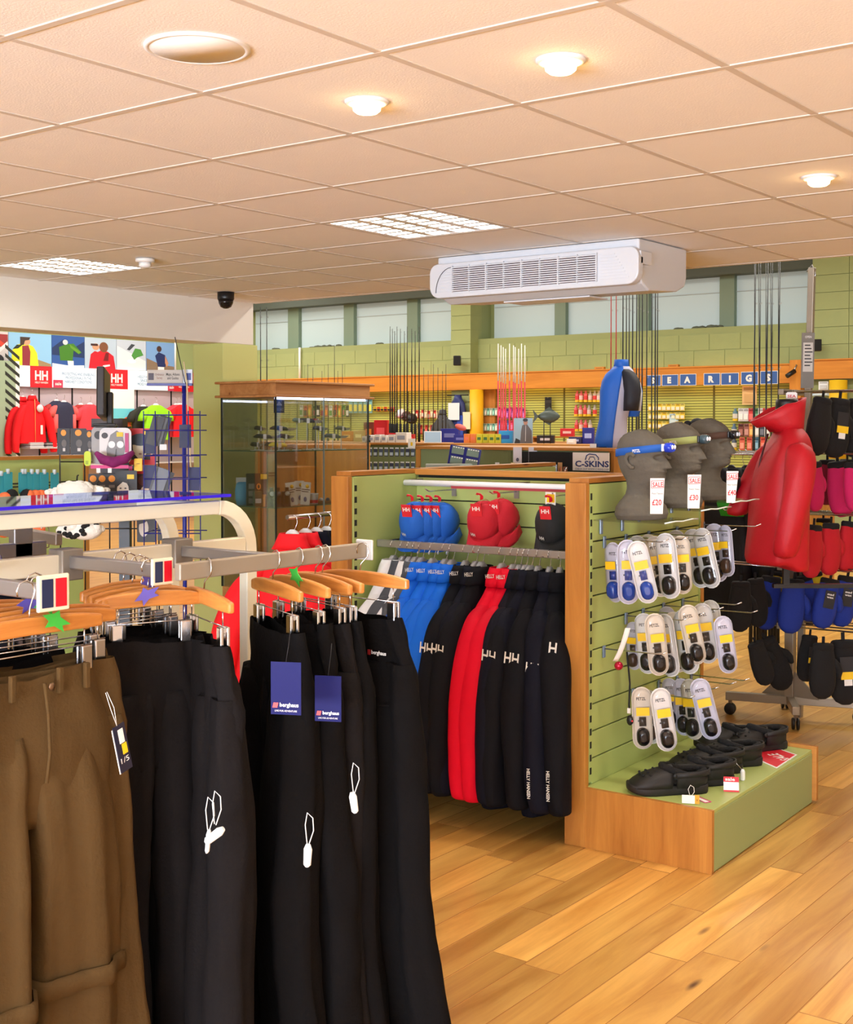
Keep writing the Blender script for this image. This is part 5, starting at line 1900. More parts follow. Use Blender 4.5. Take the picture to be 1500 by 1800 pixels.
WX = -17.0
MB().box(-17.06, -17.02, 11.9, 16.2, 0, 2.24).build('wall_board', mat('brand wall board', (196, 178, 186), .5), wl)
for u in (70, 128, 176, 242, 302):
    y = at(u, 700, x=-17).y
    MB().box(-17.02, -17.01, y - .012, y + .012, 0, 2.22).build('slotted_strip', BLACKM, wl)
PH = .50
us_ = [-62, 14, 90, 148, 204, 256, 306]
art = [
    ((206, 198, 200), [((150, 40, 44), rect(-.1, .05, .31, .33)), ((226, 60, 40), [(-.05, .30), (.02, .32), (.28, .10), (.22, .04)]), ((70, 40, 36), circ(.02, .0, .16, .12)), ((44, 40, 52), circ(.1, -.22, .14, .12)), ((196, 96, 72), rect(.0, -.16, .12, -.04)), ((232, 226, 230), [(.1, -.05), (.3, .18), (.31, .10), (.14, -.1)])], 'red and white rope work'),
    ((140, 192, 232), [((152, 128, 92), [(-.31, -.33), (.31, -.33), (.31, -.28), (.05, -.16), (-.31, -.20)]), ((222, 224, 38), [(-.28, -.33), (-.27, -.02), (-.2, .12), (-.08, .17), (.04, .1), (.1, -.05), (.12, -.33)]), ((140, 40, 56), [(-.12, -.33), (-.12, .1), (-.03, .12), (.0, -.02), (-.01, -.33)]), ((206, 156, 122), circ(-.06, .20, .06, .08)), ((60, 44, 38), [(-.15, .12), (-.15, .3), (.0, .3), (-.02, .24), (-.08, .22), (-.1, .12)]), ((30, 40, 30), [(-.26, .02), (-.2, .12), (-.12, .12), (-.18, .04)])], 'man in a yellow jacket'),
    ((44, 84, 156), [((28, 50, 96), [(-.31, .1), (-.1, .3), (.1, .12), (.31, .28), (.31, -.1), (-.31, -.06)]), ((220, 232, 240), [(-.31, -.33), (.31, -.33), (.31, -.27), (0, -.29), (-.31, -.25)]), ((62, 122, 36), [(-.16, -.18), (-.18, .12), (-.04, .2), (.1, .22), (.26, .02), (.2, -.02), (.1, .06), (.08, -.18)]), ((226, 228, 232), [(-.02, -.18), (-.0, -.33), (.1, -.33), (.1, -.18)]), ((196, 206, 214), circ(-.06, .24, .05, .06)), ((96, 150, 42), [(.02, .2), (.24, .04), (.2, -.01), (.04, .12)])], 'skier in green'),
    ((176, 194, 214), [((196, 24, 44), [(-.24, -.33), (-.2, .0), (-.12, .08), (-.06, .06), (.0, .1), (.14, .08), (.26, -.02), (.30, -.33)]), ((120, 74, 50), circ(.06, .18, .09, .12)), ((204, 150, 118), circ(-.1, .18, .07, .08)), ((60, 30, 30), rect(-.2, .2, -.06, .25)), ((110, 20, 30), [(.05, -.14), (.1, .05), (.16, .05), (.15, -.14)]), ((230, 220, 224), [(.04, -.3), (.18, -.26), (.18, -.22), (.04, -.25)])], 'person in red looking through binoculars'),
    ((186, 196, 212), [((216, 222, 230), [(-.31, -.33), (.31, -.33), (.31, -.1), (-.31, .24)]), ((74, 140, 64), [(.0, .02), (.08, .2), (.2, .18), (.26, .04), (.12, -.02), (.06, -.08)]), ((60, 66, 76), [(-.1, .16), (.0, .3), (.08, .28), (-.04, .14)]), ((240, 244, 248), circ(.0, -.12, .1, .05))], 'green skier on a snow slope'),
    ((120, 160, 212), [((132, 110, 92), [(-.31, -.33), (.31, -.33), (.31, -.2), (.0, -.16), (-.31, -.02)]), ((30, 44, 98), [(-.06, -.22), (-.12, .05), (-.04, .14), (.1, .08), (.16, -.06), (.1, -.22)]), ((70, 44, 40), circ(-.03, .22, .055, .075)), ((226, 226, 230), rect(-.06, -.33, .08, -.22)), ((196, 140, 110), [(.1, .06), (.18, -.12), (.14, -.22), (.1, -.12)])], 'man in a navy shirt')]
for k in range(6):
    y0, y1 = at(us_[k], 615, x=WX).y, at(us_[k + 1], 615, x=WX).y
    if k == 0:
        y0 = y1 - .64
    w = y1 - y0
    zc = 2.55 + PH / 2
    t = thing('photo_poster', 'square photo poster above the white brand band showing %s' % art[k][2], 'poster', (WX, (y0 + y1) / 2, zc), 0, 'photo posters over the brand wall')
    mw = frame((0, 0, 0), (0, 1, 0), (0, 0, 1))
    flat('print_sheet', rect(-w / 2 + .004, -PH / 2, w / 2 - .004, PH / 2), pm_(art[k][0]), t, mw, .0, .012)
    for n_, (c_, pts) in enumerate(art[k][1]):
        flat('printed_shape', [(x * w / .64, y * .46 / .66 - .02) for x, y in pts], pm_(c_), t, mw, .012 + .0006 * n_, .0006)
# white header band with the red logos
yb0, yb1 = at(28, 660, x=-16.97).y, 16.0
t = thing('header_board', 'long white header board with red logo squares above the sportswear', 'sign', (-16.98, yb0, 2.38))
mw = frame((0, 0, 0), (0, 1, 0), (0, 0, 1))
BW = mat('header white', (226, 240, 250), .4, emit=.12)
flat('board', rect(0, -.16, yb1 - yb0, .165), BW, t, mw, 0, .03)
for u0, u1 in ((53, 91), (185, 224), (305, 340)):
    a, b_ = at(u0, 660, x=-16.95).y - yb0, at(u1, 660, x=-16.95).y - yb0
    s_ = flat('logo_square', rect(a, -.17, b_, .165), REDC, t, mw, .03, .01)
    text('HH', WHITE, s_, Matrix.Translation(((a + b_) / 2, .02, .042)), .24, .15, .03)
    text('HELLY HANSEN', WHITE, s_, Matrix.Translation(((a + b_) / 2, -.09, .042)), .24, .03, .01)
for u, s_ in ((138, 'PROTECTING AND ENABLING\nPROFESSIONALS IN THE\nHARSHEST CONDITIONS'), (258, 'HELLY HANSEN\nSINCE 1877\nMOSS NORWAY')):
    text(s_, BLUEINK, t, mw @ Matrix.Translation((at(u, 660, x=-16.95).y - yb0, .0, .032)), .64 if u == 138 else .4, .17)
for u in (102, 302):
    c0 = at(u, 672, x=-16.95).y - yb0
    s_ = flat('small_logo', rect(c0 - .09, -.165, c0 + .09, -.04), pm_((200, 60, 92)), t, mw, .03, .006)
    text('sale', WHITE, s_, Matrix.Translation((c0, -.10, .038)), .12, .05, .02)
# striped fin at the edge of the brand wall
ya, yc = at(4, 700, x=-16.9).y, at(31, 700, x=-16.9).y
t = thing('striped_panel', 'tall pale green panel with black diagonal stripes at the edge of the brand wall', 'panel', (-16.9, ya, .9))
mw = frame((0, 0, 0), (0, 1, 0), (0, 0, 1))
w = yc - ya
flat('panel', rect(-.6, -.9, w, 1.70), mat('pale sage panel', (156, 176, 150), .5), t, mw, 0, .05)
flat('white_edge', rect(w - .07, .0, w, 1.70), WHITE, t, mw, .05, .002)
for k in range(14):
    z = .02 + k * .135
    flat('stripe', [(.02, z + .12), (w, z - .06), (w, z - .005), (.02, z + .175)], mat('stripe black', (28, 32, 28), .6), t, mw, .052, .002)


# ---- short-sleeved shirts and jackets displayed on the brand wall
def tee(label, m, loc, rotz, group, s=1.0, panel=None, seed=1):
    t = thing('tee_shirt', label, 't-shirt', loc, rotz, group)
    t.scale = (s, s, s)
    b_ = MB()
    ph = seed * 1.3
    lv = [(-.105, .03, .075), (-.125, .04, .12), (-.16, .05, .18), (-.20, .055, .215), (-.30, .058, .225), (-.45, .058, .225), (-.60, .058, .228), (-.66, .055, .23)]
    b_.loft([cring(0, 0, z, tx, wy, 28, .004 - z * .012, 3, ph + z, .8) for z, tx, wy in lv], True, False)
    b_.build('body', m, t)
    for sg in (-1, 1):
        q = MB()
        q.loft([cring(0, sg * y, z, r_ * .8, r_, 14, .003, 3, ph) for z, y, r_ in ((-.165, .165, .03), (-.20, .205, .06), (-.28, .245, .07), (-.36, .27, .068))])
        q.build('sleeve', panel or m, t)
    w_ = MB()
    w_.loft([cring(0, 0, -.078, .012, .03, 12), cring(0, 0, -.105, .02, .06, 12), cring(0, 0, -.13, .02, .10, 12)])
    hg = w_.build('hanger', WHITEPL, t)
    MB().tube([(0, 0, -.08), (0, .016, -.035), (0, .024, -.012), (0, .018, .012), (0, .0, .02), (0, -.018, .010)], .003, 6).build('hook', CHROME, hg)
    if panel:
        for sg in (-1, 1):
            MB().loft([cring(.0, sg * .19, z, .062, .05, 14) for z in (-.32, -.5, -.64)]).build('side_panel', panel, t)
    return t


gW = 'sportswear on the brand wall'
j = jacket('display_jacket', 'coral', 'bright red full-zip jacket hanging at the edge of the brand wall', (-16.72, at(57, 700, x=-16.72).y, 2.14), 0, gW, variant=3, length=.80, hanger=WHITEPL, fab=FAB['coral'])
MB().tube([(.055, 0, -.12), (.066, 0, -.3), (.068, 0, -.55), (.068, 0, -.78)], .006, 6).build('zip', mat('orange zip', (250, 150, 90), .5), j)
MB().lathe([(.06, 0), (.06, .004), (.001, .004)], 20).build('round_sticker', mat('round sticker', (230, 214, 224), .5), j, mw=Matrix.Translation((.072, .085, -.26)) @ Matrix.Rotation(PI / 2, 4, 'Y'))
MB().box(.075, .078, .09, .13, -.66, -.52).build('swing_tag', WHITE, j)
jacket('display_jacket', 'coral', 'red jacket tucked behind the full-zip one at the striped panel', (-16.90, at(40, 700, x=-16.9).y, 2.12), .1, gW, variant=1, length=.80, hanger=WHITEPL)
CORAL = mat('coral jersey', (228, 58, 72), .8, noise=.1)
NAVYJ = mat('navy jersey', (40, 42, 70), .8, noise=.1)
PINKJ = mat('salmon jersey', (222, 96, 96), .8, noise=.1)
REDJ2 = mat('rusty red jersey', (176, 44, 40), .8, noise=.1)
LIMEJ = mat('lime jersey', (150, 224, 24), .8, noise=.06)
CHARJ = mat('charcoal jersey', (44, 42, 36), .8, noise=.1)
tee('dark navy and rust tee behind the navy and salmon one', NAVYJ, (-16.85, at(99, 700, x=-16.85).y, 2.10), .2, gW, .9, REDJ2, 2)
tee('navy tee with salmon side panels on the brand wall', NAVYJ, (-16.68, at(112, 700, x=-16.68).y, 2.08), 0, gW, .9, PINKJ, 3)
tee('heathered coral tee beside the black monitor', CORAL, (-16.68, at(158, 700, x=-16.68).y, 2.06), 0, gW, 1.0, None, 4)
tee('rusty red tee behind the coral one', REDJ2, (-16.85, at(142, 700, x=-16.85).y, 2.05), .15, gW, .95, None, 5)
tee('charcoal tee behind the lime green one', CHARJ, (-16.85, at(252, 700, x=-16.85).y, 2.05), 0, gW, 1.05, None, 6)
tee('lime green tee on the brand wall', LIMEJ, (-16.62, at(274, 700, x=-16.62).y, 2.07), -.1, gW, 1.05, None, 7)
for k in range(3):
    tee('red tee in the row nearest the column, %s from the front' % ords[k], CORAL if k else FAB['coral'], (-16.60 - .11 * k, at(322 - 6 * k, 700, x=-16.6 - .11 * k).y, 2.08), 0, gW, 1.0, None, 8 + k)
a, b_ = at(191, 720, x=-16.9), at(236, 720, x=-16.9)
t = thing('photo_poster', 'bright summer photo poster between the coral and charcoal tees', 'poster', (-16.9, (a.y + b_.y) / 2, 1.80))
mw = frame((0, 0, 0), (0, 1, 0), (0, 0, 1))
w = (b_.y - a.y) / 2
for n_, (c_, pts) in enumerate([((250, 250, 246), rect(-w, -.45, w, .42)), ((112, 206, 224), rect(-w, -.12, w, .10)), ((200, 190, 60), rect(-w, -.45, w, -.10)), ((240, 110, 60), circ(.10, -.24, .1, .2)), ((60, 150, 220), circ(-.15, -.2, .08, .1)), ((250, 180, 60), circ(.02, -.3, .08, .1)), ((140, 170, 60), circ(-.02, -.12, .14, .06))]):
    flat('printed_shape' if n_ else 'print_sheet', pts, pm_(c_), t, mw, .001 + .002 * n_, .002)
MB().box(-16.98, -16.6, 12.0, 16.0, .98, 1.0).build('wall_shelf', mat('shelf pale', (206, 200, 202), .5), wl)
MB().box(-16.98, -16.6, 11.95, 14.0, 1.26, 1.28).build('wall_shelf', MATS['shelf pale'], wl)
cols_ = [(216, 212, 216), (176, 170, 176), (60, 56, 60), (150, 140, 146), (30, 130, 140), (40, 40, 44)]
for k in range(12):
    y = 12.1 + .30 * (k % 6)
    t = thing('folded_garment', 'folded %s sweater on the shelf below the red jacket, %s along' % ('grey' if k < 6 else 'dark', ords[k]), 'sweater', (-16.75, y, 1.28 + .04 * (k // 6)), 0, 'folded sweaters under the brand wall')
    MB().box(-.12, .12, -.13, .13, 0, .02).build('lower_fold', pm_(cols_[k % 6]), t, bevel=.008)
    MB().box(-.115, .12, -.125, .125, .02, .038).build('upper_fold', pm_(cols_[(k + 1) % 6]), t, bevel=.008)

# ================================================================== NECKWEAR STAND, MONITOR, MAP SPINNER
def px_thing(name, label, cat, u, v, d, group=None, turn=0.0):
    return thing(name, label, cat, at(u, v, d=d), YAW + turn, group)


MWF = frame((0, 0, 0), (1, 0, 0), (0, 0, 1))    # faces local -y


def rrect(w, h, r, n=4):
    o = []
    for cx, cy_, a0 in ((w - r, h - r, 0), (-w + r, h - r, PI / 2), (-w + r, -h + r, PI), (w - r, -h + r, 1.5 * PI)):
        for k in range(n + 1):
            a = a0 + PI / 2 * k / n
            o.append((cx + r * math.cos(a), cy_ + r * math.sin(a)))
    return o


def packcard(label, u, v, wpx, hpx, d, rgb, shapes, rnd=.1, turn=0.0, cat='pack', name='neckwear_pack', group='neckwear packs on the stand'):
    t = px_thing(name, label, cat, u, v, d, group, turn)
    w, h = wpx * d / FPX / 2, hpx * d / FPX / 2
    flat('card', rrect(w, h, rnd * min(w, h) + .001), pm_(rgb), t, MWF, -.004, .006)
    for n_, (nm, c_, pts) in enumerate(shapes):
        flat(nm, [(x * w, y * h) for x, y in pts], pm_(c_), t, MWF, .003 + .001 * n_, .0012)
    return t


nd = 7.0
b0 = at(215, 1000, d=7.25)
st = thing('neckwear_stand', 'black wire stand holding neckwear packs below the monitor', 'display stand', (b0.x, b0.y, 0), YAW)
MB().box(-.03, .03, .05, .11, 0, 1.60).build('post', BLACK, st)
MB().lathe([(.25, 0), (.25, .015), (.04, .03)], 20).build('foot', BLACK, st)
MB().box(-.165, .012, -.02, .1, 1.595, 1.645).build('header_box', mat('dark brown box', (52, 34, 32), .5), st)
for z in (1.56, 1.40, 1.22, 1.02, .8):
    MB().tube([(-.36, .04, z), (.20, .04, z)], .004, 6).build('grid_wire', BLACK, st)
for x in (-.36, -.22, -.08, .06, .20):
    MB().tube([(x, .04, .5), (x, .04, 1.58)], .004, 6).build('grid_wire', BLACK, st)
YD = (246, 200, 20)
face = lambda sk, hair: [('print_hair', hair, circ(0, .35, .75, .55)), ('print_face', sk, circ(0, -.1, .5, .6)), ('print_mouth', (120, 90, 80), circ(0, -.42, .14, .06))]
OD = lambda y: [('orange_dot', (240, 150, 20), circ(0, y, .42, .24))]
for k, (u, v, w, h) in enumerate(((112, 776, 22, 46), (138, 776, 28, 46), (157, 778, 18, 44))):
    packcard('black neckwear pack with an orange dot, %s of three in the upper row' % ords[k], u, v, w, h, nd, (30, 26, 26), OD(.66) + [('print_figure', (90, 84, 80), circ(.1, -.15, .4, .3)), ('print_label', (206, 200, 196), rect(-.1, -.75, .3, -.5))])
packcard('grey neckwear pack partly behind the bearded dog print', 183, 783, 44, 66, nd - .05, (168, 164, 162), [('black_dot', (40, 38, 38), circ(-.45, .55, .32, .22)), ('print_hair', (110, 108, 108), [(-.2, -.9), (.0, .5), (.6, .6), (.8, -.9)])], .4)
packcard('white neckwear pack with a grey bearded face and white sunglasses', 203, 783, 56, 62, nd - .1, (232, 230, 230),
         [('black_dot', (60, 56, 56), circ(-.66, .56, .2, .17)), ('print_hair', (136, 134, 134), [(-.5, -.9), (-.55, -.2), (-.3, .6), (.1, .85), (.45, .6), (.6, -.1), (.5, -.9), (0, -1)]), ('print_lens', (244, 246, 246), circ(-.22, .05, .22, .2)), ('print_lens', (244, 246, 246), circ(.32, .05, .22, .2)), ('yellow_sticker', YD, rect(.1, .5, .5, .75)), ('pink_strip', (190, 60, 120), rect(.62, -.4, .85, .7)), ('print_line', (90, 88, 88), [(-.05, -.8), (.05, -.2), (.1, -.2), (.06, -.8)])], .35)
packcard('red-edged pack with a dark fur hat over a pale printed face', 250, 785, 46, 64, nd, (196, 30, 40), [('black_field', (30, 26, 26), rect(-.95, -.72, .62, .55)), ('print_face', (206, 196, 168), [(-.72, .1), (-.66, -.35), (-.2, -.72), (.1, -.72), (.38, -.3), (.4, .1)]), ('print_hat', (34, 46, 60), circ(-.1, .38, .85, .34)), ('yellow_sticker', YD, rect(.1, .66, .5, .88)), ('side_text', (232, 214, 196), rect(.7, -.5, .84, .2)), ('print_mouth', (150, 110, 96), circ(-.12, -.4, .12, .05))])
packcard('yellow-green sock card beside the neckwear packs', 154, 806, 12, 26, nd - .1, (200, 222, 30), [('fold_mark', (160, 180, 20), rect(-.6, -.8, .2, -.3))], .8)
t = px_thing('snood_roll', 'magenta and black snood draped under the bearded face pack', 'snood', 202, 806, nd - .18)
MB().tube([(-.10, 0, .03), (-.06, -.02, -.005), (0, -.03, -.02), (.06, -.02, -.002), (.10, 0, .035)], [.012, .026, .03, .026, .012], 10).build('fabric', mat('magenta snood', (128, 22, 96), .8, noise=.5, nscale=25), t)
MB().box(-.12, .08, -.034, -.032, -.052, -.034).build('pink_label', pm_((206, 40, 120)), t)
for x in (-.08, -.02):
    MB().box(x - .008, x + .012, -.04, -.036, -.075, -.05).build('paper_tag', WHITE, t)
packcard('yellow price card hanging under the fur hat pack', 243, 817, 14, 22, nd - .12, YD, [('print_line', (190, 140, 20), rect(-.4, .1, .4, .25))], .2)
packcard('brown and black striped neckwear pack in the middle of the stand', 205, 828, 62, 18, nd, (48, 32, 34), [('pink_strip', (206, 40, 120), rect(.7, -1, .9, 1))])
for k, u in enumerate((164, 180, 197)):
    packcard('black neckwear pack with an orange dot, %s of three in the lower row' % ords[k], u, 855, 17, 44, nd - .05 * k, (34, 28, 28), [('orange_dot', (240, 150, 20), circ(0, .62, .7, .27)), ('print_label', (120, 110, 104), rect(-.6, -.1, .6, .12))])
packcard('black pack with a white drawn girl face and a yellow sticker', 222, 852, 38, 50, nd - .12, (32, 28, 28), [('print_face', (226, 222, 212), circ(-.3, -.35, .55, .6)), ('print_hair', (20, 18, 18), [(-.9, -.2), (-.6, .5), (.1, .5), (.4, -.2), (.1, .1), (-.3, .2)]), ('yellow_sticker', YD, rect(.1, .4, .75, .72)), ('print_eye', (60, 60, 60), circ(-.5, -.25, .1, .05)), ('print_eye', (60, 60, 60), circ(-.05, -.25, .1, .05))])
packcard('red-edged pack with a brown fur hat in the lower row', 259, 852, 36, 48, nd, (196, 34, 40), [('dark_field', (60, 36, 34), rect(-1, -.8, .6, .8)), ('print_hat', (98, 50, 44), circ(-.2, .3, .7, .4)), ('print_face', (220, 204, 180), circ(-.2, -.5, .45, .4)), ('yellow_sticker', YD, rect(.1, .7, .6, .95))])
packcard('black pack with a drawn face seen below the glass top', 258, 922, 34, 62, nd, (34, 30, 30), [('print_face', (200, 194, 184), circ(-.3, -.2, .5, .5)), ('print_hair', (24, 20, 20), [(-.9, .0), (-.5, .4), (.2, .3), (-.2, .1)]), ('yellow_sticker', YD, rect(-.2, .6, .5, .85))])
packcard('dark pack with pale lettering seen through the rack arch', 285, 920, 16, 60, nd, (42, 36, 34), [('print_label', (190, 176, 150), rect(-.4, .2, .4, .6))])
# monitor seen almost edge-on
q0 = at(182, 742, d=6.9)
t = thing('monitor', 'black monitor seen edge-on above the neckwear packs', 'monitor', q0, YAW - 1.02)
MB().box(-.17, .17, -.02, .02, .02, .28).build('screen_case', mat('monitor black', (36, 30, 30), .4), t, bevel=.006)
MB().box(-.155, .155, -.022, -.02, .035, .265).build('screen', mat('dark screen', (12, 12, 14), .1), t)
MB().box(-.03, .03, .02, .05, -.02, .16).build('stand_neck', BLACK, t, bevel=.005)
MB().box(-.07, .07, -.05, .07, -.025, -.012).build('stand_foot', BLACK, t, bevel=.004)
t.rotation_euler = (.0, math.radians(-5), YAW - 1.42)
# map spinner
sd = 6.7
b0 = at(325, 1000, d=sd)
BLUEW = mat('blue painted wire', (30, 36, 130), .4)
sp = thing('map_spinner', 'blue wire map spinner with a grey header sign in front of the column', 'display stand', (b0.x, b0.y, 0), YAW)
MB().tube([(0, 0, 0.02), (0, 0, 1.82)], .011, 10).build('post', BLUEW, sp)
MB().lathe([(.24, 0), (.24, .012), (.03, .03)], 20).build('foot', BLUEW, sp)
hs = MB().box(-.19, -.005, -.012, .012, 1.825, 1.895).build('header_sign', mat('sign grey', (176, 170, 160), .5), sp, bevel=.002)
MB().box(-.19, .045, -.02, .02, 1.812, 1.825).build('header_tray', BLUEW, sp)
MB().box(-.004, .045, -.010, .01, 1.825, 1.897).build('sign_return', mat('sign pale', (206, 214, 226), .5), hs)
text('Ordnance\nSurvey', mat('sign brown', (120, 70, 60), .6), hs, frame((-.125, -.0128, 1.86), (1, 0, 0), (0, 0, 1)), .045, .034)
text('Maps, Atlases\nand Guides', BLACKINK, hs, frame((-.055, -.0128, 1.862), (1, 0, 0), (0, 0, 1)), .07, .034, .01)
MB().box(-.183, -.155, -.0135, -.012, 1.842, 1.878).build('emblem', pm_((60, 52, 66)), hs)
MB().box(.012, .038, -.0125, -.010, 1.842, 1.878).build('emblem', pm_((40, 60, 140)), hs)
for z in (1.66, 1.58, 1.45, 1.33, 1.20, 1.05, .9):
    for yy in (-.10, .10):
        MB().tube([(-.19, yy, z), (.10, yy, z)], .003, 5).build('basket_wire', BLUEW, sp)
    MB().tube([(-.19, -.10, z), (-.19, .10, z)], .003, 5).build('basket_wire', BLUEW, sp)
for x in (-.19, -.13, -.06, .04, .10):
    MB().tube([(x, -.10, .85), (x, -.10, 1.68)], .003, 5).build('basket_wire', BLUEW, sp)
MAPC = [(70, 74, 80), (96, 100, 104), (40, 50, 84), (58, 62, 66), (120, 128, 140), (44, 52, 96)]
for k, (x, z, ln, tl, c_) in enumerate(((-.155, 1.58, .15, .28, 0), (-.14, 1.58, .15, .28, 1), (-.125, 1.585, .15, .30, 3), (-.165, 1.52, .12, .1, 2), (-.155, 1.31, .17, .30, 1), (-.14, 1.31, .16, .34, 4), (-.125, 1.30, .16, .38, 0), (-.17, 1.34, .12, .05, 5), (.02, 1.55, .12, .0, 2), (.06, 1.33, .12, .02, 5))):
    pth = sp.matrix_basis
    t = thing('folded_map', '%s folded map in the blue spinner, %s of ten' % (('dark grey', 'grey', 'navy', 'charcoal', 'pale grey', 'blue')[c_], ords[k]), 'map', Vector((b0.x, b0.y, 0)) + Matrix.Rotation(YAW, 3, 'Z') @ Vector((x, -.085 + .012 * k % .03, z - ln / 2)), 0, 'maps in the spinner', rot=(0, tl, YAW + .2))
    MB().box(-.030, .030, -.004, .0, 0, ln).build('cover', pm_(MAPC[c_]), t)
    MB().box(-.028, .030, .0, .003, .002, ln - .002).build('pages', WHITE, t)
packcard('small white price ticket clipped to the map spinner', 287, 786, 12, 10, sd - .12, (226, 232, 238), [], .1, .2, 'tag', 'price_ticket', None)
t = px_thing('power_cable', 'cream power cable hanging down beside the blue spinner post', 'cable', 330, 690, sd - .05)
MB().tube([(-.02, 0, .16), (-.004, 0, .05), (0, 0, -.05), (.008, 0, -.25), (.018, 0, -.45), (.022, 0, -.60)], .004, 6).build('cord', mat('cream cable', (206, 190, 150), .6), t)
t = px_thing('black_wire', 'thin black wire running down from the bulkhead to the map sign', 'cable', 318, 640, sd - .05)
MB().tube([(-.03, 0, .14), (0, 0, 0), (.02, 0, -.09), (.03, 0, -.11)], .0025, 5).build('cord', BLACK, t)

# ================================================================== LOW GONDOLA WITH SWIM AND HAT GOODS
c0 = at(146, 803, d=8.4)
lg = thing('low_gondola', 'low green gondola with a pine frame behind the rack glass top', 'display stand', (c0.x, c0.y, 0))
zt = 1.392
MB().box(-.06, .0, -1.9, 0, .05, zt).build('panel', GREEN, lg)
MB().box(-.075, .015, -1.9, .03, zt, zt + .022).build('top_cap', PINE_Y, lg)
MB().box(-.075, .015, .0, .035, 0, zt).build('end_post', PINE, lg)
for z in (1.245, 1.225):
    MB().tube([(.02, -1.8, z), (.02, -.02, z)], .005, 6).build('peg_rail', BLACK, lg)
MB().box(-.06, .30, -1.9, .03, 0, .12).build('base', GREEN_D, lg)
TEAL = pm_((60, 164, 176))
ORG = mat('orange foam', (255, 120, 66), .6)
for k, (u, v, org) in enumerate(((14, 862, 0), (44, 862, 1), (56, 862, 1), (66, 862, 1), (78, 862, 1), (96, 862, 0), (2, 866, 1), (62, 922, 2), (1, 926, 2), (40, 862, 0))):
    p = at(u, v, x=c0.x + .22)
    t = thing('swim_pack', 'teal-carded swim accessory on the low gondola, %s of its pegs' % ords[k], 'pack', p, .15, 'teal carded swim goods')
    if org < 2:
        flat('card', rrect(.035, .065, .006), TEAL, t, frame((0, 0, .045), (0, 1, 0), (0, 0, 1)), 0, .002)
        MB().lathe([(.012, .1), (.012, .13)], 8).build('hang_clip', mat('clip clear', (200, 214, 220), .2), t)
    if org:
        MB().ell((.03, 0, -.03), (.035, .045, .035), 12, 7).build('foam_float', ORG, t)
    else:
        MB().ell((.03, 0, -.035), (.03, .05, .045), 10, 6).build('goggle_case', BLACKM, t)
FLUFF = mat('white fluffy knit', (250, 248, 238), .95, bump=1.0, bscale=70)


def fluffy(label, u, v, s, d, m, spots=False):
    p = at(u, v, d=d)
    t = thing('fluffy_hat', label, 'hat', p, YAW, 'fluffy hats on the low gondola')
    r_ = random.Random(u)
    b_ = MB()
    b_.ell((0, 0, 0), (.10 * s, .07 * s, .055 * s), 20, 10)
    for k in range(14):
        a = r_.uniform(0, PI)
        b_.ell((.085 * s * math.cos(a), r_.uniform(-.04, .04), .04 * s * math.sin(a)), (.028 * s, .028 * s, .022 * s), 8, 5)
    b_.build('knit', m, t)
    MB().tube([(.01, 0, .06 * s), (.012, 0, .085 * s), (.02, -.01, .088 * s)], .004, 6).build('hook_tag', BLACK, t)
    if spots:
        for k in range(9):
            x, z = r_.uniform(-.08, .08) * s, r_.uniform(-.035, .04) * s
            MB().ell((x, -.072 * s * math.sqrt(max(.1, 1 - (x / (.1 * s)) ** 2 - (z / (.055 * s)) ** 2)), z), (.016, .012, .012), 8, 5).build('black_spot', BLACKM, t)
    return t


fluffy('white fluffy hat in the middle of the low gondola pegs', 132, 864, .95, 6.55, FLUFF)
fluffy('white fluffy hat behind the first, nearer the neckwear stand', 168, 868, .72, 6.62, FLUFF)
fluffy('white fluffy hat half hidden by the orange floats', 104, 870, .68, 6.68, FLUFF)
fluffy('white hat with black cow spots below the glass top', 128, 934, .74, 6.6, FLUFF, True)
fluffy('larger white cow-spotted hat next to the smaller one', 150, 933, .86, 6.5, FLUFF, True)

# ================================================================== GLASS CABINET
kx0, kx1, ky0, ky1 = -6.44, -5.93, 6.19, 7.15
KO = Vector(((kx0 + kx1) / 2, (ky0 + ky1) / 2, 0))
cb = thing('glass_cabinet', 'tall glass display cabinet with a pine cornice beside the green column', 'display cabinet', KO)
hx, hy = (kx1 - kx0) / 2, (ky1 - ky0) / 2
CORN = wood_mat('cabinet pine', (168, 106, 52), (206, 150, 96), 'Y', 1.0)
MB().box(-hx - .01, hx + .01, -hy - .01, hy + .01, 1.812, 1.890).build('cornice', CORN, cb, bevel=.003)
MB().box(-hx - .035, hx + .035, -hy - .035, hy + .035, 1.890, 1.906).build('cornice_cap', CORN, cb, bevel=.004)
MB().box(-hx - .035, hx + .035, -hy - .035, hy + .035, 1.796, 1.812).build('cornice_lip', CORN, cb, bevel=.004)
MB().box(-hx, hx, -hy, hy, 0, .50).build('base', CORN, cb, bevel=.003)
for nm, b_ in (('x', (hx - .004, hx, -hy, hy)), ('x', (-hx, -hx + .004, -hy, hy)), ('y', (-hx, hx, -hy, -hy + .004)), ('y', (-hx, hx, hy - .004, hy))):
    MB().box(b_[0], b_[1], b_[2], b_[3], .50, 1.796).build('glass_pane', CLEAR, cb)
for x in (-hx, hx):
    for y in (-hy, hy):
        MB().box(x - .005, x + .005, y - .005, y + .005, .50, 1.796).build('corner_edge', mat('cabinet edge', (34, 44, 40), .3), cb)
MB().box(hx - .004, hx + .004, -.003, .003, .50, 1.796).build('door_edge', mat('pane edge', (110, 130, 126), .2), cb)
MB().box(hx - .03, hx - .006, -hy + .02, hy - .02, 1.782, 1.796).build('lamp_strip', mat('cabinet lamp', (214, 224, 255), .4, emit=7), cb)
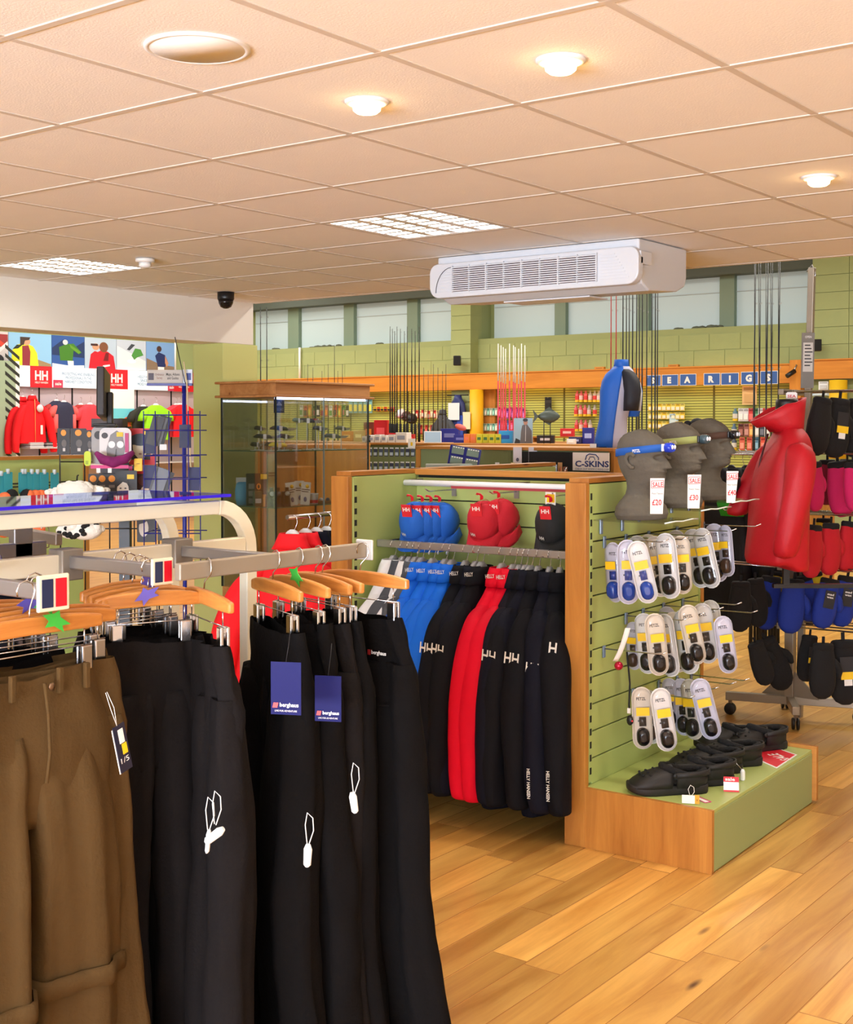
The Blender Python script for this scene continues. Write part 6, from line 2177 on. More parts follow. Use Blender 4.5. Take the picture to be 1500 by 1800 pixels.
for z in (1.437, 1.06, .74):
    s_ = MB().box(-hx + .006, hx - .006, -hy + .006, hy - .006, z - .006, z).build('glass_shelf', CLEAR, cb)
    MB().box(hx - .006, hx - .0045, -hy + .006, hy - .006, z - .006, z).box(-hx + .006, hx - .006, -hy + .0045, -hy + .006, z - .006, z).build('shelf_edge', GLASSEDGE, s_)
t = thing('brand_plate', 'small navy brand plate hanging inside the top of the glass cabinet', 'sign', (kx1 - .012, at(493, 710, x=kx1).y, 1.735))
MB().box(-.001, .001, -.05, .05, -.045, .045).build('plate', pm_((44, 50, 92)), t)
text('BEUCHAT', pm_((170, 176, 206)), t, frame((.0016, 0, -.02), (0, 1, 0), (0, 0, 1)), .08, .02)
flat('emblem', [(-.03, -.0), (.0, .03), (.03, 0)], pm_((170, 176, 206)), t, frame((.001, 0, .005), (0, 1, 0), (0, 0, 1)), .0, .001)
# folding knives on little stands
KN = [(445, 788, -6.20, (40, 44, 36), 0), (452, 792, -6.12, (30, 30, 30), 1), (463, 790, -6.05, (30, 32, 28), 0), (455, 786, -6.3, (34, 34, 34), 2), (492, 790, -6.0, (34, 34, 32), 2), (500, 786, -6.10, (60, 40, 40), 1), (522, 788, -6.05, (90, 122, 112), 3), (540, 787, -6.15, (36, 40, 70), 3), (560, 788, -6.02, (30, 34, 60), 2), (556, 786, -6.3, (176, 26, 50), 3), (585, 788, -6.0, (30, 48, 74), 1), (600, 788, -5.99, (24, 28, 40), 2), (575, 786, -6.12, (240, 190, 90), 1), (474, 790, -5.98, (230, 214, 60), 0)]
knn = ['olive', 'black', 'dark green', 'charcoal', 'jet black', 'brown', 'sea green', 'navy', 'midnight blue', 'crimson', 'steel blue', 'inky blue', 'pale orange', 'yellow']
for k, (u, v, x, c_, hh) in enumerate(KN):
    y = min(ky1 - .08, max(ky0 + .08, at(u, v, x=x).y))
    hz_ = .03 + hh * .055
    t = thing('pocket_knife', '%s pocket knife on a stand on the top shelf of the glass cabinet' % knn[k], 'knife', (x, y, 1.437), (.4, -.3, .2)[k % 3], 'knives in the glass cabinet')
    MB().tube([(0, 0, 0), (0, 0, hz_)], .003, 6).build('stand_rod', mat('acrylic clear', (216, 228, 226), .1), t)
    MB().box(-.025, .025, -.025, .025, 0, .004).build('stand_foot', MATS['acrylic clear'], t)
    m = MB()
    m.tube([(0, -.075, hz_ + .008), (0, -.05, hz_ + .014), (0, 0, hz_ + .012), (0, .045, hz_ + .008), (0, .062, hz_ + .0)], [.006, .014, .016, .014, .007], 8)
    m.build('handle', pm_(c_), t)
    m = MB()
    m.prism([(.055, hz_ - .006), (.11, hz_ - .004), (.135, hz_ + .012), (.10, hz_ + .014), (.055, hz_ + .012)], .003, Matrix.Rotation(PI / 2, 4, 'Z'))
    m.build('blade', STEEL, t)
    MB().box(.017, .018, -.012, .012, hz_ - .008, hz_ + .026).build('price_tag', WHITE, t)
# watches, boxes and cards on the lower shelf
zs = 1.06


def cabthing(name, label, cat, u, x, z=zs, turn=0.0):
    y = min(ky1 - .07, max(ky0 + .07, at(u, 860, x=x).y))
    return thing(name, label, cat, (x, y, z), PI / 2 - .5 + turn)


t = cabthing('torch_display', 'black card display of orange-ringed torches in the glass cabinet', 'torch display', 452, -6.20)
MB().box(-.075, .075, .0, .01, 0, .22).build('card', pm_((34, 34, 30)), t)
MB().box(.025, .07, -.002, 0, .18, .215).build('price_sticker', YELLOW, t)
for k, z in enumerate((.03, .08, .13)):
    MB().tube([(.01 + .012 * math.cos(a), -.006, z + .018 * math.sin(a)) for a in [2 * PI * i / 12 for i in range(12)]], .004, 5, True).build('orange_ring', pm_((236, 140, 40)), t)
    MB().box(-.06, -.02, -.004, 0, z - .015, z + .02).build('torch_print', pm_((120, 116, 108)), t)
t = cabthing('blue_pouch', 'blue bagged accessory at the corner of the glass cabinet', 'pack', 418, -6.32)
m = MB()
m.loft([ring(0, 0, z, rx, ry, 14, .05, 3) for z, rx, ry in ((0, .035, .02), (.04, .045, .03), (.10, .048, .03), (.14, .040, .012), (.16, .038, .004))])
m.build('pouch', pm_((74, 156, 196)), t)
MB().box(-.04, .04, -.003, .003, .15, .19).build('header_card', pm_((206, 214, 210)), t)
for k, (u, x, lab) in enumerate(((486, -6.0, 'black sports watch on a stand in the glass cabinet'), (502, -5.99, 'round grey sports watch on a leaning stand in the glass cabinet'), (473, -6.05, 'small watch with a yellow face card in the glass cabinet'))):
    t = cabthing('watch', lab, 'watch', u, x)
    MB().prism([(-.03, 0), (.03, 0), (.02, .10), (-.02, .10)], .05).build('stand', pm_((52, 52, 60)), t)
    M_ = Matrix.Translation((0, -.034, .085)) @ Matrix.Rotation(PI / 2 - .3, 4, 'X')
    MB().lathe([(.022, 0), (.024, .004), (.022, .010), (.001, .011)], 18, M_).build('case', BLACK, t)
    MB().lathe([(.017, .0112), (.001, .0118)], 18, M_).build('dial', pm_((176, 190, 188) if k else (60, 80, 90)), t)
    MB().box(-.012, .012, -.032, -.026, .02, .075).box(-.012, .012, -.036, -.02, .10, .13).build('band', BLACK, t)
for k, (u, x, tl) in enumerate(((516, -6.0, .12), (536, -5.98, -.12), (528, -6.12, .0))):
    t = cabthing('info_card', 'leaning pale information card with a yellow dot, %s on the cabinet shelf' % ords[k], 'card', u, x, zs, 0)
    t.rotation_euler = (-.12, tl * -1, PI / 2 - .45)
    MB().box(-.035, .035, -.001, .001, 0, .16).build('card', pm_((222, 226, 214)), t)
    MB().box(-.03, .03, -.002, -.001, .105, .11).build('print_line', BLACKINK, t)
    MB().box(-.03, .02, -.002, -.001, .09, .095).build('print_line', BLACKINK, t)
    MB().lathe([(.014, 0), (.001, .001)], 12, Matrix.Translation((.01, -.001, .13)) @ Matrix.Rotation(PI / 2, 4, 'X')).build('yellow_dot', YELLOW, t)
    MB().ell((0, -.002, .04), (.012, .002, .018), 8, 5).build('print_figure', pm_((80, 110, 150)), t)
t = cabthing('frosted_cup', 'frosted cup with a red base on the cabinet shelf', 'cup', 552, -6.0)
MB().lathe([(.028, 0), (.031, .07), (.033, .075), (.029, .075), (.026, .01)], 16).build('cup', pm_((206, 214, 212)), t)
MB().lathe([(.0285, .008), (.030, .03)], 16, cap=False).build('red_band', pm_((206, 60, 60)), t)
t = cabthing('watch_tray', 'low chrome-edged tray of small goods on the cabinet shelf', 'tray', 560, -6.05)
MB().box(-.12, .12, -.06, .06, 0, .012).build('tray', pm_((150, 90, 64)), t)
MB().box(-.125, .125, -.066, -.06, 0, .02).build('tray_edge', CHROME, t)
for k in range(4):
    MB().ell((-.08 + .05 * k, 0, .024), (.016, .012, .014), 10, 6).build('ring_item', pm_(((200, 190, 180), (160, 60, 60), (220, 220, 220), (90, 90, 96))[k]), t)
for k, (u, c_, nm) in enumerate(((440, (30, 30, 28), 'black'), (470, (212, 150, 40), 'orange'), (505, (60, 60, 66), 'grey'), (430, (60, 80, 60), 'green'))):
    t = cabthing('gadget_box', '%s boxed gadget on the lower cabinet shelf' % nm, 'box', u, -6.05 - .04 * k)
    MB().box(-.028, .028, -.02, .02, 0, .07 + .01 * k).build('box', pm_(c_), t, bevel=.002)
    MB().box(-.02, .02, -.021, -.02, .02, .05).build('window', pm_((176, 186, 184)), t)
# red HH jackets and navy ones hanging between the rack and the gondola
gJ = 'jackets on white hangers behind the trouser rack'
RJX = -3.86
yr0, yr1 = gat(505, 900, x=RJX).y, gat(590, 900, x=RJX).y
rl = thing('garment_rail', 'chrome garment rail on legs carrying the red softshells beside the gondola', 'clothes rail', G(RJX, (yr0 + yr1) / 2, 0), GA)
hl_ = (yr1 - yr0) / 2 + .1
MB().tube([(0, -hl_ + .1, 1.19), (0, hl_, 1.19), (0, hl_ + .02, 1.17), (0, hl_ + .02, .02)], .011, 8).build('bar', CHROME, rl)
MB().bar((-.2, hl_ + .02, .02), (.2, hl_ + .02, .02), .03, .03).bar((0, hl_ + .02, .02), (0, -hl_ - .1, .02), .03, .03).build('foot', STEEL, rl)
HHW = mat('white hanger', (222, 222, 220), .4)
for k, (u, cn, sw, lab) in enumerate(((514, 'coral', -1.0, 'bright red softshell in front on a white logo hanger'), (537, 'coral', -.95, 'red softshell second on a white logo hanger'), (556, 'navy', -.9, 'navy softshell third on a white logo hanger'), (574, 'navy', -.9, 'navy softshell last by the gondola post'))):
    yj = gat(u, 900, x=RJX).y
    j = jacket('hanging_softshell', cn, lab, G(RJX, yj, 1.178), -PI / 2 + .42 + .04 * k, gJ, variant=k, length=.86, hanger=HHW)
    MB().prism([(-.02, -.105), (.02, -.105), (.035, -.088), (.028, -.06), (.018, -.05), (-.018, -.05), (-.028, -.06), (-.035, -.088)], .02, Matrix.Rotation(PI / 2, 4, 'Z') @ Matrix.Rotation(0, 4, 'X')).build('hanger_shield', HHW, j)
    text('HH', BLACKINK, j, frame((.012, 0, -.078), (0, 1, 0), (0, 0, 1)), .026, .018, .03)

# ================================================================== MIDDLE GONDOLAS
def gondola_row(name, label, x0, x1, y0, y1, zt, front, cap=PINE_X):
    o = Vector(((x0 + x1) / 2, (y0 + y1) / 2, 0))
    g_ = thing(name, label, 'display stand', o)
    w, d_ = (x1 - x0) / 2, (y1 - y0) / 2
    MB().box(-w, w, -d_ + .01, d_ - .01, 0, zt - .022).build('body', front, g_)
    MB().box(-w - .02, w + .02, -d_ - .01, d_ + .01, zt - .022, zt).build('top_board', cap, g_, bevel=.003)
    for x in (-w, w):
        MB().box(x - .02, x + .02, -d_, d_, 0, zt - .022).build('end_panel', PINE, g_)
    n_ = int((x1 - x0) / 1.0)
    for k in range(1, n_ + 1):
        x = -w + (x1 - x0) * k / (n_ + 1)
        MB().box(x - .012, x + .012, -d_ + .002, -d_ + .012, .1, zt - .03).build('slotted_upright', mat('upright green', (120, 130, 84), .5), g_)
    return g_


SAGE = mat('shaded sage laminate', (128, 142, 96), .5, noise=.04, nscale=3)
xa, xb = at(735, 800, y=7.6).x, at(1075, 800, y=7.6).x
gondola_row('mid_gondola', 'sage green gondola with tackle boxes behind the cap display', xa, xb, 7.6, 8.3, 1.455, SAGE)
xc_, xd_ = -10.2, at(1090, 780, y=9.9).x
gondola_row('back_gondola', 'long sage gondola along the fishing section carrying white boxes', xc_, xd_, 9.9, 11.9, 1.44, SAGE)
pa, pb = at(456, 800, y=8.3).x, at(520, 800, y=8.3).x
gondola_row('pine_gondola', 'pine-ended gondola standing behind the glass cabinet', pa, pb, 8.3, 9.3, 1.44, wood_mat('pine end', (176, 112, 54), (204, 142, 78), 'Z', 1.0))
q_ = at(1280, 1066, z=0)
gondola_row('side_counter', 'sage counter front on the floor beyond the headlamp wall', at(1215, 1000, y=q_.y).x, at(1420, 1000, y=q_.y).x, q_.y, q_.y + .6, .95, SAGE)
# low counter between the gondolas
ca, cb_ = at(700, 830, y=6.5).x, at(1040, 830, y=6.5).x
gondola_row('low_counter', 'low counter with lure trays behind the gondola top', ca, cb_, 6.45, 7.45, 1.29, SAGE)
# black board with surf brand sign on the mid gondola
p0, p1 = at(905, 800, y=7.57), at(1072, 800, y=7.57)
t = thing('sign_board', 'long black board with a white lettered panel on the mid gondola', 'sign', ((p0.x + p1.x) / 2, 7.575, 1.36))
w = (p1.x - p0.x) / 2
MB().box(-w, w, -.006, .006, -.065, .065).build('board', BLACKM, t)
s0 = at(1008, 800, y=7.57).x - (p0.x + p1.x) / 2
sgn = MB().box(s0, w, -.012, -.006, -.058, .064).build('white_panel', WHITE, t)
CSK = pm_((40, 66, 130))
text('C-SKINS', CSK, sgn, frame((s0 + .15, -.0135, -.012), (1, 0, 0), (0, 0, 1)), .26, .042, .03)
text('CHECK OUT WWW.C-SKINS.COM', CSK, sgn, frame((s0 + .15, -.0135, -.047), (1, 0, 0), (0, 0, 1)), .26, .012)
m = MB()
m.tube([(s0 + .10, -.0135, .015), (s0 + .11, -.0135, .045), (s0 + .13, -.0135, .055), (s0 + .18, -.0135, .05), (s0 + .20, -.0135, .03), (s0 + .20, -.0135, .015)], .004, 5)
m.tube([(s0 + .125, -.0135, .015), (s0 + .135, -.0135, .035), (s0 + .165, -.0135, .035), (s0 + .175, -.0135, .015)], .003, 5)
m.build('emblem', CSK, sgn)
for u in (910, 937):
    packcard('white brand ticket with a small dark emblem hanging at %s of the black board' % ('the end' if u == 910 else 'the middle'), u, 803, 15, 34, at(u, 803, y=7.55).length / at(u, 803, y=7.55).length * 8.95, (214, 214, 222), [('emblem', (60, 66, 90), circ(0, -.3, .35, .2))], .05, 0, 'tag', 'brand_ticket', 'brand tickets on the black board')
# fly box display, leaning
p = at(812, 815, d=8.4)
t = thing('fly_box', 'open royal blue tackle case with four clear windows leaning on the gondola', 'tackle box', (p.x, p.y, 1.29), 0, None, rot=(-.5, .18, YAW))
BLC = mat('royal blue plastic', (26, 34, 120), .3)
MB().box(-.105, .105, 0, .03, .05, .205).build('case', BLC, t, bevel=.008)
for x in (-.05, .05):
    for z in (.09, .165):
        f_ = MB().box(x - .040, x + .040, -.004, .0, z - .028, z + .028).build('window', mat('tray grey green', (120, 140, 128), .3), t)
        for q in range(5):
            MB().box(x - .034 + .016 * q, x - .024 + .016 * q, -.006, -.004, z + .016, z + .024).build('fly', WHITE, f_)
MB().box(-.10, .10, .03, .10, .03, .06).build('prop', BLC, t)
t = px_thing('metal_case', 'grey metal case with a black label behind the cap display', 'case', 792, 819, 8.25)
t.location.z = 1.29
MB().box(-.16, .14, -.05, .05, 0, .07).build('body', pm_((150, 156, 140)), t, bevel=.006)
MB().box(-.15, -.12, -.052, -.05, .02, .05).build('label', BLACKINK, t)
MB().box(-.03, .0, -.052, -.05, .02, .05).build('yellow_label', YELLOW, t)
MB().box(.02, .04, -.052, -.05, .02, .055).build('latch', BLACK, t)
MB().box(.06, .14, -.055, -.05, .0, .07).build('side_plate', pm_((170, 196, 190)), t)
for k in range(16):
    u = 856 + k * 9.2
    t = px_thing('lure_pack', 'small carded lure standing on the low counter, %s in the row' % ords[k], 'lure', u, 820, 8.3 + .06 * (k % 3), 'lures on the low counter')
    t.location.z = 1.29
    c_ = [(176, 140, 90), (120, 80, 60), (200, 200, 196), (150, 110, 60), (90, 110, 150), (210, 190, 140), (160, 190, 220)][k % 7]
    MB().box(-.014, .014, -.004, .004, 0, .05 + .012 * (k % 3)).build('card', pm_(c_), t)
    MB().tube([(-.008, -.008, .01), (0, -.010, .028), (.006, -.008, .046)], [.002, .006, .002], 6).build('lure', CHROME if k % 2 else pm_((180, 90, 60)), t)
# wetsuit torso in blue, lilac and black
p = at(1082, 786, y=7.85)
t = thing('wetsuit_torso', 'blue, white and black wetsuit top on a torso form above the gondola', 'mannequin', (p.x, 7.85, 1.455), YAW + .15)
t.scale = (.9, .9, .97)
SUITB = mat('wetsuit blue', (32, 104, 206), .55, bump=.3, bscale=40)
SUITW = mat('wetsuit pale lilac', (202, 198, 216), .6, bump=.3, bscale=40)
SUITK = mat('wetsuit black', (32, 30, 38), .6, bump=.3, bscale=40)
tp_ = [(.0, -.035, .13, .095), (.08, -.03, .12, .09), (.20, -.015, .105, .085), (.30, .0, .115, .092), (.40, .015, .13, .10), (.47, .03, .13, .098), (.52, .04, .112, .085), (.555, .05, .08, .07), (.575, .048, .058, .058)]


def torso_part(name, m_, a0, a1, off):
    q = MB()
    rg = []
    n_ = 26
    for z, cx, rx, ry in tp_:
        rg.append([Vector((cx + (rx + off) * math.cos(a), (ry + off) * math.sin(a), z)) for a in [a0 + (a1 - a0) * i / n_ for i in range(n_ + 1)]])
    q.loft(rg, False, False, True, False)
    return q.build(name, m_, t, solid=.004)


torso_part('body', SUITW, 0, 2 * PI, 0)
torso_part('blue_front', SUITB, PI * .62, PI * 1.46, .004)
MB().lathe([(.062, .56), (.056, .60), (.054, .625), (.001, .626)], 20, Matrix.Translation((.046, 0, 0))).build('collar', SUITB, t)
m = MB()
m.loft([[Vector((x + r_ * math.cos(a), -.085 + .012 * 0 + r_ * .8 * math.sin(a) - o_, z)) for a in [2 * PI * i / 16 for i in range(16)]] for x, z, r_, o_ in ((.06, .555, .03, -.03), (.075, .53, .055, -.01), (.095, .47, .068, .01), (.10, .40, .066, .025), (.092, .33, .062, .03), (.086, .26, .058, .03))])
m.build('short_sleeve', SUITK, t)
m = MB()
m.loft([[Vector((x + .014 * math.cos(a), -.07 + .03 * math.sin(a), z)) for a in [2 * PI * i / 10 for i in range(10)]] for x, z in ((.16, .46), (.172, .38), (.165, .26))])
m.build('white_piping', WHITE, t)
m = MB()
m.loft([[Vector((x + r_ * math.cos(a), .03 + r_ * math.sin(a), z)) for a in [2 * PI * i / 14 for i in range(14)]] for x, z, r_ in ((.15, .48, .05), (.17, .40, .055), (.165, .30, .052), (.15, .22, .046))])
m.build('far_sleeve', SUITB, t)
MB().box(-.16, .12, -.09, .09, -.001, .006).build('form_base', BLACK, t)
t = px_thing('price_ticket', 'small white ticket standing at the foot of the wetsuit torso', 'tag', 1043, 781, 8.75)
t.location.z = 1.455
MB().box(-.022, .022, -.001, .001, 0, .028).build('card', WHITE, t)
# ---- things on the long back gondola
BY = 10.05
for k, (u0, u1, h) in enumerate(((640, 646, 11), (648, 655, 13), (662, 671, 14), (674, 682, 13), (686, 697, 14), (699, 718, 18), (652, 660, 12))):
    a, b_ = at(u0, 778, y=BY), at(u1, 778, y=BY)
    hh = h * 12.7 / FPX
    t = thing('white_box', 'small white carton with a printed label on the back gondola, %s from the cabinet' % ords[k], 'box', ((a.x + b_.x) / 2, BY, 1.44), 0, 'white cartons on the back gondola')
    w = (b_.x - a.x) / 2
    MB().box(-w, w, -.03, .05, 0, hh).build('carton', pm_((228, 226, 222)), t, bevel=.002)
    MB().box(-w * .7, w * .7, -.0315, -.03, hh * .3, hh * .7).build('label', pm_((150, 160, 180)), t)
BX = [((660, 686, 742, 768), (214, 26, 34), 'bright red carton stack'), ((672, 686, 755, 772), (196, 20, 30), 'darker red carton')]


def onback(name, label, cat, u, w_px, h_px, yy, rgb, group=None, extra=None, zb=1.44):
    a = at(u, 772, y=yy)
    d_ = (a - Vector((0, 0, EYE))).length
    t = thing(name, label, cat, (a.x, yy, zb), YAW * .6, group)
    w, h = w_px * d_ / FPX / 2, h_px * d_ / FPX
    MB().box(-w, w, -.04, .04, 0, h).build('box', pm_(rgb), t, bevel=.003)
    MB().box(-w * .6, w * .6, -.042, -.04, h * .35, h * .65).build('label', pm_(extra or tuple(min(255, v + 70) for v in rgb)), t)
    return t


onback('red_carton', 'tall bright red carton on the back gondola', 'box', 671, 24, 38, 10.5, (212, 24, 34))
onback('red_carton', 'short red carton with a white mark beside the tall one', 'box', 689, 12, 16, 10.3, (196, 22, 30), None, (230, 220, 220))
onback('red_carton', 'small red carton near the tall rods', 'box', 724, 10, 14, 10.4, (190, 24, 34))
onback('lure_carton', 'brown and orange carton behind the white cartons', 'box', 650, 18, 34, 10.6, (120, 50, 30), None, (230, 150, 60))
onback('lure_carton', 'yellow pack box beside the brown carton', 'box', 632, 18, 20, 10.4, (206, 186, 110))
onback('lure_carton', 'orange pack box near the cabinet corner', 'box', 612, 20, 18, 10.5, (220, 150, 60))
onback('blue_shoe_box', 'royal blue pouch stack on the back gondola', 'box', 792, 32, 24, 10.6, (34, 44, 150), None, (120, 130, 200))
onback('blue_shoe_box', 'second royal blue pouch beside the pink disc', 'box', 810, 22, 14, 10.3, (28, 38, 140), None, (110, 120, 200))
t = thing('pink_disc', 'salmon pink oval disc leaning on the blue pouches', 'disc', at(810, 751, y=10.4), YAW, rot=(.3, .35, YAW))
MB().ell((0, 0, 0), (.06, .03, .03), 14, 8).build('disc', pm_((226, 110, 100)), t)
for k in range(6):
    onback('lure_bag', '%s bag of bait on the back gondola, %s in the row' % ('orange' if k < 2 else 'yellow-green', ords[k]), 'bag', 822 + k * 11, 10, 16, 10.2 + .05 * (k % 2), (226, 128, 52) if k < 2 else (196, 190, 40), 'bait bags on the back gondola', (230, 120, 90) if k < 2 else (60, 110, 50))
onback('cyan_box', 'cyan open carton at the end of the bait bags', 'box', 890, 24, 22, 10.3, (40, 150, 214), None, (20, 80, 170))
onback('dark_carton', 'black carton with white lettering behind the fish model', 'box', 960, 30, 14, 10.5, (30, 22, 26), None, (210, 200, 204))
a_, b_ = at(934, 757, y=11.15).x, at(1014, 757, y=11.15).x
t = thing('riser_shelf', 'low pine riser shelf standing on the back gondola under the red tin', 'shelf', ((a_ + b_) / 2, 11.3, 1.44))
MB().box(-(b_ - a_) / 2, (b_ - a_) / 2, -.15, .15, .045, .06).build('board', PINE_X, t)
for sg in (-1, 1):
    MB().box(sg * (b_ - a_) / 2 * .95 - .01, sg * (b_ - a_) / 2 * .95 + .01, -.14, .14, 0, .045).build('foot', PINE, t)
onback('red_tin', 'red tin on the shelf near the bait bottles', 'tin', 998, 24, 14, 11.3, (206, 30, 40), None, (236, 200, 196), 1.50)
onback('blue_carton', 'royal blue carton beside the wetsuit torso', 'box', 1035, 20, 28, 10.4, (26, 30, 130), None, (170, 180, 230))
onback('blue_carton', 'flat navy carton beside the taller blue one', 'box', 1012, 22, 12, 10.3, (36, 38, 90), None, (170, 180, 230))
onback('white_ticket', 'small white ticket in front of the navy carton', 'tag', 1005, 15, 9, 10.1, (232, 230, 230))
t = px_thing('tablet', 'white-framed tablet screen standing on the back gondola', 'tablet', 761, 785, 12.4)
t.location.z = 1.44
MB().box(-.085, .085, -.004, .004, 0, .115).build('frame', WHITEPL, t, bevel=.003)
MB().box(-.077, .077, -.0055, -.004, .01, .108).build('screen', mat('tablet screen', (150, 176, 196), .2, emit=.15), t)
t = thing('paper_notice', 'small white notice with a yellow mark on the gondola edge', 'notice', at(724, 780, y=9.886), 0)
MB().box(-.045, .045, -.001, .001, -.05, .05).build('paper', WHITE, t)
MB().box(-.012, .012, -.002, -.001, -.02, .015).build('yellow_mark', YELLOW, t)
# cut-out photo of a man in grey
t = px_thing('photo_standee', 'photo standee of a person in a grey zip jacket', 'standee', 920, 785, 12.2)
t.location.z = 1.44
flat('print_sheet', rect(-.09, 0, .09, .24), pm_((150, 180, 200)), t, MWF, 0, .004)
flat('printed_jacket', [(-.03, 0), (-.02, .12), (-.01, .17), (.03, .19), (.08, .12), (.085, 0)], pm_((98, 96, 100)), t, MWF, .004, .001)
flat('printed_jacket', [(-.085, .0), (-.07, .05), (-.03, .03), (-.03, 0)], pm_((40, 44, 50)), t, MWF, .004, .001)
flat('printed_face', circ(.022, .20, .02, .026), pm_((176, 130, 110)), t, MWF, .005, .001)
flat('printed_cap', circ(.02, .222, .024, .016), pm_((50, 52, 60)), t, MWF, .006, .001)
flat('printed_zip', [(.018, .02), (.022, .17), (.026, .17), (.024, .02)], pm_((206, 206, 210)), t, MWF, .006, .001)
# mounted fish
t = px_thing('fish_model', 'grey-green mounted fish model on twin rods', 'fish model', 962, 785, 12.0)
t.location.z = 1.44
FISH = mat('fish skin', (70, 80, 72), .35, noise=.3, nscale=30)
m = MB()
m.loft([[Vector((x, .022 * s_ * math.sin(a), .255 + h_ * math.cos(a))) for a in [2 * PI * i / 14 for i in range(14)]] for x, h_, s_ in ((-.085, .012, .3), (-.06, .03, .6), (-.02, .055, 1), (.03, .062, 1), (.07, .05, .9), (.105, .025, .6), (.12, .006, .2))])
m.build('body', FISH, t)
MB().prism([(-.08, .255), (-.135, .32), (-.12, .255), (-.135, .19)], .006).build('tail_fin', FISH, t)
MB().prism([(-.03, .31), (.02, .345), (.07, .30)], .004).prism([(-.03, .20), (.02, .175), (.05, .20)], .004).build('fins', FISH, t)
for x in (-.03, .03):
    MB().tube([(x, 0, 0), (x, 0, .21)], .005, 6).build('rod', BLACK, t)
# hanging packs on the front of the back gondola
for r_ in range(2):
    for k in range(14):
        u = 604 + k * 9.4
        v = (797, 822)[r_]
        p = at(u, v, y=9.84)
        t = thing('tackle_pack', 'slate blue tackle pack hanging on the back gondola front, %s of the %s row' % (ords[k], ('upper', 'lower')[r_]), 'pack', p, 0, 'tackle packs on the gondola front')
        flat('card', rect(-.022, -.03, .022, .045), pm_((70, 84, 108) if k % 3 else (50, 62, 88)), t, MWF, -.002, .004)
        flat('window', rect(-.016, -.02, .016, .01), pm_((176, 196, 210)), t, MWF, .002, .006)
        flat('header', rect(-.022, .045, .022, .058), pm_((206, 214, 218)), t, MWF, -.002, .004)
        MB().tube([(0, -.01, .05), (0, .072, .05)], .003, 5).build('peg', CHROME, t)

# ================================================================== BACK WALL GOODS
LB = mat('sign blue', (58, 98, 170), .5)
lett = [('S', 1137, 1162, 659, 679), ('E', 1164, 1193, 658, 678.5), ('A', 1195.5, 1224.6, 657, 678), ('R', 1237.5, 1266.6, 655.5, 677.5), ('I', 1268, 1299.5, 655, 677), ('G', 1303, 1333.5, 653, 676.5), ('S', 1337, 1368, 651.5, 675.5)]
nth = ['first letter S', 'letter E', 'letter A', 'letter R', 'letter I', 'letter G', 'final letter S']
for k, (ch, u0, u1, v0, v1) in enumerate(lett):
    a, b_ = at(u0, v1, y=15.985), at(u1, v0, y=15.985)
    w, h = (b_.x - a.x) / 2, (b_.z - a.z) / 2
    t = thing('letter_sheet', 'blue sheet with the white %s of the words SEA RIGS' % nth[k], 'sign', ((a.x + b_.x) / 2, 15.985, (a.z + b_.z) / 2), 0, 'sea rigs letter sheets')
    flat('sheet', rect(-w, -h, w, h), WHITE, t, MWF, 0, .003)
    flat('blue_field', rect(-w * .94, -h * .92, w * .94, h * .92), LB, t, MWF, .003, .001)
    text(ch, WHITE, t, MWF @ Matrix.Translation((-.01 if ch != 'I' else 0, 0, .0055)), None, h * 1.15, .06)
# loudspeakers
for u, v, lab, yy in ((804, 634, 'black loudspeaker mounted on the green pillar', 15.88), (1436, 607, 'black loudspeaker beside the sign pole', 15.88)):
    t = thing('wall_speaker', lab, 'speaker', at(u, v, y=yy), .5, 'black wall loudspeakers')
    MB().box(-.055, .055, -.05, .05, -.075, .075).build('cabinet', BLACK, t, bevel=.01)
    MB().box(-.045, .045, -.054, -.05, -.065, .065).build('grille', BLACKM, t)
    MB().tube([(0, .05, 0), (0, .12, -.01), (0, .15, -.01)], .012, 6).build('bracket', BLACK, t)
t = thing('wall_camera', 'small black spotlight camera on the pine post', 'security camera', at(1392, 656, y=15.85), .4)
MB().tube([(-.06, -.04, -.04), (.04, .02, .03)], .03, 10).build('body', BLACK, t)
MB().tube([(.03, .01, .03), (.06, .05, .10), (.06, .09, .12)], .010, 6).build('arm', STEEL, t)
for k, (u, v) in enumerate(((1054, 647), (1184, 641))):
    p = at(u, v, y=16.02)
    t = thing('wooden_block', 'small pine block sitting on top of the fascia, %s of two' % ('left' if k == 0 else 'right'), 'block', (p.x, 16.04, 2.412), 0, 'pine blocks on the fascia')
    MB().box(-.075, .075, -.03, .03, 0, .035).build('wood', ORANGE, t, bevel=.003)
    MB().box(-.05, .05, -.031, -.03, .012, .02).build('stamp', pm_((150, 90, 40)), t)


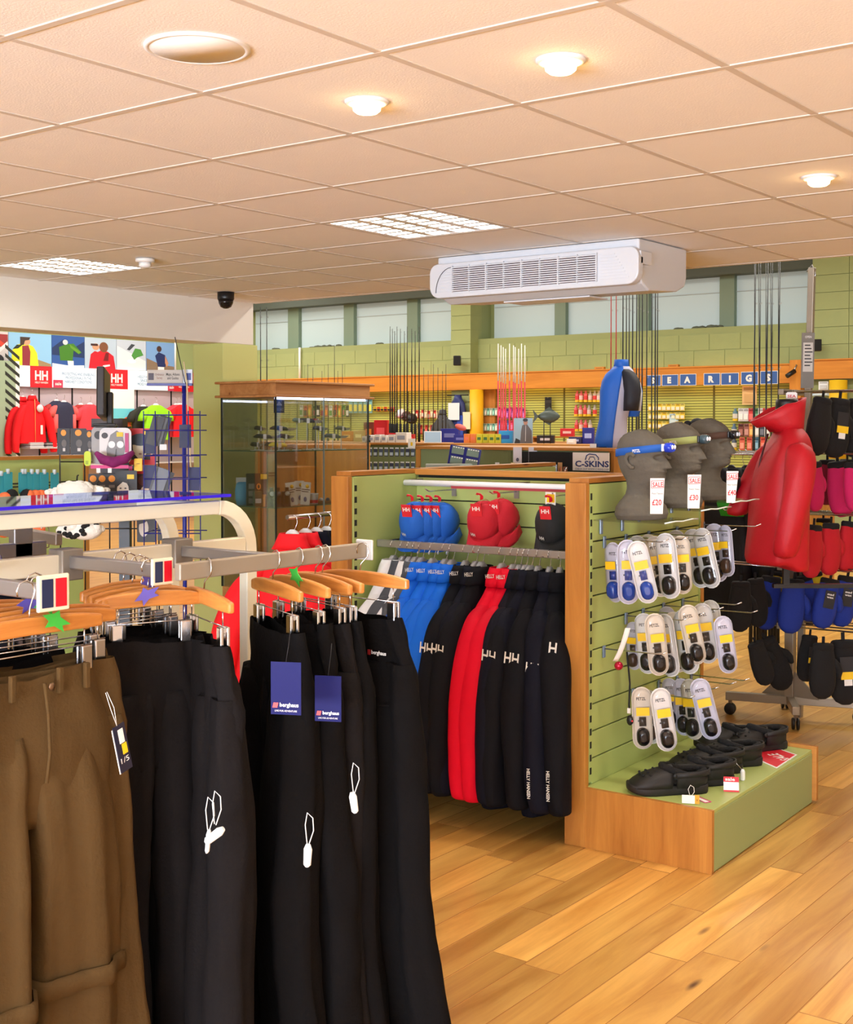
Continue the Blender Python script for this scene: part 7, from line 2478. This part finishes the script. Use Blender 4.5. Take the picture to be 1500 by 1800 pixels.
# ---- goods on the far slatwall
def wallpack(name, label, cat, u, v, wpx, hpx, rgb, group, rgb2=None, kind='card', yy=16.13):
    p = at(u, v, y=yy)
    d_ = (p - Vector((0, 0, EYE))).length
    w, h = wpx * d_ / FPX / 2 / .9, hpx * d_ / FPX / 2
    t = thing(name, label, cat, p, .25, group)
    if kind == 'bottle':
        MB().lathe([(w * .9, -h), (w, -h * .9), (w, h * .4), (w * .5, h * .65), (w * .5, h)], 10).build('bottle', pm_(rgb), t)
        MB().lathe([(w * 1.03, -h * .55), (w * 1.03, h * .15)], 10, cap=False).build('label', pm_(rgb2 or (220, 220, 214)), t)
        MB().lathe([(w * 1.02, -h * .98), (w * 1.02, -h * .6)], 10, cap=False).build('foot_band', pm_((236, 196, 40)), t)
    else:
        flat('card', rect(-w, -h, w, h), pm_(rgb), t, MWF, -.004, .008)
        flat('contents', rect(-w * .7, -h * .75, w * .7, h * .15), pm_(rgb2 or tuple(min(255, v_ + 60) for v_ in rgb)), t, MWF, .004, .014)
        flat('header', rect(-w * .8, h * .55, w * .8, h * .85), pm_(tuple(max(0, v_ - 60) for v_ in rgb)), t, MWF, .004, .002)
    MB().tube([(0, .1, h * .9), (0, -.02, h * .9)], .004, 5).build('peg', CHROME, t)
    return t


for r_, (v, us2) in enumerate(((697, (1015, 1022, 1030, 1038, 1046, 1053)), (722, (1013, 1021, 1029, 1036, 1046)), (748, (1014, 1022, 1030, 1038)))):
    for k, u in enumerate(us2):
        wallpack('bait_bottle', '%s bait bottle on the slatwall, %s in the %s row' % ('pink' if (u < 1034) else 'grey', ords[k], ('top', 'middle', 'bottom')[r_]), 'bottle', u, v, 6.5, 20, (214, 96, 104) if u < 1034 else (170, 160, 150), 'bait bottles on the slatwall', (230, 200, 196) if k % 2 else (220, 60, 60), 'bottle')
for r_, v in enumerate((716, 731, 747)):
    for k in range(8):
        u = 1144 + k * 8
        wallpack('bait_packet', 'yellow bait packet on the slatwall, %s in the %s row' % (ords[k], ('top', 'middle', 'bottom')[r_]), 'packet', u, v, 7.4, 12, (238, 224, 120) if (k + r_) % 2 else (240, 206, 60), 'yellow bait packets', (248, 244, 220))
wallpack('paper_leaflet', 'pale blue leaflet hanging over the yellow packets', 'leaflet', 1185, 740, 14, 25, (196, 222, 232), None, (214, 234, 240))
wallpack('paper_notice', 'cream notice with brown print on the slatwall under SEA RIGS', 'notice', 1318, 695, 22, 32, (226, 190, 132), None, (214, 172, 110))
for r_, (v, row) in enumerate(((729, [(1293, (90, 130, 150)), (1303, (232, 232, 236)), (1312, (226, 226, 234)), (1321, (206, 60, 56)), (1330, (60, 120, 80)), (1338, (230, 230, 234)), (1346, (220, 70, 70))]), (756, [(1291, (80, 110, 140)), (1303, (120, 60, 50)), (1313, (150, 96, 90)), (1322, (240, 150, 70)), (1331, (214, 214, 220)), (1340, (60, 66, 84)), (1349, (220, 220, 226))]), (780, [(1291, (70, 80, 100)), (1305, (220, 110, 90)), (1318, (216, 100, 84)), (1330, (90, 140, 170)), (1342, (226, 90, 70))]))):
    for k, (u, c_) in enumerate(row):
        wallpack('tackle_pack', 'carded tackle pack %s in the %s row beside the red jacket' % (ords[k], ('upper', 'middle', 'lower')[r_]), 'pack', u, v, 8, 22, c_, 'tackle packs beside the red jacket', None, 'bottle' if u < 1295 else 'card')
pal = [(226, 226, 220), (200, 60, 50), (236, 150, 40), (90, 150, 70), (40, 40, 44), (220, 210, 80), (190, 120, 110)]
for k in range(12):
    wallpack('float_pack', 'bright float pack on the slatwall seen through the cabinet, %s along' % ords[k], 'pack', 530 + k * 7.4, 722 + (k % 2), 5.5, 20, pal[k % 7], 'float packs behind the cabinet', pal[(k + 3) % 7])
for k in range(5):
    wallpack('teal_pack', 'tall teal tackle pack beside the cabinet cornice, %s along' % ords[k], 'pack', 617 + k * 8.5, 713, 7, 26, (120, 170, 176), 'teal packs beside the cabinet', (230, 220, 90))
for k in range(6):
    wallpack('spool_pack', 'orange and red spool pack on the slatwall above the red carton, %s along' % ords[k], 'pack', 660 + k * 6, 719, 6, 8, (226, 90, 30) if k % 2 else (226, 190, 40), 'spool packs on the slatwall', (40, 30, 24))
for k in range(9):
    wallpack('lure_packet', 'red and cream lure packet by the tall rods, %s along' % ords[k], 'packet', 728 + k * 5.2, 727 + (k % 3), 4.6, 14, (216, 70, 60) if k % 2 else (236, 220, 170), 'lure packets by the tall rods', (230, 210, 190))
for k in range(7):
    wallpack('hook_packet', 'red hook packet in the low row by the tall rods, %s along' % ords[k], 'packet', 736 + k * 4.6, 755, 4.2, 16, (196, 60, 56) if k % 2 else (206, 180, 120), 'hook packets by the tall rods')
for r_, v in enumerate((724, 751)):
    for k in range(8):
        wallpack('jig_packet', 'teal jig packet left of the pink rods, %s in the %s row' % (ords[k], ('upper', 'lower')[r_]), 'packet', 845 + k * 4.6, v, 4, 13, (120, 186, 176) if k % 2 else (206, 226, 214), 'teal jig packets')
for k in range(10):
    wallpack('squid_packet', 'purple and pink squid lure packet under the pink rods, %s along' % ords[k], 'packet', 878 + k * 4.8, 724 + (k % 2) * 3, 4.2, 18, (150, 70, 160) if k % 2 else (226, 50, 130), 'squid lure packets')
for k in range(8):
    wallpack('squid_packet', 'bright pink squid lure packet in the low row under the pink rods, %s along' % ords[k], 'packet', 878 + k * 5.6, 748, 4.6, 18, (232, 60, 120) if k % 3 else (60, 100, 190), 'low squid lure packets')
wallpack('torch_pack', 'black torch pack hanging alone on the slatwall', 'pack', 964, 710, 11, 24, (50, 46, 40), None, (30, 28, 26))
for k in range(3):
    p = at(706 + 9 * k, 728 + 4 * k, y=15.9)
    t = thing('baseball_cap', '%s cap hanging on the slatwall behind the tall rods' % ('white and pink', 'dark brown', 'black')[k], 'cap', p, .4, 'caps on the far slatwall')
    m = MB()
    m.ell((0, 0, 0), (.09, .09, .085), 14, 8)
    m.build('crown', pm_(((226, 210, 214), (70, 34, 34), (36, 30, 32))[k]), t)
    MB().box(-.06, .06, -.17, -.05, -.05, -.035).build('brim', pm_(((190, 120, 130), (60, 30, 30), (30, 26, 28))[k]), t, bevel=.006)
jacket('wall_jacket', 'grey', 'dark grey jacket hanging by the pine door panel on the back wall', (at(778, 740, y=15.9).x, 15.9, 1.92), PI / 2 - .4, None, variant=2, length=.78)
p = at(805, 700, y=15.95)
t = thing('navy_shirt', 'navy and blue shirt hanging on the pine door panel with a white notice', 'shirt', (p.x, 15.95, 2.02), 0)
m = MB()
m.loft([ring(0, 0, z, rx, .06, 20, .1, 3) for z, rx in ((.06, .05), (0, .07), (-.06, .12), (-.25, .15), (-.5, .17), (-.66, .17))])
m.build('shirt', pm_((36, 48, 110)), t)
MB().box(.04, .15, -.075, -.06, -.66, -.25).build('blue_panel', pm_((50, 80, 180)), t)
MB().box(-.11, .10, -.10, -.095, -.32, -.06).build('paper_notice', pm_((216, 226, 236)), t)
MB().tube([(-.2, 0, .06), (.2, 0, .06)], .012, 6).build('hanger', BLACK, t)
p = at(838, 730, y=16.0)
t = thing('yellow_tube', 'upright glossy yellow tube with a white notice by the door panel', 'tube', (p.x, 16.0, .9), 0)
MB().lathe([(.105, 0), (.105, 1.26), (.001, 1.265)], 20).build('tube', pm_((240, 180, 20)), t)
MB().box(-.17, -.03, -.125, -.12, .66, .92).build('paper_notice', pm_((226, 222, 190)), t)
# right-hand corner behind the mittens
p = at(1450, 665, y=14.5)
wallpack('round_ticket', 'round white price ticket above the black mittens', 'ticket', 1448, 678, 14, 14, (232, 236, 240), None, (200, 206, 214), yy=15.93)
wallpack('pale_notice', 'pale blue notice strip above the black mittens', 'notice', 1443, 691, 28, 9, (190, 214, 234), None, (206, 226, 240), yy=15.93)
p = at(1474, 690, y=15.9)
t = thing('yellow_tube', 'short yellow tube on the far wall above the black mittens', 'tube', (p.x, 15.9, 1.2), 0)
MB().lathe([(.11, 0), (.11, .98), (.001, .985)], 16).build('tube', pm_((236, 190, 30)), t)
MB().lathe([(.112, .3), (.112, .5)], 16, cap=False).build('band', pm_((206, 160, 20)), t)
